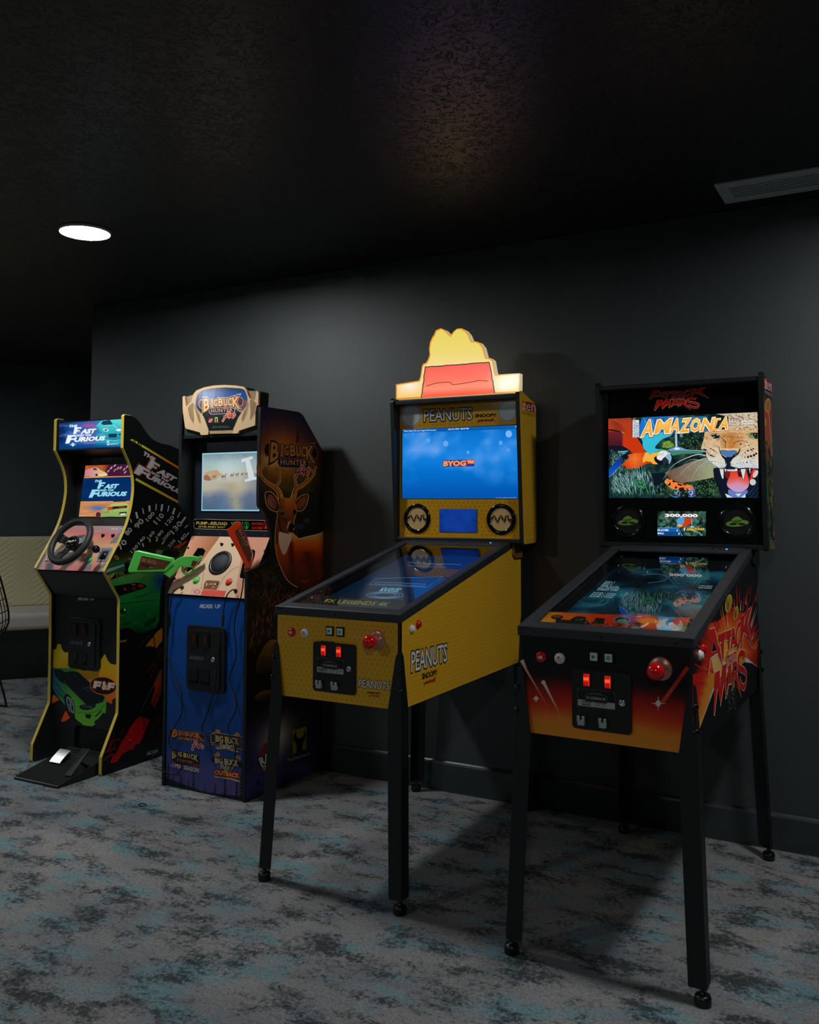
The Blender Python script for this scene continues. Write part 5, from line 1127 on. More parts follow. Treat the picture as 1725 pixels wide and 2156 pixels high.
# ================================================================ HUNTING CABINET
HX = Frame(-2.723, 3.0304, -0.0056)
def ridge_tree(a, x, y0, h, w_, c, L):
    a.line([(x, y0), (x, y0-h)], w_*0.06, c, L)
    n = 9
    for k in range(n):
        t = k/n; yy = y0-h*(0.12+0.86*t); ww = w_*(1-t)*0.5
        a.poly([(x-ww, yy+h*0.06), (x, yy-h*0.05), (x+ww, yy+h*0.05), (x+ww*0.3, yy), (x, yy+h*0.02), (x-ww*0.4, yy)], c, L)
def hunting_cabinet():
    fr = HX; hw = 0.2388; t = 0.016
    root = thing('arcade_cabinet', 'blue-fronted hunting arcade cabinet with an antler-framed sign and a deer on its side', 'arcade machine', (fr.x, fr.y, 0), fr.r)
    prof = [(0, 0), (0.552, 0), (0.552, 1.502), (0.546, 1.520), (0.408, 1.655), (0.388, 1.675), (0.355, 1.687), (0.090, 1.688), (0.076, 1.684), (0.074, 1.660), (0.071, 1.30), (0.073, 1.254), (0.080, 1.241), (0.102, 1.224), (0.124, 1.202), (0.140, 1.177), (0.151, 1.155), (0.156, 1.135), (0.160, 1.105), (0.160, 1.078), (0.157, 1.060), (0.150, 1.041), (0.138, 1.025), (0.121, 1.010), (0.098, 0.996), (0.070, 0.986), (0.040, 0.977), (0.004, 0.972), (0, 0.968)]
    for sx in (-1, 1):
        m = MB().mat('black').prism(prof, sx*(hw-t), sx*hw)
        if sx > 0:
            m.mat('print'); a = Art(fr, (hw, 0, 0), (1, 0, 0), m, gain=1.4).rawmode((0, 1, 0), (0, 0, 1))
            def bgc(u, v):
                n = fbm(u*26+3, v*26+1, 4); g = math.exp(-(((u-0.24)/0.17)**2+((v-1.475)/0.13)**2))
                n2 = 0; c = ramp([(0.0, (46, 46, 96)), (0.06, (58, 56, 120)), (0.14, (40, 38, 78)), (0.30, (30, 28, 52)), (0.44, (14, 16, 18)), (0.62, (26, 18, 12)), (0.85, (20, 20, 16)), (1.3, (16, 20, 18)), (1.42, (50, 30, 22)), (1.52, (62, 22, 28)), (1.60, (34, 22, 66)), (1.69, (16, 20, 56))])(v)
                c = lerp(c, (216, 116, 26), g)
                c = lerp(c, (220, 170, 100), max(0, math.exp(-(((u-0.20)/0.14)**2+((v-1.45)/0.035)**2))))
                c = lerp(c, (190, 188, 172), 0.9*max(0, math.exp(-(((u-0.22)/0.13)**2+((v-0.22)/0.09)**2))))
                gg = math.exp(-(((u-0.33)/0.2)**2+((v-1.33)/0.09)**2)); c = lerp(c, (86, 82, 40), gg*max(0, n*1.6-0.35))
                if 0.45 < v < 1.42: c = lerp(c, (62, 48, 22) if v > 1.1 else (80, 46, 20), max(0, n-0.56)*1.8)
                return c
            inner = [(p[0]+(0.0045 if p[0] < 0.2 and p[1] < 1.68 and p[1] > 0.01 else -0.001 if p[0] > 0.3 else 0.004), p[1]-(0.001 if p[1] > 1.0 else 0) + (0.002 if p[1] < 0.01 else 0)) for p in prof]
            a.poly(inner, bgc, 1, cut=0.009)
            a.blades([(0.02, 0.60), (0.50, 0.60), (0.50, 0.86), (0.02, 0.92)], 260, 0.05, 0.0016, [(150, 82, 34), (110, 64, 28), (190, 110, 50), (70, 40, 20)], 2, ang=(0.6, 2.5), seed=71, curl=1.2)
            a.blades([(0.02, 0.84), (0.20, 0.84), (0.50, 0.92), (0.20, 1.0), (0.03, 0.97)], 150, 0.03, 0.002, [(70, 78, 60), (110, 50, 36), (40, 44, 40)], 2, ang=(0, PI), seed=72)
            a.blades([(0.30, 1.05), (0.54, 1.05), (0.54, 1.45), (0.36, 1.42)], 120, 0.02, 0.003, [(84, 76, 36), (40, 40, 22), (20, 20, 16)], 2, ang=(0, PI), seed=73)
            for k in range(40):
                x = 0.02+0.5*random.random(); z = 0.03+0.42*random.random(); a.line([(x, z), (x+0.03+0.03*random.random(), z+0.008*random.random())], 0.0009, (120, 112, 150) if z < 0.3 else (110, 80, 60), 2, taper=2)
            # rocks
            a.poly([(0.06, 0.55), (0.10, 0.62), (0.16, 0.66), (0.23, 0.64), (0.27, 0.58), (0.20, 0.53), (0.10, 0.51)], lambda u, v: lerp((40, 30, 18), (140, 104, 52), (v-0.52)/0.14+0.5*(fbm(u*60, v*60)-0.5)), 3, smooth=3, cut=0.02)
            a.poly([(0.05, 0.42), (0.10, 0.445), (0.17, 0.44), (0.22, 0.42), (0.12, 0.40)], lambda u, v: lerp((40, 30, 24), (110, 86, 62), (v-0.40)/0.05), 3, smooth=3, cut=0.02)
            # tall thin spruce over the sunset
            a.raw = None; a.z(550, 840, 9.8)
            a.blades([(740, 560), (775, 560), (800, 900), (700, 900)], 90, 46, 7, [(36, 20, 20), (60, 30, 22)], 3, ang=(-0.5, 0.5), seed=74)
            a.line([(752, 520), (752, 900)], 8, (30, 18, 18), 3)
            # deer
            a.z(540, 1000, 8.293)
            body = [(330, 980), (345, 850), (370, 700), (360, 640), (400, 900), (420, 985), (560, 1030), (650, 1010), (680, 1060), (740, 1110), (860, 1080), (960, 1060), (1080, 1030), (1168, 992), (1168, 1830), (1080, 1880), (960, 1950), (840, 2010), (720, 1965), (600, 1890), (500, 1780), (430, 1630), (370, 1470), (335, 1290), (322, 1100)]
            def hide(x, y):
                n = fbm(x/70, y/110, 3); d = ramp([(950, (190, 160, 90)), (1100, (190, 130, 56)), (1200, (196, 84, 18)), (1350, (150, 46, 10)), (1500, (104, 30, 8)), (1700, (92, 34, 10)), (1900, (60, 24, 10))])(y+(160 if x < 640 else 0)*(1 if y > 1100 else 0)*0.5+60*(n-0.5))
                if x < 560: d = lerp((150, 60, 18), (70, 26, 10), (y-1300)/600) if y > 1200 else lerp((96, 40, 18), (130, 56, 22), (x-330)/200)
                e = abs(x-(620+0.08*(y-1400)))/60
                if y > 1150 and e < 1: d = lerp((70, 24, 8), d, e)
                e = abs(x-(900+0.25*(y-1400)))/150
                if y > 1350 and e < 1: d = lerp((76, 28, 10), d, e)
                return d
            a.poly(body, hide, 4, cut=26)
            a.line([(350, 640), (372, 700), (345, 850), (332, 980), (325, 1100), (335, 1290), (372, 1470), (432, 1630), (500, 1780), (600, 1890), (720, 1965)], 9, (214, 160, 84), 4.5, smooth=3)
            a.line([(680, 1050), (740, 1112), (860, 1082), (960, 1062), (1080, 1032), (1168, 992)], 12, (214, 186, 112), 4.5, smooth=3)
            a.poly([(395, 1000), (470, 1010), (560, 1030), (620, 1040), (610, 1130), (560, 1260), (510, 1370), (465, 1390), (430, 1310), (390, 1180)], lambda x, y: lerp((206, 176, 160), (196, 160, 140), (y-1000)/400), 5, smooth=3, cut=40)
            # ears
            for P, inn in (([(150, 340), (170, 300), (230, 290), (300, 330), (370, 430), (400, 560), (375, 640), (290, 625), (210, 570), (165, 470)], [(180, 400), (230, 340), (300, 380), (350, 470), (355, 570), (300, 590), (230, 550), (190, 480)]), ([(690, 460), (740, 400), (800, 355), (905, 345), (900, 430), (860, 550), (800, 620), (710, 625), (680, 560)], [(720, 470), (780, 400), (880, 370), (870, 460), (820, 560), (740, 600), (700, 560)])):
                a.poly(P, (48, 24, 14), 5, smooth=3); a.line(P, 12, (218, 166, 88), 5.6, smooth=3, closed=True); a.poly(inn, lambda x, y: lerp((170, 84, 60), (90, 50, 40), fbm(x/30, y/60)*1.5-0.2), 5.4, smooth=3, cut=30)
            # antlers
            def horn(pts, w0, tp=True):
                a.line(pts, w0*1.3, (232, 168, 84), 5.2, smooth=5, taper=tp); a.line(pts, w0*0.9, (130, 66, 26), 5.8, smooth=5, taper=tp); a.line([(x+w0*0.12, y) for x, y in pts], w0*0.3, (200, 120, 54), 6, smooth=5, taper=tp)
            horn([(430, 420), (385, 280), (300, 200), (190, 130), (90, 20), (70, -110), (90, -250), (140, -330)], 78)
            horn([(330, 220), (400, 120), (410, 0), (400, -150), (370, -260)], 46); horn([(120, 60), (30, -60), (20, -200), (60, -330)], 44); horn([(75, -110), (150, -170), (250, -200)], 40)
            horn([(640, 420), (690, 240), (790, 190), (920, 90), (1010, -30), (1020, -160), (990, -260)], 74)
            horn([(700, 230), (680, 100), (660, -20), (650, -60)], 46); horn([(860, 120), (900, 20), (930, -60)], 40); horn([(1000, 0), (960, -100), (900, -160)], 36)
            # head
            a.poly([(400, 420), (440, 380), (520, 410), (600, 400), (650, 380), (690, 440), (700, 620), (670, 760), (660, 900), (650, 1000), (590, 1030), (530, 1010), (450, 990), (410, 860), (395, 640)], lambda x, y: lerp(lerp((206, 104, 36), (116, 52, 22), (y-430)/330), (70, 32, 18), abs(x-570)/180-0.25+0.5*(fbm(x/40, y/90)-0.5)), 6.5, smooth=3, cut=24)
            a.line([(425, 400), (430, 330), (450, 390), (530, 410), (610, 395), (650, 330)], 12, (206, 150, 60), 6.8, smooth=4)
            a.line([(640, 470), (690, 560), (690, 680), (655, 800), (650, 880)], 16, (190, 126, 40), 7, smooth=4)
            a.poly([(425, 640), (432, 602), (462, 606), (490, 640), (500, 690), (470, 735), (440, 700)], (120, 84, 66), 7, smooth=3); a.ell(458, 672, 33, 36, (12, 10, 12), 7.4); a.ell(450, 660, 6, 6, (150, 140, 140), 7.8)
            a.poly([(640, 620), (700, 610), (690, 690), (650, 700)], (14, 10, 10), 7.3); a.line([(480, 740), (530, 850), (540, 950)], 20, (60, 24, 12), 7, smooth=3)
            a.poly([(565, 900), (600, 850), (640, 850), (664, 900), (650, 990), (610, 1010), (570, 990)], (16, 14, 16), 7.5, smooth=3); a.poly([(604, 800), (570, 860), (548, 950), (530, 935), (545, 850), (580, 808)], (176, 160, 150), 7.8); a.poly([(640, 940), (665, 930), (660, 960), (645, 960)], (190, 176, 168), 7.8); a.poly([(560, 1000), (640, 1005), (610, 1035), (570, 1025)], (180, 150, 140), 7.7)
            for cx, cy, r, c in ((880, 800, 60, (52, 54, 76)), (760, 900, 80, (34, 44, 64)), (700, 900, 30, (76, 62, 60))): a.ell(cx, cy, r, r*0.7, c, 3)
            a.blades([(760, 1830), (920, 1830), (900, 1900), (760, 1890)], 24, 30, 10, [(160, 90, 40), (120, 60, 26)], 6, seed=77)
            # logo
            a.z(550, 840, 9.8)
            a.tf = homog([(340, 460), (1255, 410), (440, 358), (1165, 300), (590, 628), (1025, 600), (815, 800), (1075, 670)], [(68, 1035), (1185, 1130), (205, 880), (1085, 960), (400, 1350), (935, 1385), (690, 1680), (990, 1470)])
            buck_logo(a, 8, 0.9, tan=(206, 134, 66), edge=(190, 110, 70), dark=(26, 18, 16), pro=(176, 30, 24)); a.tf = None
            # small marks near the floor
            a.z(500, 1480, 5.135)
            a.poly([(598, 300), (748, 252), (746, 496), (598, 556)], (150, 150, 40), 5); a.poly([(610, 350), (640, 290), (636, 370), (680, 385), (716, 350), (725, 290), (740, 330), (735, 380), (705, 440), (700, 512), (640, 538), (640, 450), (608, 400)], (16, 20, 16), 6)
            a.text('PlayMechanix', [(542, 600), (792, 530), (792, 566), (542, 652)], (176, 176, 170), 6, bold=0.03, outline=[(0.07, (40, 40, 44))])
            a.text('RAW', [(225, 600), (440, 470), (440, 560), (260, 690)], (214, 214, 214), 6, bold=0.05, outline=[(0.1, (20, 16, 18))]); a.poly([(240, 560), (290, 440), (330, 430), (440, 560), (430, 640), (380, 680), (260, 740), (232, 620)], (150, 34, 34), 4.5)
            a.text('THRILLS', [(262, 690), (432, 590), (426, 640), (280, 740)], (214, 214, 214), 6, bold=0.04, outline=[(0.08, (20, 16, 18))])
            for k in range(3): a.text('Big Buck Hunter and its marks are used under licence', [(540, 770+k*14-k*2), (770, 690+k*14), (770, 697+k*14), (540, 779+k*14)], (120, 116, 120), 6)
            a.ell(226, 866, 12, 22, (10, 10, 12), 6); a.text('\u00ae \u2122', [(222, 930), (262, 922), (262, 936), (222, 944)], (150, 150, 160), 6)
            a.rawmode((0, 1, 0), (0, 0, 1)); 
            for y_, z_ in ((0.10, 1.64), (0.27, 1.475), (0.08, 0.93)): a.ell(y_, z_, 0.006, 0.006, (8, 8, 9), 12)
        m.build('side_panel', root)
    # body between the sides
    MB().mat('black').box(-hw+t, hw-t, 0.538, 0.548, 0.01, 1.49).build('back_panel', root)
    MB().mat('black').prism([(0.10, 1.686), (0.38, 1.680), (0.54, 1.50), (0.53, 1.495), (0.37, 1.672), (0.10, 1.678)], -hw+t, hw-t).build('top_panel', root)
    # ---- front panel
    m = MB().mat('black').prism([(0.006, 0.002), (0.018, 0.002), (0.018, 0.85), (0.006, 0.845)], -hw+t, hw-t); m.mat('print')
    a = Art(fr, (0, 0.006, 0), (0, -1, 0), m).rawmode((1, 0, 0), (0, 0, 1))
    def fb(u, v):
        n = fbm(u*5+2, v*4+1, 3)
        c = ramp([(0.0, (70, 66, 120)), (0.10, (64, 66, 130)), (0.2, (16, 58, 122)), (0.5, (8, 68, 140)), (0.85, (8, 76, 158))])(v)
        return lerp(c, (96, 70, 120), max(0, (0.16-v)*9)*max(0, n*1.9-0.6))
    a.rect(-hw+t+0.003, 0.003, hw-t-0.001, 0.843, fb, 1, cut=0.02)
    R_ = random.Random(12)
    for x, h, w_ in ((-0.205, 0.11, 0.07), (-0.175, 0.075, 0.04), (-0.13, 0.06, 0.05), (-0.085, 0.045, 0.04), (-0.055, 0.11, 0.05), (0.01, 0.035, 0.03), (0.07, 0.05, 0.04), (0.125, 0.095, 0.06), (0.19, 0.13, 0.05), (0.215, 0.16, 0.06), (-0.22, 0.15, 0.05)):
        ridge_tree(a, x, 0.004, -h, w_, (14, 18, 28), 2)
    for x in (-0.19, -0.12, -0.03, 0.155): a.line([(x, 0.004), (x+0.002, 0.13)], 0.001, (16, 20, 32), 2)
    a.poly([(-0.2215, 0.004), (0.2215, 0.004), (0.2215, 0.02), (0.1, 0.012), (0.0, 0.008), (-0.1, 0.02), (-0.2215, 0.035)], (14, 18, 26), 2)
    a.raw = None; a.z(340, 1250, 4.224)
    arcade_logo(a, [(338, 92), (532, 96), (530, 132), (336, 130)], (206, 210, 214), 4)
    a.z(340, 1520, 9.583)
    a.tf = homog([(340, 460), (1255, 410), (440, 358), (1165, 300), (590, 628), (1025, 600), (815, 800), (1075, 670)], [(150, 200), (868, 310), (240, 130), (780, 205), (340, 370), (720, 445), (650, 545), (850, 470)])
    buck_logo(a, 4, 0.95, tan=(214, 124, 66), edge=(150, 90, 60), dark=(30, 20, 18), pro=(190, 50, 46)); a.tf = None
    a.poly([(210, 565), (755, 660), (765, 740), (780, 900), (290, 830), (205, 740)], (34, 24, 22), 4)
    for ch, q in (('B', [(215, 590), (300, 590), (300, 705), (215, 750)]), ('I', [(332, 597), (343, 599), (343, 689), (332, 687)]), ('G', [(355, 600), (410, 610), (410, 708), (355, 698)]), ('B', [(445, 620), (510, 632), (510, 725), (445, 712)]), ('U', [(520, 636), (575, 642), (570, 735), (522, 728)]), ('C', [(585, 645), (645, 652), (640, 758), (590, 750)]), ('K', [(650, 660), (745, 670), (740, 815), (660, 765)])): a.text(ch, q, (196, 168, 110), 6, bold=0.04, outline=[(0.08, (30, 22, 18))])
    a.text('HUNTER', [(330, 740), (640, 795), (636, 850), (320, 790)], (176, 96, 50), 6, bold=0.02); a.text('Pro', [(660, 850), (795, 850), (780, 890), (645, 900)], (176, 50, 30), 6.5, bold=0.03)
    a.text('OPEN SEASON', [(205, 830), (760, 935), (755, 1030), (200, 905)], (176, 172, 172), 6, bold=0.03, outline=[(0.09, (70, 50, 50))])
    a.poly([(960, 195), (1665, 300), (1665, 565), (970, 450)], (40, 36, 34), 4); a.line([(965, 200), (1665, 305)], 10, (180, 150, 110), 5); a.line([(975, 450), (1665, 560)], 10, (180, 150, 110), 5)
    for k in range(10): a.line([(1500+k*17, 310+k*3), (1510+k*15, 420+k*3)], 8, (196, 196, 196), 5, taper=2); a.line([(1490+k*18, 440+k*3), (1500+k*17, 510+k*3)], 7, (196, 196, 196), 5, taper=2)
    a.line([(1080, 235), (990, 250), (1000, 330), (1000, 420), (1090, 420)], 12, (196, 196, 196), 5)
    a.text('BIG BUCK', [(1090, 262), (1560, 330), (1570, 470), (1090, 400)], (176, 158, 110), 6, bold=0.04, outline=[(0.08, (24, 20, 18))]); a.text('Safari', [(1170, 420), (1470, 440), (1460, 540), (1180, 520)], (190, 180, 150), 6.5, bold=0.02, outline=[(0.06, (40, 34, 30))])
    for q in ([(1095, 205), (1100, 160), (1140, 148), (1180, 180), (1190, 230)], [(1470, 280), (1490, 230), (1530, 212), (1580, 250), (1585, 300)]): a.poly(q, (176, 112, 70), 4.5, smooth=3)
    a.poly([(1090, 510), (1300, 500), (1400, 530), (1570, 600), (1500, 610), (1300, 550), (1150, 555)], (176, 130, 90), 4.4, smooth=3)
    a.ell(1040, 755, 36, 60, (20, 22, 24), 5); a.ell(1595, 860, 60, 55, (20, 22, 24), 5); a.text('BIG BUCK', [(1075, 705), (1550, 770), (1560, 910), (1080, 830)], (176, 158, 110), 6, bold=0.04, outline=[(0.1, (30, 30, 28))])
    for q in ([(1070, 680), (1090, 640), (1140, 600), (1175, 640), (1180, 700), (1120, 705)], [(1490, 720), (1500, 690), (1540, 672), (1590, 710), (1600, 770), (1540, 780)]): a.poly(q, (170, 106, 66), 4.5, smooth=3)
    a.poly([(1180, 860), (1230, 850), (1340, 1000), (1290, 990)], (176, 158, 120), 5); a.poly([(1500, 880), (1440, 880), (1320, 1000), (1380, 1010)], (150, 130, 100), 5); a.text('Safari', [(1180, 860), (1440, 880), (1420, 960), (1190, 940)], (190, 180, 150), 6.5, outline=[(0.06, (40, 34, 30))])
    a.text('OUTBACK', [(1070, 960), (1580, 1040), (1580, 1140), (1075, 1060)], (232, 118, 30), 7, bold=0.06, outline=[(0.1, (60, 30, 20))])
    a.poly([(1070, 1085), (1200, 1110), (1400, 1130), (1590, 1190), (1560, 1215), (1380, 1165), (1180, 1135), (1090, 1120)], (180, 140, 110), 5, smooth=3)
    m.build('front_panel', root)
    base_door(fr, root, -0.097, 0.123, 0.440, 0.722, 0.006, (0.063, 0.582), 0)
    # ---- control deck
    dn = np.array([0, -0.847, 0.531]); dv = np.array([0, 0.531, 0.847]); d0 = np.array([0, 0.0, 0.853])
    def dp(u, v, w_=0.0): q = d0+dv*v+dn*w_; return (u, q[1], q[2])
    LD = 0.302
    def deckprism(mb, outl, w0, w1):
        n = len(outl); vs = [dp(u, v, w0) for u, v in outl]+[dp(u, v, w1) for u, v in outl]; tr = [tuple(x) for x in tessellate_polygon([[Vector((u, v, 0)) for u, v in outl]])]
        return mb.add(vs, [list(x) for x in tr]+[[n+i for i in reversed(x)] for x in tr]+[[i, n+i, n+(i+1) % n, (i+1) % n] for i in range(n)], smooth=False)
    m = deckprism(MB().mat('black'), [(-hw+t, 0), (hw-t, 0), (hw-t, LD), (-hw+t, LD)], -0.014, 0)
    m.mat('print'); a = Art(fr, d0, dn, m).z(350, 1060, 6.9)
    TAN = (228, 190, 156); PK = (214, 142, 112)
    a.poly([(20, 1305), (1163, 1383), (1505, 495), (375, 472)], lambda x, y: lerp(PK, (214, 150, 122), (y-500)/800), 1, cut=60)
    a.poly([(375, 472), (775, 480), (400, 1120), (170, 1315), (20, 1305)], lambda x, y: lerp(lerp((226, 156, 126), (168, 102, 58), (x-(375-(y-472)*0.43))/430), (236, 176, 146), (y-900)/500), 2, cut=40)
    a.poly([(780, 484), (990, 488), (1090, 800), (1070, 930), (1020, 1200), (1000, 1372), (165, 1314), (330, 1040), (490, 880)], TAN, 3)
    a.poly([(20, 1305), (165, 1314), (330, 1040), (420, 900), (360, 850), (250, 840)], lambda x, y: lerp((214, 150, 120), (236, 190, 158), (y-850)/400), 2.5, cut=50)
    a.line([(430, 860), (500, 900), (540, 980), (530, 1120), (500, 1250)], 6, (150, 126, 104), 4, smooth=4)
    a.line([(1068, 912), (960, 960), (860, 1050), (790, 1160), (750, 1262)], 6, (150, 126, 104), 4, smooth=4)
    a.poly([(20, 1305), (165, 1314), (165, 1300), (24, 1292)], (240, 205, 178), 4) if False else None
    a.poly([(572, 1130), (600, 1115), (770, 1125), (778, 1150), (730, 1258), (538, 1242), (545, 1210)], lambda x, y: lerp((160, 96, 60), (120, 64, 38), fbm(x/12, y/80)), 4, cut=12)
    a.tf = homog([(340, 300), (1255, 300), (1255, 820), (340, 820)], [(558, 1140), (762, 1150), (742, 1248), (545, 1240)]); buck_logo(a, 5, 1.0, tan=(226, 190, 150), edge=(70, 30, 20)); a.tf = None
    a.poly([(385, 1240), (875, 1270), (838, 1358), (362, 1322)], (232, 92, 76), 5); a.poly([(392, 1247), (528, 1255), (500, 1328), (370, 1316)], (230, 205, 196), 6); a.ell(450, 1285, 52, 30, (214, 60, 50), 7); a.ell(450, 1285, 38, 20, (232, 206, 198), 8); a.text('WARNING', [(412, 1272), (490, 1278), (486, 1298), (410, 1292)], (200, 60, 50), 9)
    for k in range(5): a.text('For indoor home use only. Keep cables clear of the control deck.', [(535-k*4, 1268+k*15), (860-k*6, 1290+k*14), (858-k*6, 1296+k*14), (533-k*4, 1275+k*15)], (190, 60, 50), 6)
    a.text('VOLUME', [(808, 532), (868, 534), (866, 546), (806, 544)], (230, 214, 200), 5)
    m.build('control_deck', root)
    # speaker, buttons, bolts, holster wells
    def deck_at(x, y): return Frame.hit(fr, 350+x/6.9, 1060+y/6.9, d0, dn)
    c = deck_at(788, 866)
    sp = MB().mat('black_plastic').lathe(tuple(c), tuple(dn), [(0.0610, 0), (0.0610, 0.003), (0.058, 0.006), (0.0475, 0.006), (0.0455, 0.003)], 52, cap=False).build('speaker', root)
    MB().mat('mesh_cloth').lathe(tuple(c+dn*0.0015), tuple(dn), [(0.046, 0.0), (0.040, 0.006), (0.02, 0.010), (0.0, 0.011)], 44, cap=False).build('speaker_grille', sp)
    e1 = np.array([1.0, 0, 0])
    for k in range(6):
        an = PI/3*k+0.5; MB().mat('black_gloss').lathe(tuple(c+dn*0.006+(e1*math.cos(an)+dv*math.sin(an))*0.053), tuple(dn), [(0.0024, 0), (0.0024, 0.001), (0.0, 0.0012)], 10).build('speaker_screw', sp)
    for (x, y), key in (((440, 1120), 'green_button'), ((912, 1145), 'orange')):
        c = deck_at(x, y); q = MB().mat('green' if key == 'green_button' else key).lathe(tuple(c), tuple(dn), [(0.0165, 0), (0.0165, 0.003), (0.014, 0.005), (0.012, 0.004), (0.0115, 0.009), (0.009, 0.010), (0, 0.010)], 36)
        q.mat('black_gloss').lathe(tuple(c), tuple(dn), [(0.0182, 0), (0.0182, 0.0012), (0.016, 0.0012)], 36, cap=False)
        q.build('start_button', root)['label'] = 'green start button' if key == 'green_button' else 'orange start button'
    for x, y in ((322, 648), (128, 1096), (1435, 688)):
        c = deck_at(x, y); MB().mat('black_gloss').lathe(tuple(c), tuple(dn), [(0.0058, 0), (0.0056, 0.002), (0.003, 0.0042), (0, 0.0045)], 20).build('deck_bolt', root)
    for x, y in ((812, 598), (972, 604)):
        c = deck_at(x, y); MB().mat('black_gloss').lathe(tuple(c), tuple(dn), [(0.0080, 0), (0.0080, 0.003), (0.005, 0.004), (0.0035, 0.012), (0, 0.0125)], 20).build('option_button', root)
    for pts in ([(385, 760), (460, 645), (540, 650), (575, 690), (480, 880), (300, 1010), (290, 960)], [(1235, 680), (1262, 665), (1295, 685), (1290, 760), (1230, 930), (1165, 1075), (1150, 1090), (1080, 1085), (1068, 1060), (1120, 830)]):
        uv = []
        for x, y in pts:
            q = deck_at(x, y)-d0; uv.append((q[0], float(q@dv)))
        m = deckprism(MB().mat('black_gloss'), uv, -0.0135, 0.0012); m.build('gun_holster', root, bevel=0.002)
    for x, y in ((240, 1225), (1015, 1275)):
        c = deck_at(x, y); MB().mat('rubber').lathe(tuple(c), tuple(dn), [(0.008, 0), (0.008, 0.006), (0.005, 0.012), (0.0, 0.013)], 18).build('cord_jack', root)
    # ---- monitor face
    m = MB().mat('navy').prism([(0.150, 1.098), (0.160, 1.098), (0.172, 1.585), (0.160, 1.585), (0.156, 1.10)], -hw+t, hw-t); m = MB().mat('navy').box(-hw+t, hw-t, 0.160, 0.170, 1.098, 1.60)
    m.mat('gloss_print'); a = Art(fr, (0, 0.160, 0), (0, -1, 0), m).z(330, 790, 4.492)
    arcade_logo(a, [(628, 632), (820, 626), (818, 664), (626, 670)], (86, 92, 98), 3, blue=(40, 60, 84))
    a.poly(curve_pts([(372, 1363), (1040, 1375), (1068, 1392), (1086, 1424), (1072, 1458), (1040, 1473), (390, 1452), (358, 1436), (354, 1404)], 4), (8, 8, 9), 3)
    a.line([(372, 1363), (700, 1369), (1040, 1375), (1068, 1392), (1086, 1424), (1072, 1458), (1040, 1473), (700, 1462), (390, 1452), (358, 1436), (354, 1404)], 4, (206, 186, 130), 4, smooth=3, closed=True)
    a.text('PUMP', [(374, 1384), (482, 1386), (482, 1416), (374, 1414)], (206, 178, 96), 5, bold=0.03); a.text('TO', [(484, 1400), (512, 1400), (512, 1416), (484, 1416)], (206, 178, 96), 5); a.text('RELOAD', [(514, 1386), (668, 1390), (668, 1420), (514, 1416)], (206, 178, 96), 5, bold=0.03)
    a.text('AFTER EVERY SHOT', [(392, 1424), (648, 1430), (648, 1447), (392, 1441)], (206, 178, 96), 5, bold=0.02)
    a.text('SHOOT', [(702, 1386), (822, 1389), (822, 1414), (702, 1412)], (40, 160, 84), 5, bold=0.02); a.text('BUCKS', [(706, 1424), (822, 1428), (822, 1452), (706, 1448)], (40, 160, 84), 5, bold=0.02)
    a.text('AVOID', [(896, 1390), (1004, 1394), (1004, 1420), (896, 1416)], (222, 50, 34), 5, bold=0.02); a.text('DOES', [(902, 1430), (1002, 1433), (1002, 1458), (902, 1455)], (222, 50, 34), 5, bold=0.02)
    for cx, c in ((850, (40, 160, 84)), (1030, (222, 50, 34))):
        a.ell(cx, 1420, 24, 35, c, 5); a.ell(cx, 1420, 21, 31, (8, 8, 9), 5.5); a.poly([(cx-10, 1450), (cx-6, 1425), (cx-2, 1410), (cx+5, 1410), (cx+8, 1425), (cx+16, 1450)], c, 6); a.ell(cx+1, 1412, 6, 9, c, 6)
        for sx in (-1, 1): a.line([(cx+sx*3, 1408), (cx+sx*12, 1398), (cx+sx*9, 1388)], 4, c, 6)
    for x, y in ((402, 1497), (600, 1500), (1018, 1512)): a.ell(x, y, 3, 4, (150, 150, 150), 5)
    m.build('monitor_bezel', root)
    m = MB().mat('black_gloss').box(-0.1725, 0.1725, 0.1565, 0.1598, 1.224, 1.4955); m.mat('screen')
    a = Art(fr, (0, 0.1564, 0), (0, -1, 0), m).rawmode((1, 0, 0), (0, 0, 1)); a.rect(-0.1715, 1.2255, 0.1715, 1.4945, (150, 205, 232), 1)
    def sky(u, v):
        n = fbm(u*16+3, v*20+5, 4); c = ramp([(1.232, (70, 96, 120)), (1.29, (92, 112, 138)), (1.33, (180, 170, 150)), (1.40, (180, 184, 172)), (1.45, (150, 180, 182)), (1.49, (120, 140, 150))])(v+0.03*(n-0.5))
        if v < 1.36:
            c = lerp(c, (172, 160, 130), 0.8*math.exp(-((u-0.0-(1.36-v)*0.3)/0.045)**2)); c = lerp(c, (96, 120, 160), 0.6*math.exp(-((u+0.03)/0.05)**2)*(1.36-v)*9)
        if u > 0.06: c = lerp(c, (96, 106, 132), 0.7*min(1, (u-0.06)*9)*(1 if v < 1.40 else 0.2))
        c = lerp(c, (196, 214, 214), 0.7*math.exp(-(((u+0.02)/0.08)**2+((v-1.42)/0.04)**2)))
        return c
    a.rect(-0.166, 1.231, 0.166, 1.489, sky, 2, cut=0.008)
    a.raw = None; a.z(330, 790, 4.492)
    a.poly([(446, 930), (500, 905), (570, 895), (620, 940), (560, 985), (480, 990), (446, 980)], (186, 160, 122), 3); a.poly([(446, 950), (480, 940), (520, 985), (500, 1000), (446, 990)], (150, 104, 84), 3.5)
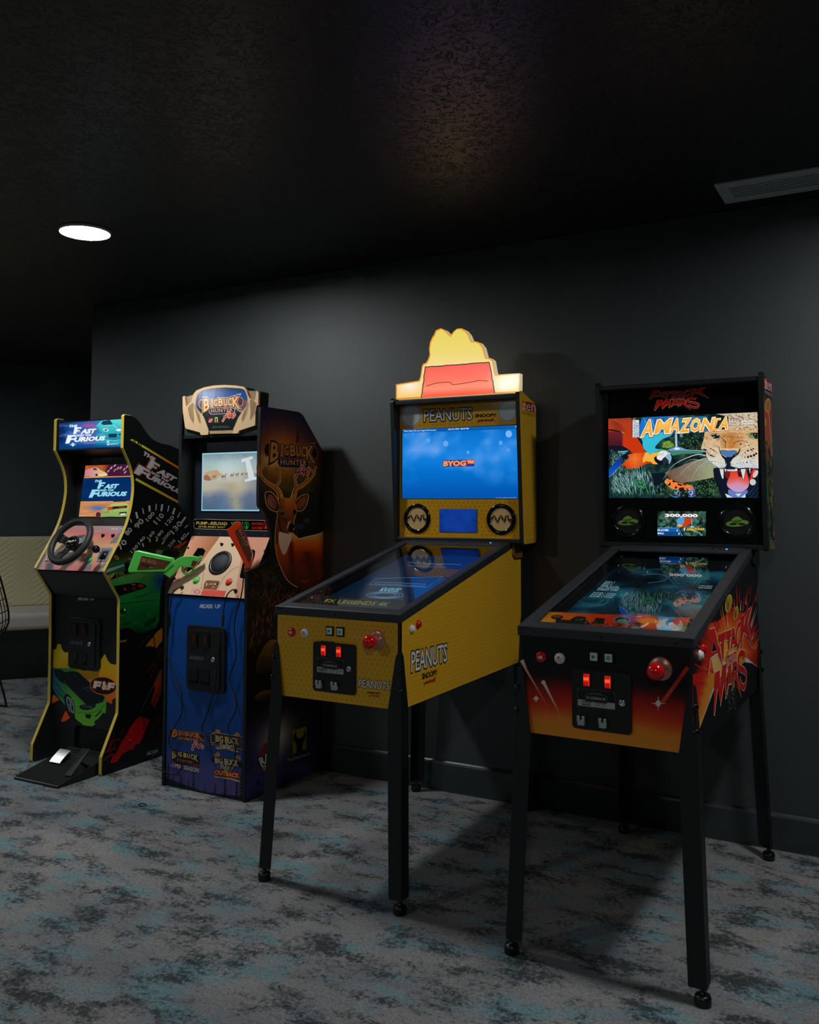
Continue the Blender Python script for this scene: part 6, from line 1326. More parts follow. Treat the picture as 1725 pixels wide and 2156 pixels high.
    for cx, cy, s_ in ((545, 965, 1.4), (634, 965, 1.7), (715, 950, 1.3), (763, 943, 1.2), (812, 938, 1.1), (850, 935, 1.0)):
        c = (140, 112, 100); a.poly([(cx-16*s_, cy), (cx-10*s_, cy-10*s_), (cx-5*s_, cy-16*s_), (cx, cy-9*s_), (cx+6*s_, cy-8*s_), (cx+10*s_, cy-20*s_), (cx+18*s_, cy-22*s_), (cx+13*s_, cy-14*s_), (cx+10*s_, cy+2), (cx-14*s_, cy+4)], c, 4)
        for k in (-12, -6, 3, 8): a.line([(cx+k*s_, cy), (cx+(k+1)*s_, cy+18*s_)], 2.2, c, 4)
    a.poly([(800, 795), (905, 765), (912, 790), (880, 800), (925, 960), (945, 965), (945, 985), (835, 1010), (832, 990), (868, 975), (838, 815), (806, 825)], (206, 214, 216), 4)
    a.poly([(945, 938), (968, 930), (968, 960), (948, 962)], (196, 208, 212), 4)
    a.blades([(450, 1130), (700, 1150), (950, 1150), (960, 1265), (450, 1265)], 130, 26, 2.5, [(60, 84, 104), (110, 120, 124), (90, 100, 92)], 4, ang=(-0.3, 0.9), seed=81)
    a.blades([(600, 745), (860, 745), (800, 800), (660, 790)], 60, 16, 3, [(170, 180, 176), (110, 120, 124)], 4, seed=82)
    m.build('monitor_screen', root)
    # ---- marquee
    sc = 0.945; yb = 0.084
    def mp(x, y):
        q = fr.hit(380+x/9.079, 800+y/9.079, (0, yb, 0), (0, 1, 0)); return ((q[0]-0.0035)*sc, q[2])
    board = [(48, 335), (75, 312), (250, 288), (310, 215), (480, 150), (680, 115), (900, 102), (1100, 112), (1290, 138), (1345, 200), (1540, 203), (1600, 230), (1585, 500), (1520, 1022), (45, 1080)]
    m = MB().mat('black').prism([mp(*p) for p in board], yb, yb+0.055, 'y'); m.mat('gloss_print')
    class MA(Art):
        def map(s, pts, layer):
            if s.raw is None:
                p = Art.map(s, pts, layer).copy(); p[:, 0] = (p[:, 0]-0.0035)*sc; return p
            return Art.map(s, pts, layer)
    a = MA(fr, (0, yb, 0), (0, -1, 0), m).z(380, 800, 9.079)
    a.poly([(52, 340), (78, 318), (1530, 206), (1590, 240), (1515, 1012), (50, 1070)], (40, 56, 50), 1)
    for q in ([(92, 322), (270, 275), (245, 370), (215, 430), (118, 520)], [(1335, 205), (1520, 208), (1498, 428), (1400, 350)]): a.poly(q, (150, 122, 98), 2)
    bd = m.build('marquee', root)
    win = [(340, 260), (420, 205), (600, 165), (880, 145), (1100, 155), (1235, 172), (1290, 240), (1330, 400), (1310, 480), (1240, 560), (1130, 720), (1030, 940), (1000, 955), (570, 970), (540, 950), (440, 700), (350, 600), (290, 520), (280, 420), (310, 300)]
    fo = [(46, 340), (70, 312), (94, 325), (105, 430), (118, 520), (215, 430), (248, 340), (268, 272), (330, 205), (480, 147), (680, 110), (900, 98), (1100, 108), (1280, 130), (1340, 205), (1368, 290), (1400, 350), (1500, 432), (1530, 300), (1542, 212), (1572, 215), (1582, 250), (1578, 480), (1522, 505), (1515, 860), (1490, 875), (1190, 970), (1165, 1022), (1018, 1026), (1008, 985), (572, 992), (560, 1050), (415, 1056), (395, 1005), (115, 935), (95, 900), (52, 600)]
    m = MB().mat(MT['antler']).prism([mp(*p) for p in fo], yb-0.012, yb-0.0005, 'y'); m.mat('gloss_print')
    a = MA(fr, (0, yb-0.0122, 0), (0, -1, 0), m).z(380, 800, 9.079)
    a.poly(win, lambda x, y: lerp(ramp([(150, (38, 50, 78)), (250, (24, 74, 150)), (400, (44, 70, 130)), (520, (70, 60, 80)), (620, (24, 30, 30)), (960, (14, 24, 24))])(y), (150, 90, 80), max(0, (x-1050)/250)*(1 if 380 < y < 620 else 0)*0.8), 1, smooth=2, cut=36)
    for x, h, w_ in ((400, 260, 170), (530, 220, 70), (680, 150, 60), (885, 110, 50), (340, 200, 90), (460, 160, 80)): ridge_tree(a, x, 480 if x < 600 else 360, h, w_, (16, 30, 44), 2)
    a.poly([(290, 470), (400, 560), (440, 640), (480, 760), (440, 700), (350, 600)], (14, 22, 22), 2.2)
    a.line(win, 7, (96, 74, 54), 3, smooth=2, closed=True)
    buck_logo(a, 4, 1.0, tan=(246, 186, 122), edge=(214, 206, 204), dark=(96, 46, 34))
    a.ell(580, 775, 44, 46, (206, 60, 54), 5); a.poly([(535, 790), (620, 735), (625, 760), (545, 815)], (214, 210, 206), 6); a.text('RAW', [(548, 775), (614, 742), (618, 765), (552, 800)], (60, 60, 64), 7)
    a.poly([(662, 715), (725, 712), (727, 792), (664, 795)], (222, 206, 90), 5); a.poly([(672, 728), (680, 725), (684, 745), (704, 745), (708, 722), (716, 726), (714, 750), (704, 762), (704, 792), (684, 793), (684, 764), (672, 752)], (20, 22, 20), 6); a.text('PlayMechanix', [(643, 800), (745, 797), (745, 812), (643, 815)], (206, 206, 200), 6)
    for k in range(2): a.text('Big Buck Hunter Pro is a registered trademark used under licence', [(625-k*28, 888+k*22), (942+k*30, 880+k*18), (942+k*30, 890+k*18), (625-k*28, 898+k*22)], (176, 180, 180), 6)
    DT = (150, 118, 84); HL = (240, 218, 186)  # shade of the tine gaps and highlights on their edges, painted as colour
    for q in ([(215, 432), (245, 470), (222, 560), (236, 760), (222, 815), (165, 720), (128, 600), (118, 522)], [(262, 440), (286, 530), (340, 620), (372, 700), (384, 800), (370, 842), (325, 780), (280, 640), (250, 530)],
              [(1402, 352), (1498, 432), (1510, 470), (1480, 620), (1400, 740), (1372, 750), (1385, 620), (1370, 430)], [(1330, 400), (1345, 470), (1300, 650), (1240, 770), (1215, 795), (1205, 720), (1260, 580), (1300, 520)]):
        a.poly(q, DT, 3.5, smooth=3); a.line(q, 5, HL, 3.8, smooth=3, closed=True); 
    a.line([(120, 525), (150, 680), (215, 818), (236, 760), (225, 540), (240, 500)], 5, (110, 84, 58), 4, smooth=3)
    a.poly([(560, 985), (1015, 972), (1020, 1020), (560, 1030)], (176, 142, 100), 3)
    m.build('antler_frame', bd, bevel=0.004)
    MB().mat('black').prism([(yb, 1.560), (yb+0.055, 1.585), (0.165, 1.585), (0.165, 1.600), (yb, 1.575)], -hw+t, hw-t).build('marquee_shelf', root)
    return root
MT['navy'] = mat('dark_navy_bezel', (30, 34, 46), 0.3)
MT['antler'] = mat('tan_antler_plastic', (210, 176, 136), 0.45)
hunting_cabinet()

# ---------------------------------------------------------------- toy rifles and their cords
def gun(name, label, body, zoomargs, anchor, polys, thick, key, extras):
    root = thing(name, label, 'toy rifle', tuple(anchor))
    n = np.array([_F[0], _F[1], 0]); n = n/np.linalg.norm(n); ux = np.array([n[1], -n[0], 0])
    ox, oy, sc = zoomargs
    A0 = np.array(anchor)
    def loc(x, y, off=0.0):
        q = WORLD.hit(ox+x/sc, oy+y/sc, A0, n)+n*off; return q-A0
    def slab(mb, outl, o0, o1):
        m_ = len(outl); tr = [tuple(t) for t in tessellate_polygon([[Vector((x, y, 0)) for x, y in outl]])]
        vs = [loc(x, y, o0) for x, y in outl]+[loc(x, y, o1) for x, y in outl]
        return mb.add(vs, [list(t) for t in tr]+[[m_+i for i in reversed(t)] for t in tr]+[[i, m_+i, m_+(i+1) % m_, (i+1) % m_] for i in range(m_)], smooth=False)
    for nm, outl, th, k, bev in polys:
        o = slab(MB().mat(k), outl, -th/2, th/2).build(nm, root, bevel=bev, seg=3)
    extras(root, loc, n, A0, slab)
    return root
P1 = WORLD.hit(240+1250/7.5, 1120+470/7.5, (-2.863, 3.055, 0.95), _F*np.array([1, 1, 0]))
def ex1(root, loc, n, A0, slab):
    f = Frame(0, 0, 0)
    class GA(Art):
        def map(s, pts, layer): return Art.map(s, pts, layer)-A0[None]
    m = MB().mat('print'); a = GA(f, A0-n*0.0178, -n, m).z(240, 1120, 7.5)
    a.poly([(440, 382), (895, 468), (790, 580), (365, 595)], lambda x, y: lerp((120, 66, 42), (88, 44, 28), fbm(x/60+0.4*y/10, y/7, 3)*1.4), 1, cut=14)
    a.line([(440, 382), (895, 468), (790, 580), (365, 595)], 6, (40, 70, 36), 2, closed=True)
    a.text('BIG BUCK', [(450, 405), (680, 455), (665, 520), (432, 470)], (176, 120, 84), 3, bold=0.02, outline=[(0.05, (60, 30, 20))]); a.ell(535, 520, 110, 34, (52, 26, 20), 2.5, rot=0.15); a.text('HUNTER', [(465, 492), (620, 515), (612, 535), (460, 512)], (120, 76, 56), 3.4); a.text('PRO', [(565, 545), (635, 545), (628, 568), (555, 572)], (166, 110, 80), 3.4, bold=0.02)
    m.build('wood_inlay', root)
    m = MB().mat('print'); a = GA(f, A0-n*0.0142, -n, m).z(240, 1120, 7.5)
    a.poly([(1240, 450), (1330, 468), (1262, 548), (1212, 540)], lambda x, y: lerp((120, 66, 42), (88, 44, 28), fbm(x/30, y/7)*1.4), 1, cut=14)
    m.build('grip_inlay', root)
    m = MB().mat('orange'); slab(m, [(1122, 556), (1160, 560), (1148, 612), (1115, 622), (1112, 590)], -0.004, 0.004); m.build('trigger', root, bevel=0.001)
gun('toy_rifle', 'bright green toy rifle resting with its muzzle in the left holster', None, (240, 1120, 7.5), P1,
    [('stock', [(345, 298), (390, 293), (925, 408), (943, 425), (950, 480), (965, 512), (905, 555), (870, 590), (830, 625), (260, 640), (240, 625), (238, 590), (335, 320)], 0.034, 'green', 0.008),
     ('grip', [(945, 470), (1010, 425), (1080, 390), (1160, 376), (1270, 380), (1350, 408), (1345, 378), (1385, 375), (1390, 395), (1360, 440), (1290, 540), (1250, 560), (1100, 550), (1050, 545), (1010, 590), (890, 725), (780, 650), (830, 620), (900, 560)], 0.028, 'green', 0.006),
     ('trigger_guard', [(1070, 548), (1105, 552), (1112, 610), (1140, 645), (1190, 650), (1225, 620), (1240, 560), (1268, 560), (1255, 625), (1215, 672), (1160, 684), (1100, 665), (1065, 615)], 0.012, 'green', 0.003)], 0.03, 'green', ex1)
P2 = WORLD.hit(350+1180/6.9, 1060+900/6.9, (-2.60, 3.02, 0.96), _F*np.array([1, 1, 0]))
def ex2(root, loc, n, A0, slab):
    class GA(Art):
        def map(s, pts, layer): return Art.map(s, pts, layer)-A0[None]
    m = MB().mat('print'); a = GA(Frame(), A0-n*0.0178, -n, m).z(350, 1060, 6.9)
    a.poly([(1005, 395), (1085, 335), (1130, 420), (1250, 730), (1215, 850), (1188, 845), (1100, 660), (1010, 450)], lambda x, y: lerp((120, 62, 40), (84, 42, 28), fbm(x/9, y/50, 3)*1.4), 1, cut=14)
    rtext(a, 'BIG BUCK', 1125, 500, 280, 46, 1.13, (176, 120, 84), 3, bold=0.02, outline=[(0.05, (60, 30, 20))]); rtext(a, 'HUNTER', 1095, 560, 150, 22, 1.13, (120, 76, 56), 3.4); rtext(a, 'PRO', 1120, 600, 60, 24, 1.13, (166, 90, 60), 3.4)
    m.build('wood_inlay', root)
gun('toy_rifle', 'bright orange toy rifle standing upright in the right holster', None, (350, 1060, 6.9), P2,
    [('stock', [(898, 372), (960, 330), (1005, 272), (1030, 262), (1068, 268), (1085, 290), (1105, 340), (1180, 520), (1258, 740), (1252, 790), (1225, 900), (1208, 945), (1140, 935), (1155, 905), (1050, 690), (905, 425)], 0.034, 'orange', 0.008),
     ('grip', [(1142, 930), (1208, 940), (1190, 965), (1172, 975), (1165, 1060), (1150, 1056), (1138, 985)], 0.024, 'orange', 0.004)], 0.03, 'orange', ex2)
MT['cord'].node_tree.nodes['Principled BSDF'].inputs['Base Color'].default_value = (0.004, 0.004, 0.005, 1)
def cord(label, paths, y=-0.014, fr=HX, thick=None, plugs=(), name='cord', o=None, n=None, r=0.0028):
    root = None; first = True
    m = MB().mat('cord')
    for zoomargs, pts in paths:
        ox, oy, sc = zoomargs; P = []
        for p in pts:
            yy = p[2] if len(p) > 2 else y
            q = fr.hit(ox+p[0]/sc, oy+p[1]/sc, (0, yy, 0) if o is None else o, (0, 1, 0) if n is None else n)
            c_, s_ = fr.c, fr.s; P.append((fr.x+c_*q[0]-s_*q[1], fr.y+s_*q[0]+c_*q[1], q[2]))
        P = curve_pts(P, 5, False); m.tube(P, r, 8)
    ob = m.build(name); tag(ob, label, 'cable', 'thin cables hanging down the hunting cabinet' if fr is HX else None)
    for (ox, oy, sc), a_, b_ in plugs:
        A_ = fr.hit(ox+a_[0]/sc, oy+a_[1]/sc, (0, y, 0), (0, 1, 0)); B_ = fr.hit(ox+b_[0]/sc, oy+b_[1]/sc, (0, y, 0), (0, 1, 0)); w = []
        for q in (A_, B_): w.append(Vector((fr.x+fr.c*q[0]-fr.s*q[1], fr.y+fr.s*q[0]+fr.c*q[1], q[2])))
        d = w[1]-w[0]; pm = MB().mat('rubber').tube([w[0], w[0]+d*0.08, w[0]+d*0.5, w[0]+d*0.92, w[1]], [0.0035, 0.0062, 0.0055, 0.0068, 0.004], 12); pm.build('plug', ob)
    return ob
Z3 = (350, 1060, 6.9); Z4 = (330, 1230, 4.492); Z5 = (340, 1520, 9.583)
cord('thin black cable at the left edge of the blue front, looping out leftwards', [(Z4, [(235, 33, 0.0), (200, 38, -0.012), (165, 60), (145, 110), (132, 200), (125, 260), (120, 400), (112, 440), (98, 600), (110, 720), (170, 870), (225, 990), (240, 1090), (232, 1230), (155, 1370), (117, 1460), (135, 1540), (200, 1640), (235, 1720), (215, 1775), (150, 1790), (60, 1765), (-20, 1740)])], plugs=[(Z4, (124, 252), (118, 400))])
cord('thin black cable with a long plug crossing the coin door of the blue front', [(Z4, [(752, 68, 0.0), (720, 52, -0.014), (675, 90), (650, 150), (636, 230), (630, 290), (620, 410, -0.026), (612, 500, -0.032), (585, 640, -0.034), (575, 760, -0.034), (552, 960, -0.028), (500, 1150), (450, 1300), (427, 1370), (470, 1440), (500, 1500), (520, 1590), (560, 1635), (610, 1645)])], plugs=[(Z4, (631, 285), (622, 400))])
cord('thin black cable winding down the right side of the blue front', [(Z4, [(842, -170, 0.0), (828, -120), (820, -40), (812, 40), (790, 150), (745, 300), (735, 400), (738, 480), (752, 600), (745, 720), (705, 830), (692, 900), (735, 1040), (757, 1130), (740, 1220), (690, 1310), (676, 1370), (700, 1440), (738, 1520), (745, 1610), (720, 1700), (685, 1765)])])
# ================================================================ RACING CABINET
RX = Frame(-3.5387, 2.9845, 0.0134)
def racing_cabinet():
    fr = RX; hw = 0.2427; t = 0.016
    root = thing('arcade_cabinet', 'black racing arcade cabinet with a steering wheel and bright yellow edge trim', 'arcade machine', (fr.x, fr.y, 0), fr.r)
    front = [(0.136, 1.685), (0.100, 1.686), (0.094, 1.680), (0.094, 1.526), (0.110, 1.500), (0.127, 1.473), (0.142, 1.446), (0.154, 1.418), (0.161, 1.398), (0.166, 1.370), (0.168, 1.345), (0.168, 1.318), (0.165, 1.290), (0.160, 1.260), (0.152, 1.224), (0.141, 1.188), (0.127, 1.153), (0.110, 1.120), (0.090, 1.085), (-0.005, 0.942), (0.086, 0.815), (0.092, 0.800), (0.0955, 0.60), (0.098, 0.287), (0.096, 0.266), (0.003, 0.085), (0.002, 0.012), (0.008, 0.004)]
    rear = [(0.56, 0.004), (0.56, 1.490), (0.53, 1.516), (0.50, 1.532), (0.459, 1.545), (0.43, 1.552), (0.408, 1.557), (0.38, 1.560), (0.35, 1.563), (0.32, 1.568), (0.293, 1.577), (0.272, 1.588), (0.253, 1.602), (0.236, 1.618), (0.221, 1.634), (0.206, 1.649), (0.189, 1.664), (0.172, 1.674), (0.155, 1.681)]
    prof = front+rear
    def offset(P, d):
        out = []
        for i in range(len(P)):
            a_ = np.array(P[max(i-1, 0)]); b_ = np.array(P[min(i+1, len(P)-1)]); tt = (b_-a_)/np.linalg.norm(b_-a_); out.append((P[i][0]-(-tt[1])*d*-1*-1, P[i][1]-tt[0]*d))
        return out
    for sx in (-1, 1):
        m = MB().mat('black').prism(prof, sx*(hw-t), sx*hw)
        if sx > 0: m.mat('print'); racing_side(fr, hw, m, prof)
        sp = m.build('side_panel', root)
        # yellow edge trim along the front edge, dark trim over the back
        m = MB().mat('yellow_trim'); n = len(front)
        F_ = np.array(front); O = []
        for i in range(n):
            d = F_[min(i+1, n-1)]-F_[max(i-1, 0)]; d = d/np.linalg.norm(d); O.append(F_[i]+np.array([d[1], -d[0]])*0.003)
        x0, x1 = sx*(hw-t)-0.0008*sx, sx*hw+0.0008*sx
        vs = []
        for i in range(n): vs += [(x0, F_[i][0], F_[i][1]), (x0, O[i][0], O[i][1]), (x1, O[i][0], O[i][1]), (x1, F_[i][0], F_[i][1])]
        fs = [[i*4+k, i*4+(k+1) % 4, (i+1)*4+(k+1) % 4, (i+1)*4+k] for i in range(n-1) for k in range(4)]+[[0, 1, 2, 3], [(n-1)*4+k for k in range(4)]]
        m.add(vs, fs, smooth=False); m.build('edge_trim', sp, bevel=0.0012)
    MB().mat('black').box(-hw+t, hw-t, 0.545, 0.556, 0.01, 1.49).build('back_panel', root)
    MB().mat('black').prism([(0.105, 1.672), (0.15, 1.672), (0.215, 1.628), (0.29, 1.568), (0.40, 1.548), (0.55, 1.50), (0.545, 1.49), (0.40, 1.538), (0.28, 1.558), (0.20, 1.622), (0.145, 1.660), (0.105, 1.662)], -hw+t, hw-t).build('top_panel', root)
    # marquee
    m = MB().mat('black').box(-hw+t, hw-t, 0.1045, 0.125, 1.525, 1.672); m.mat('screen')
    a = Art(fr, (0, 0.104, 0), (0, -1, 0), m).z(100, 870, 5.328)
    def mq(x, y):
        n = fbm(x/120+3, y/14+2, 3); c = ramp([(130, (0, 30, 84)), (300, (30, 90, 170)), (500, (70, 90, 170)), (600, (30, 150, 180)), (830, (60, 190, 205))])(x+80*(n-0.5))
        c = lerp(c, (190, 90, 150), 0.8*math.exp(-(((x-470)/90)**2+((y-140)/24)**2)))
        c = lerp(c, (200, 225, 245), max(0, n-0.58)*2.4*math.exp(-((y-220)/80)**2))
        return lerp(c, (0, 60, 120), max(0, (y-320)/70)) if y > 320 else c
    a.poly([(133, 112), (833, 66), (833, 378), (133, 408)], mq, 1, cut=16)
    a.poly([(548, 140), (600, 90), (640, 78), (833, 68), (833, 318), (700, 312), (650, 300), (640, 240), (590, 200)], lambda x, y: lerp((90, 220, 220), (20, 130, 160), (y-80)/240+0.3*(fbm(x/30, y/30)-0.5)), 2, cut=20)
    a.poly([(620, 88), (700, 74), (735, 128), (640, 134), (600, 120)], (16, 60, 84), 3); a.line([(640, 136), (735, 130), (780, 165)], 4, (190, 250, 250), 4)
    a.ell(655, 188, 32, 16, (220, 250, 250), 3, rot=0.2); a.ell(655, 188, 18, 10, (30, 90, 110), 3.5); a.ell(800, 188, 30, 14, (220, 250, 250), 3)
    a.poly([(680, 232), (782, 228), (775, 272), (690, 274)], (10, 60, 84), 3); a.line([(650, 300), (740, 308), (833, 300)], 5, (150, 240, 240), 3); a.poly([(800, 230), (833, 222), (833, 246), (800, 250)], (10, 70, 90), 3)
    a.tf = homog([(536, 748), (616, 748), (808, 792), (900, 878), (878, 930), (462, 948), (582, 775)], [(245, 130), (335, 130), (552, 170), (655, 252), (640, 308), (198, 340), (312, 160)])
    furious_logo(a, (238, 242, 246), 5); a.tf = None
    a.ell(285, 352, 16, 22, (190, 220, 240), 5); a.text('UNIVERSAL', [(250, 345), (320, 342), (320, 356), (250, 359)], (190, 220, 240), 6, bold=0.03)
    for k in range(2): a.text('Officially licensed product and all related marks', [(390+k*24, 328+k*10), (558-k*24, 324+k*10), (558-k*24, 331+k*10), (390+k*24, 335+k*10)], (170, 200, 230), 5)
    a.ell(680, 335, 18, 26, (190, 225, 235), 5); a.text('RAW', [(662, 330), (698, 322), (698, 340), (662, 348)], (20, 80, 120), 6, bold=0.03); a.text('BLKDK UP', [(703, 338), (790, 332), (790, 350), (703, 356)], (190, 220, 240), 5, bold=0.03)
    m.build('lit_marquee', root)
    # soffit and bezel
    def bz(z): return 0.200+(z-1.19)*(0.035/0.267)
    MB().mat('black').prism([(0.112, 1.528), (bz(1.50), 1.500), (bz(1.50)+0.01, 1.510), (0.112, 1.540)], -hw+t, hw-t).build('soffit', root)
    bn = np.array([0, -0.267, 0.035]); bn = bn/np.linalg.norm(bn); o = np.array([0, bz(1.3), 1.3])
    m = MB().mat('black').prism([(0.128, 1.142), (bz(1.19), 1.19), (bz(1.50), 1.50), (bz(1.50)+0.012, 1.50), (bz(1.19)+0.012, 1.185), (0.134, 1.134)], -hw+t, hw-t); m.mat('gloss_print')
    a = Art(fr, o, bn, m).z(100, 870, 5.328); arcade_logo(a, [(614, 500), (800, 490), (798, 532), (612, 538)], (96, 100, 104), 3, blue=(50, 60, 70))
    m.build('monitor_bezel', root)
    vs = []; m = MB().mat('black_gloss')
    for x in (-0.171, 0.171):
        for z in (1.1955, 1.458):
            vs += [(x, bz(z)-0.0025, z), (x, bz(z)-0.0002, z)]
    m.add(vs, [(0, 2, 6, 4), (1, 5, 7, 3), (0, 4, 5, 1), (2, 3, 7, 6), (0, 1, 3, 2), (4, 6, 7, 5)]); m.mat('screen')
    a = Art(fr, o+bn*0.0026, bn, m).rawmode((1, 0, 0), (0, 0.130, 0.9915)); a.rect(-0.170, -0.105, 0.170, 0.158, (10, 12, 30), 1)
    a.raw = None; a.z(100, 870, 5.328)
    a.poly([(428, 588), (900, 572), (960, 572), (960, 700), (412, 716)], lambda x, y: lerp(lerp((200, 90, 30), (90, 30, 50), (x-430)/300), (200, 110, 40), math.exp(-((x-600)/60)**2)*0.6), 2, cut=24)
    a.poly([(420, 690), (425, 640), (480, 620), (520, 606), (560, 610), (600, 640), (660, 670), (670, 700), (560, 706), (420, 706)], lambda x, y: lerp((196, 120, 150), (220, 200, 130), (x-420)/240), 3, cut=24, smooth=2); a.ell(550, 692, 14, 12, (50, 20, 40), 3.5); a.poly([(510, 615), (545, 612), (560, 640), (515, 640)], (110, 50, 80), 3.5); a.poly([(575, 686), (660, 686), (660, 700), (575, 702)], (225, 225, 200), 3.6)
    a.poly([(690, 580), (950, 572), (950, 700), (640, 708), (650, 640)], (72, 20, 50), 2.5)
    for tx, x, y in (('70', 682, 650), ('80', 715, 614), ('90', 755, 588), ('110', 755, 640), ('130', 790, 618), ('150', 822, 612), ('160', 860, 630), ('130', 894, 600), ('150', 872, 662)): rtext(a, tx, x, y, 34, 15, -0.85, (214, 208, 214), 4, bold=0.02)
    a.poly([(412, 716), (470, 714), (480, 706), (612, 704), (622, 710), (960, 702), (960, 712), (410, 728)], (214, 150, 84), 4); a.poly([(405, 728), (960, 712), (960, 982), (374, 988)], lambda x, y: lerp((0, 34, 84), (2, 52, 108), fbm(x/90, y/60)), 3, cut=30)
    furious_logo_scr = furious_logo(a, (150, 218, 236), 6, glow=(8, 76, 120), gw=12)
    a.poly([(372, 990), (735, 986), (742, 994), (878, 990), (888, 984), (960, 982), (960, 992), (880, 1000), (372, 1002)], (214, 150, 84), 4)
    def strt(x, y):
        n = fbm(x/70, y/20, 3); c = lerp((190, 110, 60), (210, 160, 110), n); return lerp(c, (40, 100, 190), 0.85*math.exp(-(((x-560)/90)**2+((y-1065)/26)**2)))
    a.poly([(370, 1002), (960, 996), (960, 1158), (352, 1160)], strt, 3, cut=18)
    a.poly([(550, 1160), (600, 1090), (680, 1060), (700, 1030), (760, 1012), (880, 1010), (910, 1040), (925, 1100), (905, 1158), (700, 1160)], lambda x, y: lerp((166, 196, 110), (130, 170, 90), (y-1010)/150), 4, cut=24, smooth=2)
    a.poly([(665, 1082), (690, 1052), (760, 1045), (895, 1036), (893, 1062), (760, 1074), (700, 1086)], (50, 16, 20), 5); a.ell(705, 1068, 30, 12, (225, 60, 30), 5.5, rot=-0.3); a.ell(830, 1052, 40, 8, (160, 40, 30), 5.5); a.ell(570, 1140, 28, 32, (80, 30, 50), 5)
    a.text('FREEPLAY', [(592, 1098), (695, 1098), (690, 1118), (588, 1120)], (214, 160, 110), 6, bold=0.04, outline=[(0.1, (110, 40, 20))]); a.poly([(806, 1110), (890, 1104), (886, 1126), (806, 1136)], (60, 50, 50), 5); a.poly([(816, 1128), (872, 1122), (870, 1140), (820, 1144)], (220, 220, 210), 5.5)
    a.text('CREDITS 3 4', [(356, 1144), (440, 1142), (440, 1154), (354, 1156)], (190, 200, 220), 6)
    m.build('monitor_screen', root)
    # deck
    d0 = np.array([0, -0.003, 0.9375]); dv = np.array([0, 0.135, 0.211]); LD = np.linalg.norm(dv); dv = dv/LD; dn = np.array([0, -dv[2], dv[1]])
    def dp(u, v, w_=0.0): q = d0+dv*v+dn*w_; return (u, q[1], q[2])
    q8 = [dp(x, v, w_) for w_ in (-0.012, 0) for v in (0, LD) for x in (-hw+t, hw-t)]
    m = MB().mat('black').add(q8, [(0, 2, 3, 1), (4, 5, 7, 6), (0, 1, 5, 4), (2, 6, 7, 3), (0, 4, 6, 2), (1, 3, 7, 5)]); m.mat('print')
    a = Art(fr, d0, dn, m).z(60, 1080, 8.214)
    PKC = (206, 120, 118); GR = (122, 122, 130); CR = (206, 176, 140)
    def dk(x, y):
        c = ramp([(220, (176, 140, 148)), (300, (210, 112, 110)), (480, (222, 160, 120)), (620, (216, 186, 140)), (800, (214, 150, 130)), (1000, (208, 112, 112))])(y-0.12*(x-800)); return lerp(c, PKC, max(0, (300-x)/300)*0.8)
    a.poly([(135, 975), (1290, 1015), (1680, 228), (545, 218)], dk, 1, cut=40)
    for q in ([(1600, 235), (1680, 228), (1540, 515), (1400, 530), (1430, 490), (1595, 320)], [(135, 975), (240, 765), (310, 680), (300, 760), (180, 975)], [(280, 870), (440, 890), (445, 978), (290, 975)], [(910, 985), (1000, 885), (1095, 890), (1065, 995)], [(1175, 1003), (1290, 1015), (1385, 830), (1300, 880)], [(545, 218), (600, 240), (520, 300), (500, 290)]): a.poly(q, GR, 2)
    a.poly([(1270, 600), (1450, 595), (1460, 640), (1400, 740), (1360, 840), (1320, 850), (1180, 850), (1195, 760)], (112, 114, 124), 3, smooth=0); a.line([(1280, 612), (1440, 606), (1448, 640), (1385, 740), (1340, 815), (1195, 812)], 6, (196, 196, 200), 4)
    a.poly([(1285, 660), (1395, 652), (1322, 808), (1210, 800)], (8, 8, 10), 5)
    arcade_logo(a, [(1432, 262), (1640, 262), (1625, 288), (1420, 290)], (206, 206, 210), 4); a.text('VOLUME', [(1155, 312), (1268, 312), (1258, 330), (1145, 330)], (220, 214, 214), 4); a.text('START', [(985, 900), (1062, 904), (1050, 928), (972, 924)], (190, 190, 196), 4, bold=0.02); a.text('3 4', [(985, 940), (1010, 942), (1000, 965), (978, 962)], (190, 190, 196), 4); a.text('ARCADE', [(1250, 955), (1308, 958), (1296, 985), (1238, 980)], (190, 190, 196), 4)
    a.poly([(430, 975), (560, 978), (560, 986), (430, 983)], (200, 40, 34), 4)
    m.build('control_deck', root)
    def at(x, y, w_=0.0): return fr.hit(60+x/8.214, 1080+y/8.214, d0+dn*w_, dn)
    for x, y in ((1293, 393), (1467, 397)):
        MB().mat('black_gloss').lathe(tuple(at(x, y)), tuple(dn), [(0.0098, 0), (0.0098, 0.003), (0.006, 0.004), (0.004, 0.011), (0, 0.012)], 20).build('option_button', root)
    MB().mat('green_button').lathe(tuple(at(1060, 822)), tuple(dn), [(0.0145, 0), (0.0145, 0.003), (0.013, 0.006), (0.011, 0.010), (0, 0.011)], 32).build('start_button', root)
    MB().mat('steel').lathe(tuple(at(325, 820)), tuple(dn), [(0.009, 0), (0.009, 0.004), (0.005, 0.006), (0, 0.006)], 20).build('key_lock', root)
    # shifter
    g = MB().mat('black_plastic'); base = at(1312, 728, 0.0); g.lathe(tuple(base-dn*0.002), tuple(dn), [(0.016, 0), (0.014, 0.006), (0.006, 0.010)], 20)
    sh = g.build('shifter', root); kn = fr.hit(60+1170/8.214, 1080+628/8.214, d0+dn*0.075, dn)
    MB().mat('steel').tube([tuple(base), tuple(base+(kn-base)*0.9)], 0.0042, 12).build('shifter_rod', sh)
    rr = 0.0185; MB().mat('black_gloss').lathe(tuple(kn), tuple(kn-base), [(rr*math.sin(PI*k/14), -rr*math.cos(PI*k/14)) for k in range(15)], 28, cap=False).build('shifter_knob', sh)
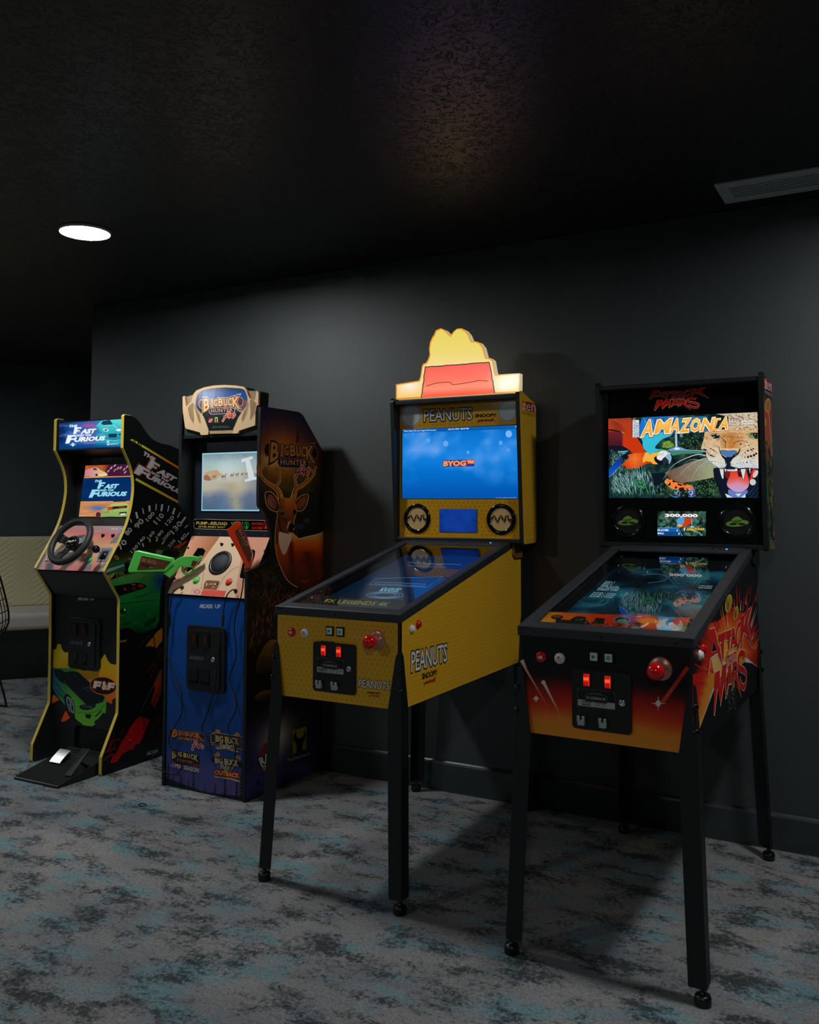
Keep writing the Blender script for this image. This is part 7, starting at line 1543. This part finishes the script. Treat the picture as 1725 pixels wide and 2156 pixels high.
    # steering wheel
    wc = fr.hit(60+725/8.214, 1080+492/8.214, d0+dn*0.075, dn); e1 = np.array([1.0, 0, 0]); e2 = dv; R = 0.1135; r_ = 0.0158
    m = MB().mat('wheel'); vs = []; NS, MS = 64, 14
    for i in range(NS):
        A = 2*PI*i/NS; rad = e1*math.cos(A)+e2*math.sin(A)
        for k in range(MS):
            B = 2*PI*k/MS; vs.append(wc+rad*(R+r_*math.cos(B))+dn*r_*math.sin(B))
    m.add(vs, [[i*MS+k, ((i+1) % NS)*MS+k, ((i+1) % NS)*MS+(k+1) % MS, i*MS+(k+1) % MS] for i in range(NS) for k in range(MS)], smooth=True)
    wh = m.build('steering_wheel', root)
    for A in (math.radians(168), math.radians(10), math.radians(252)):
        rad = e1*math.cos(A)+e2*math.sin(A); tan = -e1*math.sin(A)+e2*math.cos(A)
        st = []
        for s_, hw_, lift in ((0.028, 0.020, -0.016), (0.062, 0.019, -0.010), (0.070, 0.023, -0.004), (R-0.010, 0.021, 0.0)):
            c = wc+rad*s_+dn*lift; st += [c-tan*hw_+dn*0.004, c+tan*hw_+dn*0.004, c+tan*hw_-dn*0.004, c-tan*hw_-dn*0.004]
        f = [[i*4+k, i*4+(k+1) % 4, (i+1)*4+(k+1) % 4, (i+1)*4+k] for i in range(3) for k in range(4)]+[[0, 1, 2, 3], [12, 13, 14, 15]]
        MB().mat('black_plastic').add(st, f, smooth=False).build('wheel_spoke', wh, bevel=0.002)
    hub = MB().mat('black_plastic').lathe(tuple(wc-dn*0.075), tuple(dn), [(0.030, 0), (0.026, 0.03), (0.036, 0.050), (0.038, 0.066)], 40).build('wheel_hub', wh)
    m = MB().mat('black_gloss').lathe(tuple(wc-dn*0.010), tuple(dn), [(0.033, 0), (0.033, 0.004), (0.030, 0.009), (0.022, 0.0115), (0.020, 0.0105), (0.0, 0.0105)], 44)
    m.mat('print'); b = Art(fr, wc+dn*0.0008, dn, m).rawmode((1, 0, 0), tuple(dv)); b.o = wc+dn*0.0009; b.text('F&F', [(-0.015, 0.005), (0.015, 0.005), (0.013, -0.006), (-0.017, -0.006)], (196, 176, 160), 1, bold=0.05)
    m.build('wheel_cap', hub)
    for k in range(9):
        A = 2*PI*k/9; MB().mat('steel').lathe(tuple(wc+(e1*math.cos(A)+e2*math.sin(A))*0.0265-dn*0.0005), tuple(dn), [(0.0026, 0), (0.0026, 0.002), (0.001, 0.0022)], 10).build('cap_bolt', hub)
    # lower front
    MB().mat('black_satin').prism([(0.004, 0.928), (0.100, 0.805), (0.116, 0.79), (0.116, 0.805), (0.104, 0.818), (0.010, 0.938)], -hw+t, hw-t).build('knee_panel', root)
    m = MB().mat('black').prism([(-0.2267, 0.01), (-0.067, 0.01), (-0.067, 0.150), (-0.060, 0.168), (-0.045, 0.176), (0.2267, 0.176), (0.2267, 0.80), (-0.2267, 0.80)], 0.110, 0.124, 'y'); m.mat('print')
    a = Art(fr, (0, 0.110, 0), (0, -1, 0), m).z(100, 1230, 6.53)
    arcade_logo(a, [(418, 178), (652, 182), (650, 224), (416, 222)], (186, 188, 188), 4)
    Yc = (206, 166, 24)
    yo = lambda x, y: ramp([(820, (206, 182, 26)), (1150, (212, 164, 20)), (1400, (226, 140, 26)), (1650, (220, 84, 26)), (1880, (206, 60, 24))])(y)
    a.poly([(66, 910), (110, 895), (130, 860), (135, 825), (182, 825), (195, 880), (225, 930), (255, 942), (285, 930), (300, 915), (300, 1120), (500, 1190), (735, 1150), (735, 1040), (790, 958), (830, 1050), (870, 1095), (920, 1105), (960, 1100), (952, 1560), (905, 1575), (888, 1600), (888, 1650), (800, 1610), (560, 1350), (66, 1145)], yo, 2, cut=40)
    a.poly([(90, 1515), (160, 1590), (50, 1648), (55, 1570)], (220, 100, 30), 2); a.poly([(250, 1735), (310, 1835), (250, 1880), (215, 1892), (182, 1885)], (222, 78, 28), 2, smooth=0)
    car = [(60, 1150), (330, 1155), (420, 1200), (560, 1330), (660, 1420), (760, 1500), (800, 1560), (810, 1640), (800, 1775), (760, 1770), (700, 1850), (640, 1890), (655, 1930), (610, 1955), (500, 1940), (420, 1880), (385, 1850), (370, 1780), (240, 1660), (150, 1560), (60, 1420)]
    a.poly(car, lambda x, y: lerp(lerp((30, 96, 130), (70, 150, 50), (x-60)/260), (104, 176, 50), (y-1500)/400+0.2*(fbm(x/80, y/80)-0.5)), 3, cut=40)
    a.poly([(90, 1170), (200, 1175), (235, 1220), (240, 1380), (170, 1330), (110, 1270)], (12, 26, 34), 4); a.poly([(215, 1215), (330, 1198), (420, 1210), (560, 1330), (690, 1440), (790, 1560), (760, 1620), (660, 1650), (540, 1660), (410, 1530), (250, 1370)], (12, 20, 26), 4)
    for q in ([(455, 1430), (520, 1440), (620, 1490)], [(480, 1410), (560, 1420), (640, 1460)], [(350, 1250), (420, 1270)]): a.line(q, 9, (60, 90, 110), 4.5, smooth=3, taper=2)
    for q in ([(60, 1290), (140, 1380), (200, 1480)], [(70, 1400), (200, 1540), (300, 1650)], [(160, 1440), (260, 1520)]): a.line(q, 14, (16, 60, 80), 4, smooth=3, taper=2)
    a.ell(305, 1650, 60, 150, (14, 20, 22), 5, rot=-0.35); a.ell(316, 1660, 44, 122, (120, 140, 146), 5.4, rot=-0.35); a.ell(316, 1660, 30, 96, (30, 40, 44), 5.6, rot=-0.35)
    for k in range(6): a.line([(316, 1660), (316+46*math.cos(k*1.05), 1660+110*math.sin(k*1.05))], 9, (130, 150, 156), 5.8)
    a.poly([(440, 1680), (470, 1660), (560, 1655), (655, 1650), (650, 1690), (560, 1728), (470, 1720)], (16, 26, 26), 5, smooth=3); a.blades([(450, 1670), (640, 1660), (600, 1715), (480, 1715)], 30, 26, 5, [(120, 150, 150), (60, 80, 80)], 5.4, seed=91)
    a.poly([(518, 1788), (600, 1788), (590, 1850), (528, 1835)], (12, 18, 18), 5); a.poly([(650, 1815), (740, 1730), (745, 1745), (665, 1822)], (12, 18, 18), 5); a.line([(390, 1760), (520, 1765), (680, 1745), (800, 1640)], 5, (50, 110, 30), 4.6, smooth=4); a.line([(240, 1380), (410, 1540), (520, 1650)], 8, (60, 120, 40), 4.6)
    a.ell(768, 1400, 186, 126, (222, 98, 34), 5, rot=0.13); a.ell(768, 1398, 176, 116, (14, 13, 12), 5.5, rot=0.13)
    FF1 = [(645, 1330), (745, 1342), (740, 1368), (682, 1362), (680, 1378), (732, 1384), (728, 1408), (672, 1402), (662, 1430), (628, 1425)]
    FF2 = [(838, 1352), (935, 1362), (930, 1388), (872, 1382), (868, 1398), (918, 1404), (914, 1428), (862, 1422), (852, 1452), (820, 1446)]
    for P in (FF1, FF2): a.line(P, 20, (222, 98, 34), 6, closed=True)
    for P in (FF1, FF2): a.poly(P, (206, 206, 204), 7)
    a.text('&', [(752, 1338), (818, 1338), (818, 1450), (750, 1450)], (206, 206, 204), 7, bold=0.025, outline=[(0.06, (222, 98, 34))])
    m.build('front_panel', root)
    MB().mat('black').box(-0.067, 0.2267, 0.13, 0.14, 0.01, 0.2).build('kick_recess', root)
    base_door(fr, root, -0.107, 0.104, 0.451, 0.698, 0.110, (0.045, 0.577), 0)
    for y_, z_, c in ((0.30, 0.80, 'green'), (0.25, 1.0, 'red'), (0.28, 0.12, 'red')):
        pass
    for px, py, k in ((205+623/10.78, 1150+985/10.78, 'red'), (205+618/10.78, 1150+1455/10.78, 'green'), (205+495/7.187, 1330+1645/7.187, 'red')):
        c = fr.hit(px, py, (hw, 0, 0), (1, 0, 0)); MB().mat(k).lathe(tuple(c), (1, 0, 0), [(0.0065, 0), (0.006, 0.002), (0.003, 0.004), (0, 0.0045)], 18).build('screw_cap', root)
    return root
def racing_side(fr, hw, m, prof):
    a = Art(fr, (hw, 0, 0), (1, 0, 0), m).rawmode((0, 1, 0), (0, 0, 1))
    ins = [(p[0]+(0.002 if p[0] < 0.17 else -0.001), p[1]-0.001) for p in prof]
    def bgc(u, v):
        g = math.exp(-(((v-0.955-0.1*(u-0.2))/0.055)**2)); n = fbm(u*14, v*14); return lerp((12, 12, 13), (120, 118, 34), g*(0.65+0.5*n))
    a.poly([(p[0], max(p[1], 0.006)) for p in ins], bgc, 1, cut=0.014)
    a.raw = None; a.z(240, 870, 7.84)
    for P in ([(265, 440), (315, 425), (318, 470)], [(335, 440), (345, 442), (340, 482), (328, 478)], [(360, 455), (392, 470), (388, 508), (352, 490)], [(412, 488), (420, 492), (414, 528), (404, 522)], [(432, 502), (446, 510), (440, 542), (426, 536)]): a.poly(P, (200, 186, 60), 3)
    sg = lambda x, y: lerp((206, 196, 60), (226, 112, 26), (x-500)/450)
    a.poly([(462, 515), (1060, 880), (1180, 950), (1180, 985), (1040, 905), (450, 550)], sg, 3, cut=60); a.poly([(370, 1068), (1040, 1435), (1180, 1510), (1180, 1550), (1030, 1472), (350, 1104)], lambda x, y: lerp((196, 200, 50), (220, 150, 36), (x-350)/680), 3, cut=60)
    a.tf = homog([(536, 748), (616, 748), (462, 948), (502, 857), (582, 775), (808, 792), (780, 846), (740, 930), (700, 880)], [(500, 640), (712, 745), (330, 985), (412, 832), (610, 768), (1035, 1060), (1000, 1140), (870, 1240), (800, 1110)])
    furious_logo(a, (196, 190, 190), 6, glow=(120, 40, 24), gw=20); a.tf = None
    # rev counter
    tick = lambda x, y, l, w_, an, c=(196, 190, 184): a.line([(x-math.cos(an)*l/2, y-math.sin(an)*l/2), (x+math.cos(an)*l/2, y+math.sin(an)*l/2)], w_, c, 4)
    for x, y, l, w_, an in ((378, 1685, 110, 32, 1.35), (482, 1615, 95, 16, 1.38), (588, 1572, 100, 32, 1.55), (696, 1550, 105, 16, 1.66), (790, 1560, 115, 32, 1.72), (898, 1575, 100, 16, 1.78), (988, 1618, 110, 32, 1.9), (1072, 1680, 100, 16, 2.05), (1145, 1765, 130, 30, 2.2), (1195, 1868, 70, 16, 2.35), (280, 1775, 60, 14, 1.25), (1225, 1990, 50, 20, 2.1)): tick(x, y, l, w_, an)
    NC = (190, 184, 176)
    for tx, x, y, w_, h_ in (('90', 415, 1822, 175, 92), ('100', 600, 1705, 175, 66), ('110', 742, 1740, 195, 92), ('120', 920, 1772, 185, 66), ('130', 1030, 1885, 235, 92), ('80', 240, 1952, 130, 84)): rtext(a, tx, x, y, w_, h_, -0.86, NC, 5, bold=0.02)
    a.z(240, 1120, 7.5)
    for tx, x, y, w_, h_ in (('70', 128, 200, 170, 90), ('120', 322, 266, 150, 48), ('140', 436, 132, 150, 50), ('160', 585, 48, 150, 50), ('180', 720, 35, 150, 50), ('200', 830, 70, 165, 50), ('220', 912, 180, 150, 46), ('140', 1085, 100, 170, 62), ('0', 42, 405, 60, 90), ('0', 250, 430, 40, 55)): rtext(a, tx, x, y, w_, h_, -0.86, NC if tx != '0' else (150, 140, 50), 5, bold=0.02)
    for x, y in ((458, 205), (568, 135), (680, 125), (775, 170)): tick(x, y, 55, 22, 1.3 if x < 500 else 1.5 if x < 600 else 1.8 if x < 700 else 2.1, (196, 190, 140))
    a.poly([(940, 240), (1160, 130), (1150, 160), (1030, 265)], (206, 60, 30), 5)
    a.ell(900, 340, 140, 66, (24, 26, 20), 3); a.ell(600, 335, 70, 28, (24, 26, 20), 3); a.ell(720, 320, 60, 40, (110, 130, 90), 2.5)
    # green car
    a.z(205, 1150, 10.78)
    def gc(x, y):
        n = fbm(x/90, y/60, 3); c = ramp([(600, (84, 140, 60)), (900, (36, 140, 60)), (1200, (24, 130, 56)), (1500, (10, 110, 44)), (1800, (10, 92, 38)), (1980, (6, 50, 24))])(y); c = lerp(c, (90, 150, 60), max(0, (900-x)/900)*max(0, (1300-y)/900))
        c = lerp(c, (10, 60, 140), max(0, min(1, (x-1180+200*(n-0.5))/220))*max(0, 1-abs(y-800)/330)); return lerp(c, (150, 176, 110), max(0, n-0.6)*1.2)
    a.poly([(280, 800), (600, 690), (860, 610), (1180, 600), (1490, 590), (1520, 620), (1440, 950), (1420, 1250), (1400, 1700), (1330, 1850), (1080, 1960), (950, 1985), (850, 1960), (770, 1870), (700, 1855), (510, 1890), (515, 1180), (470, 1120)], gc, 3, cut=34)
    a.poly([(180, 590), (245, 435), (600, 300), (620, 410), (635, 510), (520, 560), (225, 665)], (12, 92, 44), 4); a.poly([(170, 590), (225, 520), (610, 405), (615, 450), (480, 500), (180, 620)], (150, 150, 160), 5)
    a.poly([(180, 620), (235, 690), (290, 770), (430, 600)], (150, 140, 50), 3.5); a.poly([(430, 600), (480, 620), (500, 690), (600, 650), (560, 560), (620, 540), (640, 640), (290, 790)], (14, 20, 16), 4); a.line([(440, 570), (460, 750)], 26, (40, 120, 50), 5); a.line([(570, 560), (620, 690)], 26, (40, 120, 50), 5); a.line([(290, 785), (480, 720), (660, 665)], 12, (150, 170, 120), 5)
    a.poly([(620, 380), (800, 270), (860, 300), (860, 600), (720, 600), (640, 640)], (10, 12, 12), 3.5); a.line([(680, 380), (860, 330)], 10, (130, 140, 130), 4)
    a.poly([(375, 905), (600, 865), (860, 825), (1000, 830), (1080, 870), (1125, 915), (1000, 970), (750, 1050), (500, 1130), (440, 1040)], (16, 10, 10), 5, smooth=0); a.ell(990, 900, 66, 46, (150, 34, 16), 5.5); a.ell(825, 872, 55, 20, (170, 56, 26), 5.5); a.ell(830, 960, 40, 34, (120, 30, 16), 5.5); a.ell(680, 1000, 30, 24, (70, 16, 12), 5.5)
    for q in ([(520, 1305), (800, 1275), (1390, 1205)], [(890, 1160), (1080, 1110), (1260, 1020)]): a.line(q, 7, (6, 50, 24), 5)
    a.line([(520, 1880), (800, 1800), (1100, 1640), (1370, 1460)], 14, (44, 130, 60), 5, smooth=4, taper=2); a.poly([(1060, 1740), (1330, 1590), (1320, 1690), (1080, 1850)], (6, 64, 30), 4.6); a.text('eclipse', [(545, 1760), (745, 1712), (745, 1745), (560, 1795)], (6, 40, 24), 6, bold=0.03); a.ell(572, 1475, 58, 56, (8, 40, 22), 5)
    for k in range(16):
        x = 1180+random.random()*260; y = 620+random.random()*280; a.line([(x, y), (x+110, y-40)], 14, ((20, 70, 150), (140, 150, 170), (30, 110, 80))[k % 3], 5, taper=2)
    for k in range(9):
        x = 600+random.random()*500; y = 690+random.random()*140; a.line([(x, y), (x+160, y-40)], 8, (20, 80, 40), 5, taper=2)
    # flames and lines
    a.z(205, 1330, 7.187)
    OC = (206, 122, 24)
    a.poly([(845, 75), (905, 0), (985, -60), (985, 130), (890, 255), (865, 230), (800, 218), (732, 225), (760, 180), (830, 95), (840, 95)], OC, 4); a.poly([(342, 162), (342, 135), (450, 120), (430, 155)], (170, 110, 24), 4)
    a.poly([(975, 570), (970, 920), (930, 1030), (862, 1172), (808, 1075), (830, 990), (870, 900), (872, 860), (850, 810), (880, 740)], lambda x, y: lerp((186, 76, 26), (150, 34, 20), (y-600)/560), 4, cut=60)
    a.poly([(660, 1278), (700, 1300), (760, 1325), (800, 1318), (740, 1470), (640, 1690), (600, 1700), (560, 1735), (555, 1790), (500, 1780), (450, 1815), (370, 1860), (330, 1930), (290, 1970), (210, 1995), (195, 1970), (230, 1900), (300, 1820), (340, 1720), (440, 1560), (500, 1440), (590, 1330)], (206, 16, 20), 4)
    RD = (150, 26, 20)
    for q, w_ in (([(430, 1425), (310, 1640), (170, 1880)], 6), ([(250, 1560), (200, 1680), (150, 1800)], 6), ([(70, 1975), (150, 1900), (250, 1860)], 14), ([(95, 1840), (170, 1790), (240, 1660), (310, 1628), (380, 1660)], 12), ([(150, 1820), (220, 1775), (300, 1790)], 10), ([(180, 1860), (230, 1845), (270, 1870)], 10), ([(340, 1515), (400, 1510), (450, 1540)], 4), ([(160, 1650), (190, 1640), (210, 1700)], 8)): a.line(q, w_, RD, 4, smooth=3)
    for q, w_ in (([(635, 240), (740, 110), (790, 60)], 5), ([(980, 230), (770, 625)], 6), ([(985, 280), (800, 695)], 6), ([(978, 400), (850, 690)], 3), ([(810, 500), (760, 580)], 4), ([(670, 130), (740, 215)], 4), ([(970, 1250), (830, 1580)], 5), ([(900, 1290), (720, 1720)], 4), ([(950, 1450), (920, 1570), (955, 1590)], 4), ([(690, 1600), (730, 1690)], 3), ([(780, 60), (830, 130)], 3), ([(900, 380), (960, 330)], 3)): a.line(q, w_, (120, 66, 34), 4)
    a.text('ARCADE', [(748, 1815), (915, 1780), (910, 1830), (745, 1880)], (176, 178, 178), 6, bold=0.04)
MT['black_satin'] = mat('black_satin_board', (26, 30, 30), 0.35)
MT['wheel'] = add_bump(mat('steering_wheel_grip', (30, 30, 31), 0.55), 500, 0.35, 0.0006)
racing_cabinet()
# pedals
def pedals():
    fr = RX; root = thing('pedal_unit', 'black wedge-shaped floor board with car pedals under the racing cabinet', 'pedals', (fr.x, fr.y, 0), fr.r)
    yb = 0.095; zt = lambda y: 0.010+(y+0.235)*0.205
    MB().mat('black_satin').prism([(-0.222, 0.0), (yb, 0.0), (yb, zt(yb)), (-0.222, 0.012)], -0.075, 0.2145).build('base_board', root, bevel=0.003)
    def xs_(px, py, x): return fr.hit(px, py, (x, 0, 0), (1, 0, 0))
    def Q(x, y, lx): return xs_(x/4.79, 1540+y/4.79, lx)
    # brake: square steel plate on an arm
    def plate(name, key, c, w_, l, tilt, th=0.004, parent=root, curl=0.0):
        u = np.array([1.0, 0, 0]); v = np.array([0, math.cos(tilt), math.sin(tilt)]); n = np.cross(u, v); c = np.array(c); m = MB().mat(key); vs = []; N = 6
        for i in range(N+1):
            t = i/N; b = -curl*max(0, t-0.0)**2
            for s_ in (-1, 1):
                for h in (0, th): vs.append(c+u*s_*w_/2+v*(t-0.5)*l+n*(h+b))
        f = []
        for i in range(N):
            b = i*4; f += [[b, b+4, b+6, b+2], [b+1, b+3, b+7, b+5], [b, b+1, b+5, b+4], [b+2, b+6, b+7, b+3]]
        f += [[0, 2, 3, 1], [N*4, N*4+1, N*4+3, N*4+2]]
        return m.add(vs, f, smooth=False).build(name, parent, bevel=0.0012)
    pc = Q(603, 246, 0.012); b1 = plate('brake_pedal', 'brushed', pc, 0.072, 0.078, 0.75, curl=0.010); b1['label'] = 'square brushed steel pedal'
    MB().mat('black_plastic').tube([tuple(pc+np.array([0, 0.01, -0.004])), (0.012, pc[1]+0.05, pc[2]-0.01), (0.012, pc[1]+0.07, zt(pc[1]+0.06)-0.004)], 0.007, 10).build('pedal_arm', b1)
    wn = np.array([0, -0.205, 1.0]); wo = (0, 0, zt(0.0))
    BL, BR = (fr.hit(x/4.79, 1540+y/4.79, wo, wn) for x, y in ((655, 448), (722, 460)))
    TL, TR = (Q(x, y, lx) for x, y, lx in ((838, 172, BL[0]+0.012), (914, 182, BR[0]+0.012)))
    nn = np.cross(BR-BL, TL-BL); nn = nn/np.linalg.norm(nn)*0.006; mid = (BL+BR+TL+TR)/4; V8 = [BL, BR, TR, TL, BL+nn, BR+nn, TR+nn, TL+nn]
    b2 = MB().mat('black_plastic').add(V8, [(0, 1, 2, 3), (4, 7, 6, 5), (0, 4, 5, 1), (1, 5, 6, 2), (2, 6, 7, 3), (3, 7, 4, 0)], smooth=False).build('accelerator_pedal', root, bevel=0.0012)
    b2['label'] = 'long black pedal plate'
    MB().mat('black_plastic').tube([tuple(mid+np.array([0, 0.012, -0.004])), (mid[0], mid[1]+0.06, zt(mid[1]+0.06)-0.004)], 0.007, 10).build('pedal_arm', b2)
    m = MB().mat('black_plastic').box(-0.02, 0.19, 0.045, 0.085, 0.050, 0.074).box(0.0, 0.03, 0.02, 0.05, 0.05, 0.065); m.build('pedal_bracket', root, bevel=0.003)
    q0 = Q(965, 330, 0.165); b3 = plate('clutch_pedal', 'brushed', q0, 0.022, 0.085, 0.75); b3['label'] = 'narrow steel pedal at the right'
pedals()
# cable along the racing cabinet's side and loop on the floor between the cabinets
cord('thin grey-black cable trailing down between the two upright cabinets to the floor', [((205, 1330, 7.187), [(815, -60), (850, 60), (880, 250), (920, 400), (945, 520)])], fr=RX, o=(0.262, 0, 0), n=(1, 0, 0), r=0.0022)
cord('thin grey cable bowing across the side of the racing cabinet', [((205, 1330, 7.187), [(960, 560), (900, 700), (830, 850), (760, 1000), (690, 1150), (672, 1240), (690, 1350), (760, 1480), (850, 1640), (930, 1765), (900, 1830), (835, 1890), (822, 1960), (850, 2040), (900, 2085), (985, 2105)])], fr=RX, o=(0.256, 0, 0), n=(1, 0, 0), r=0.0022)
# small black loop lying on the carpet
rc = WORLD.hit(300, 1695, (0, 0, 0.003), (0, 0, 1)); m = MB().mat('rubber')
m.tube([(rc[0]+0.014*math.cos(t)*1.3, rc[1]+0.010*math.sin(t), 0.0035+0.002*math.sin(t)) for t in [2*PI*k/20*0.93 for k in range(21)]], 0.0022, 8)
tag(m.build('rubber_ring'), 'tiny black rubber ring lying on the carpet in front of the upright cabinets', 'ring')

# ================================================================ SOFA AND WIRE CHAIR
MT['sofa'] = add_bump(mat('beige_upholstery', (204, 196, 156), 0.9, spec=0.2), 300, 0.3, 0.001)
MT['seat'] = add_bump(mat('grey_seat_fabric', (196, 186, 178), 0.8, spec=0.3), 300, 0.3, 0.001)
def sofa():
    ang = math.atan2(SD[1], SD[0])
    root = thing('sofa', 'long beige bench sofa with a chevron-quilted backrest on a black plinth', 'sofa', (-5.6, 4.35, 0), ang)
    x0, x1 = -2.2, 1.15     # local x along the sofa, local y away from the camera
    MB().mat('black').box(x0, x1, 0.03, 0.80, 0, 0.345).build('plinth', root)
    m = MB().mat('seat').box(x0, x1, 0.0, 0.56, 0.345, 0.470); m.build('seat', root, bevel=0.035, seg=4)
    # quilted back: chevron grooves as geometry
    m = MB().mat('sofa'); W_ = x1-x0; nx, nz = 300, 90; z0, z1 = 0.455, 1.005; vs = []
    per = 0.30; st = 0.042
    for j in range(nz+1):
        for i in range(nx+1):
            x = x0+W_*i/nx; z = z0+(z1-z0)*j/nz
            tri = abs(((x-x0)/per) % 1.0-0.5)*2; ph = ((z-tri*0.115)/st) % 1.0; g = abs(ph-0.5)*2
            dpt = 0.007*(g**6)
            edge = min((z1-z)/0.03, 1.0, (z-z0)/0.03+0.01); rnd = 0.03*(1-math.sqrt(max(0, 1-(1-max(0, edge))**2)))
            vs.append((x, 0.545+dpt+rnd+0.05*(z-z0), z))
    m.add(vs, [[j*(nx+1)+i, j*(nx+1)+i+1, (j+1)*(nx+1)+i+1, (j+1)*(nx+1)+i] for j in range(nz) for i in range(nx)], smooth=True)
    m.box(x0, x1, 0.60, 0.80, 0.35, 0.999)
    m.build('backrest', root)
sofa()
def wire_chair():
    ft = WORLD.hit(17, 1487, (0, 0, 0), (0, 0, 1))
    root = thing('wire_chair', 'black wire mesh chair with sled legs at the far left edge', 'chair', (ft[0], ft[1], 0), 0)
    # own plane facing the camera; u to the right in the picture, w towards the camera
    u = np.array([_R[0], _R[1], 0]); u = u/np.linalg.norm(u); w_ = np.array([-_F[0], -_F[1], 0]); w_ = w_/np.linalg.norm(w_)
    def P(a, b, z): q = u*a+w_*b; return (q[0], q[1], z)
    MTb = 'rubber'
    # seat shell: a curved grid leaning back to the left
    def shell(s, t):     # s across depth (towards camera), t along seat then back
        kp = [(-0.50, 0.45), (-0.38, 0.415), (-0.22, 0.395), (-0.10, 0.395), (-0.035, 0.43), (-0.010, 0.50), (-0.014, 0.58), (-0.035, 0.68), (-0.06, 0.78), (-0.085, 0.86)]
        q = t*(len(kp)-1); i = min(int(q), len(kp)-2); q -= i; a = kp[i][0]*(1-q)+kp[i+1][0]*q; z = kp[i][1]*(1-q)+kp[i+1][1]*q
        b = (s-0.5)*0.5*(1-0.25*max(0, t-0.6)); zz = z+0.05*(2*s-1)**2*(1-t); return P(a, b+0.25, zz)
    m = MB().mat(MTb)
    for k in range(13):
        m.tube([shell(k/12, t/16) for t in range(17)], 0.0028, 6)
    for k in range(13):
        m.tube([shell(t/12, k/12) for t in range(13)], 0.0028, 6)
    m.build('wire_seat', root)
    m = MB().mat(MTb).tube([shell(0, t/20) for t in range(21)]+[shell(t/12, 1) for t in range(13)]+[shell(1, 1-t/20) for t in range(21)]+[shell(1-t/12, 0) for t in range(13)], 0.006, 8); m.build('rim_wire', root)
    for b in (0.02, 0.46):
        MB().mat(MTb).tube(curve_pts([P(-0.13, b+0.02*(1 if b < 0.2 else -1), 0.40), P(-0.06, b, 0.20), P(-0.004, b, 0.016), P(-0.03, b, 0.008), P(-0.25, b, 0.008), P(-0.47, b, 0.008), P(-0.49, b, 0.02), P(-0.42, b, 0.22), P(-0.36, b, 0.40)], 4, False), 0.0065, 8).build('leg', root)
    MB().mat(MTb).tube([P(-0.13, 0.03, 0.40), P(-0.13, 0.45, 0.40)], 0.005, 8).build('cross_wire', root)
wire_chair()
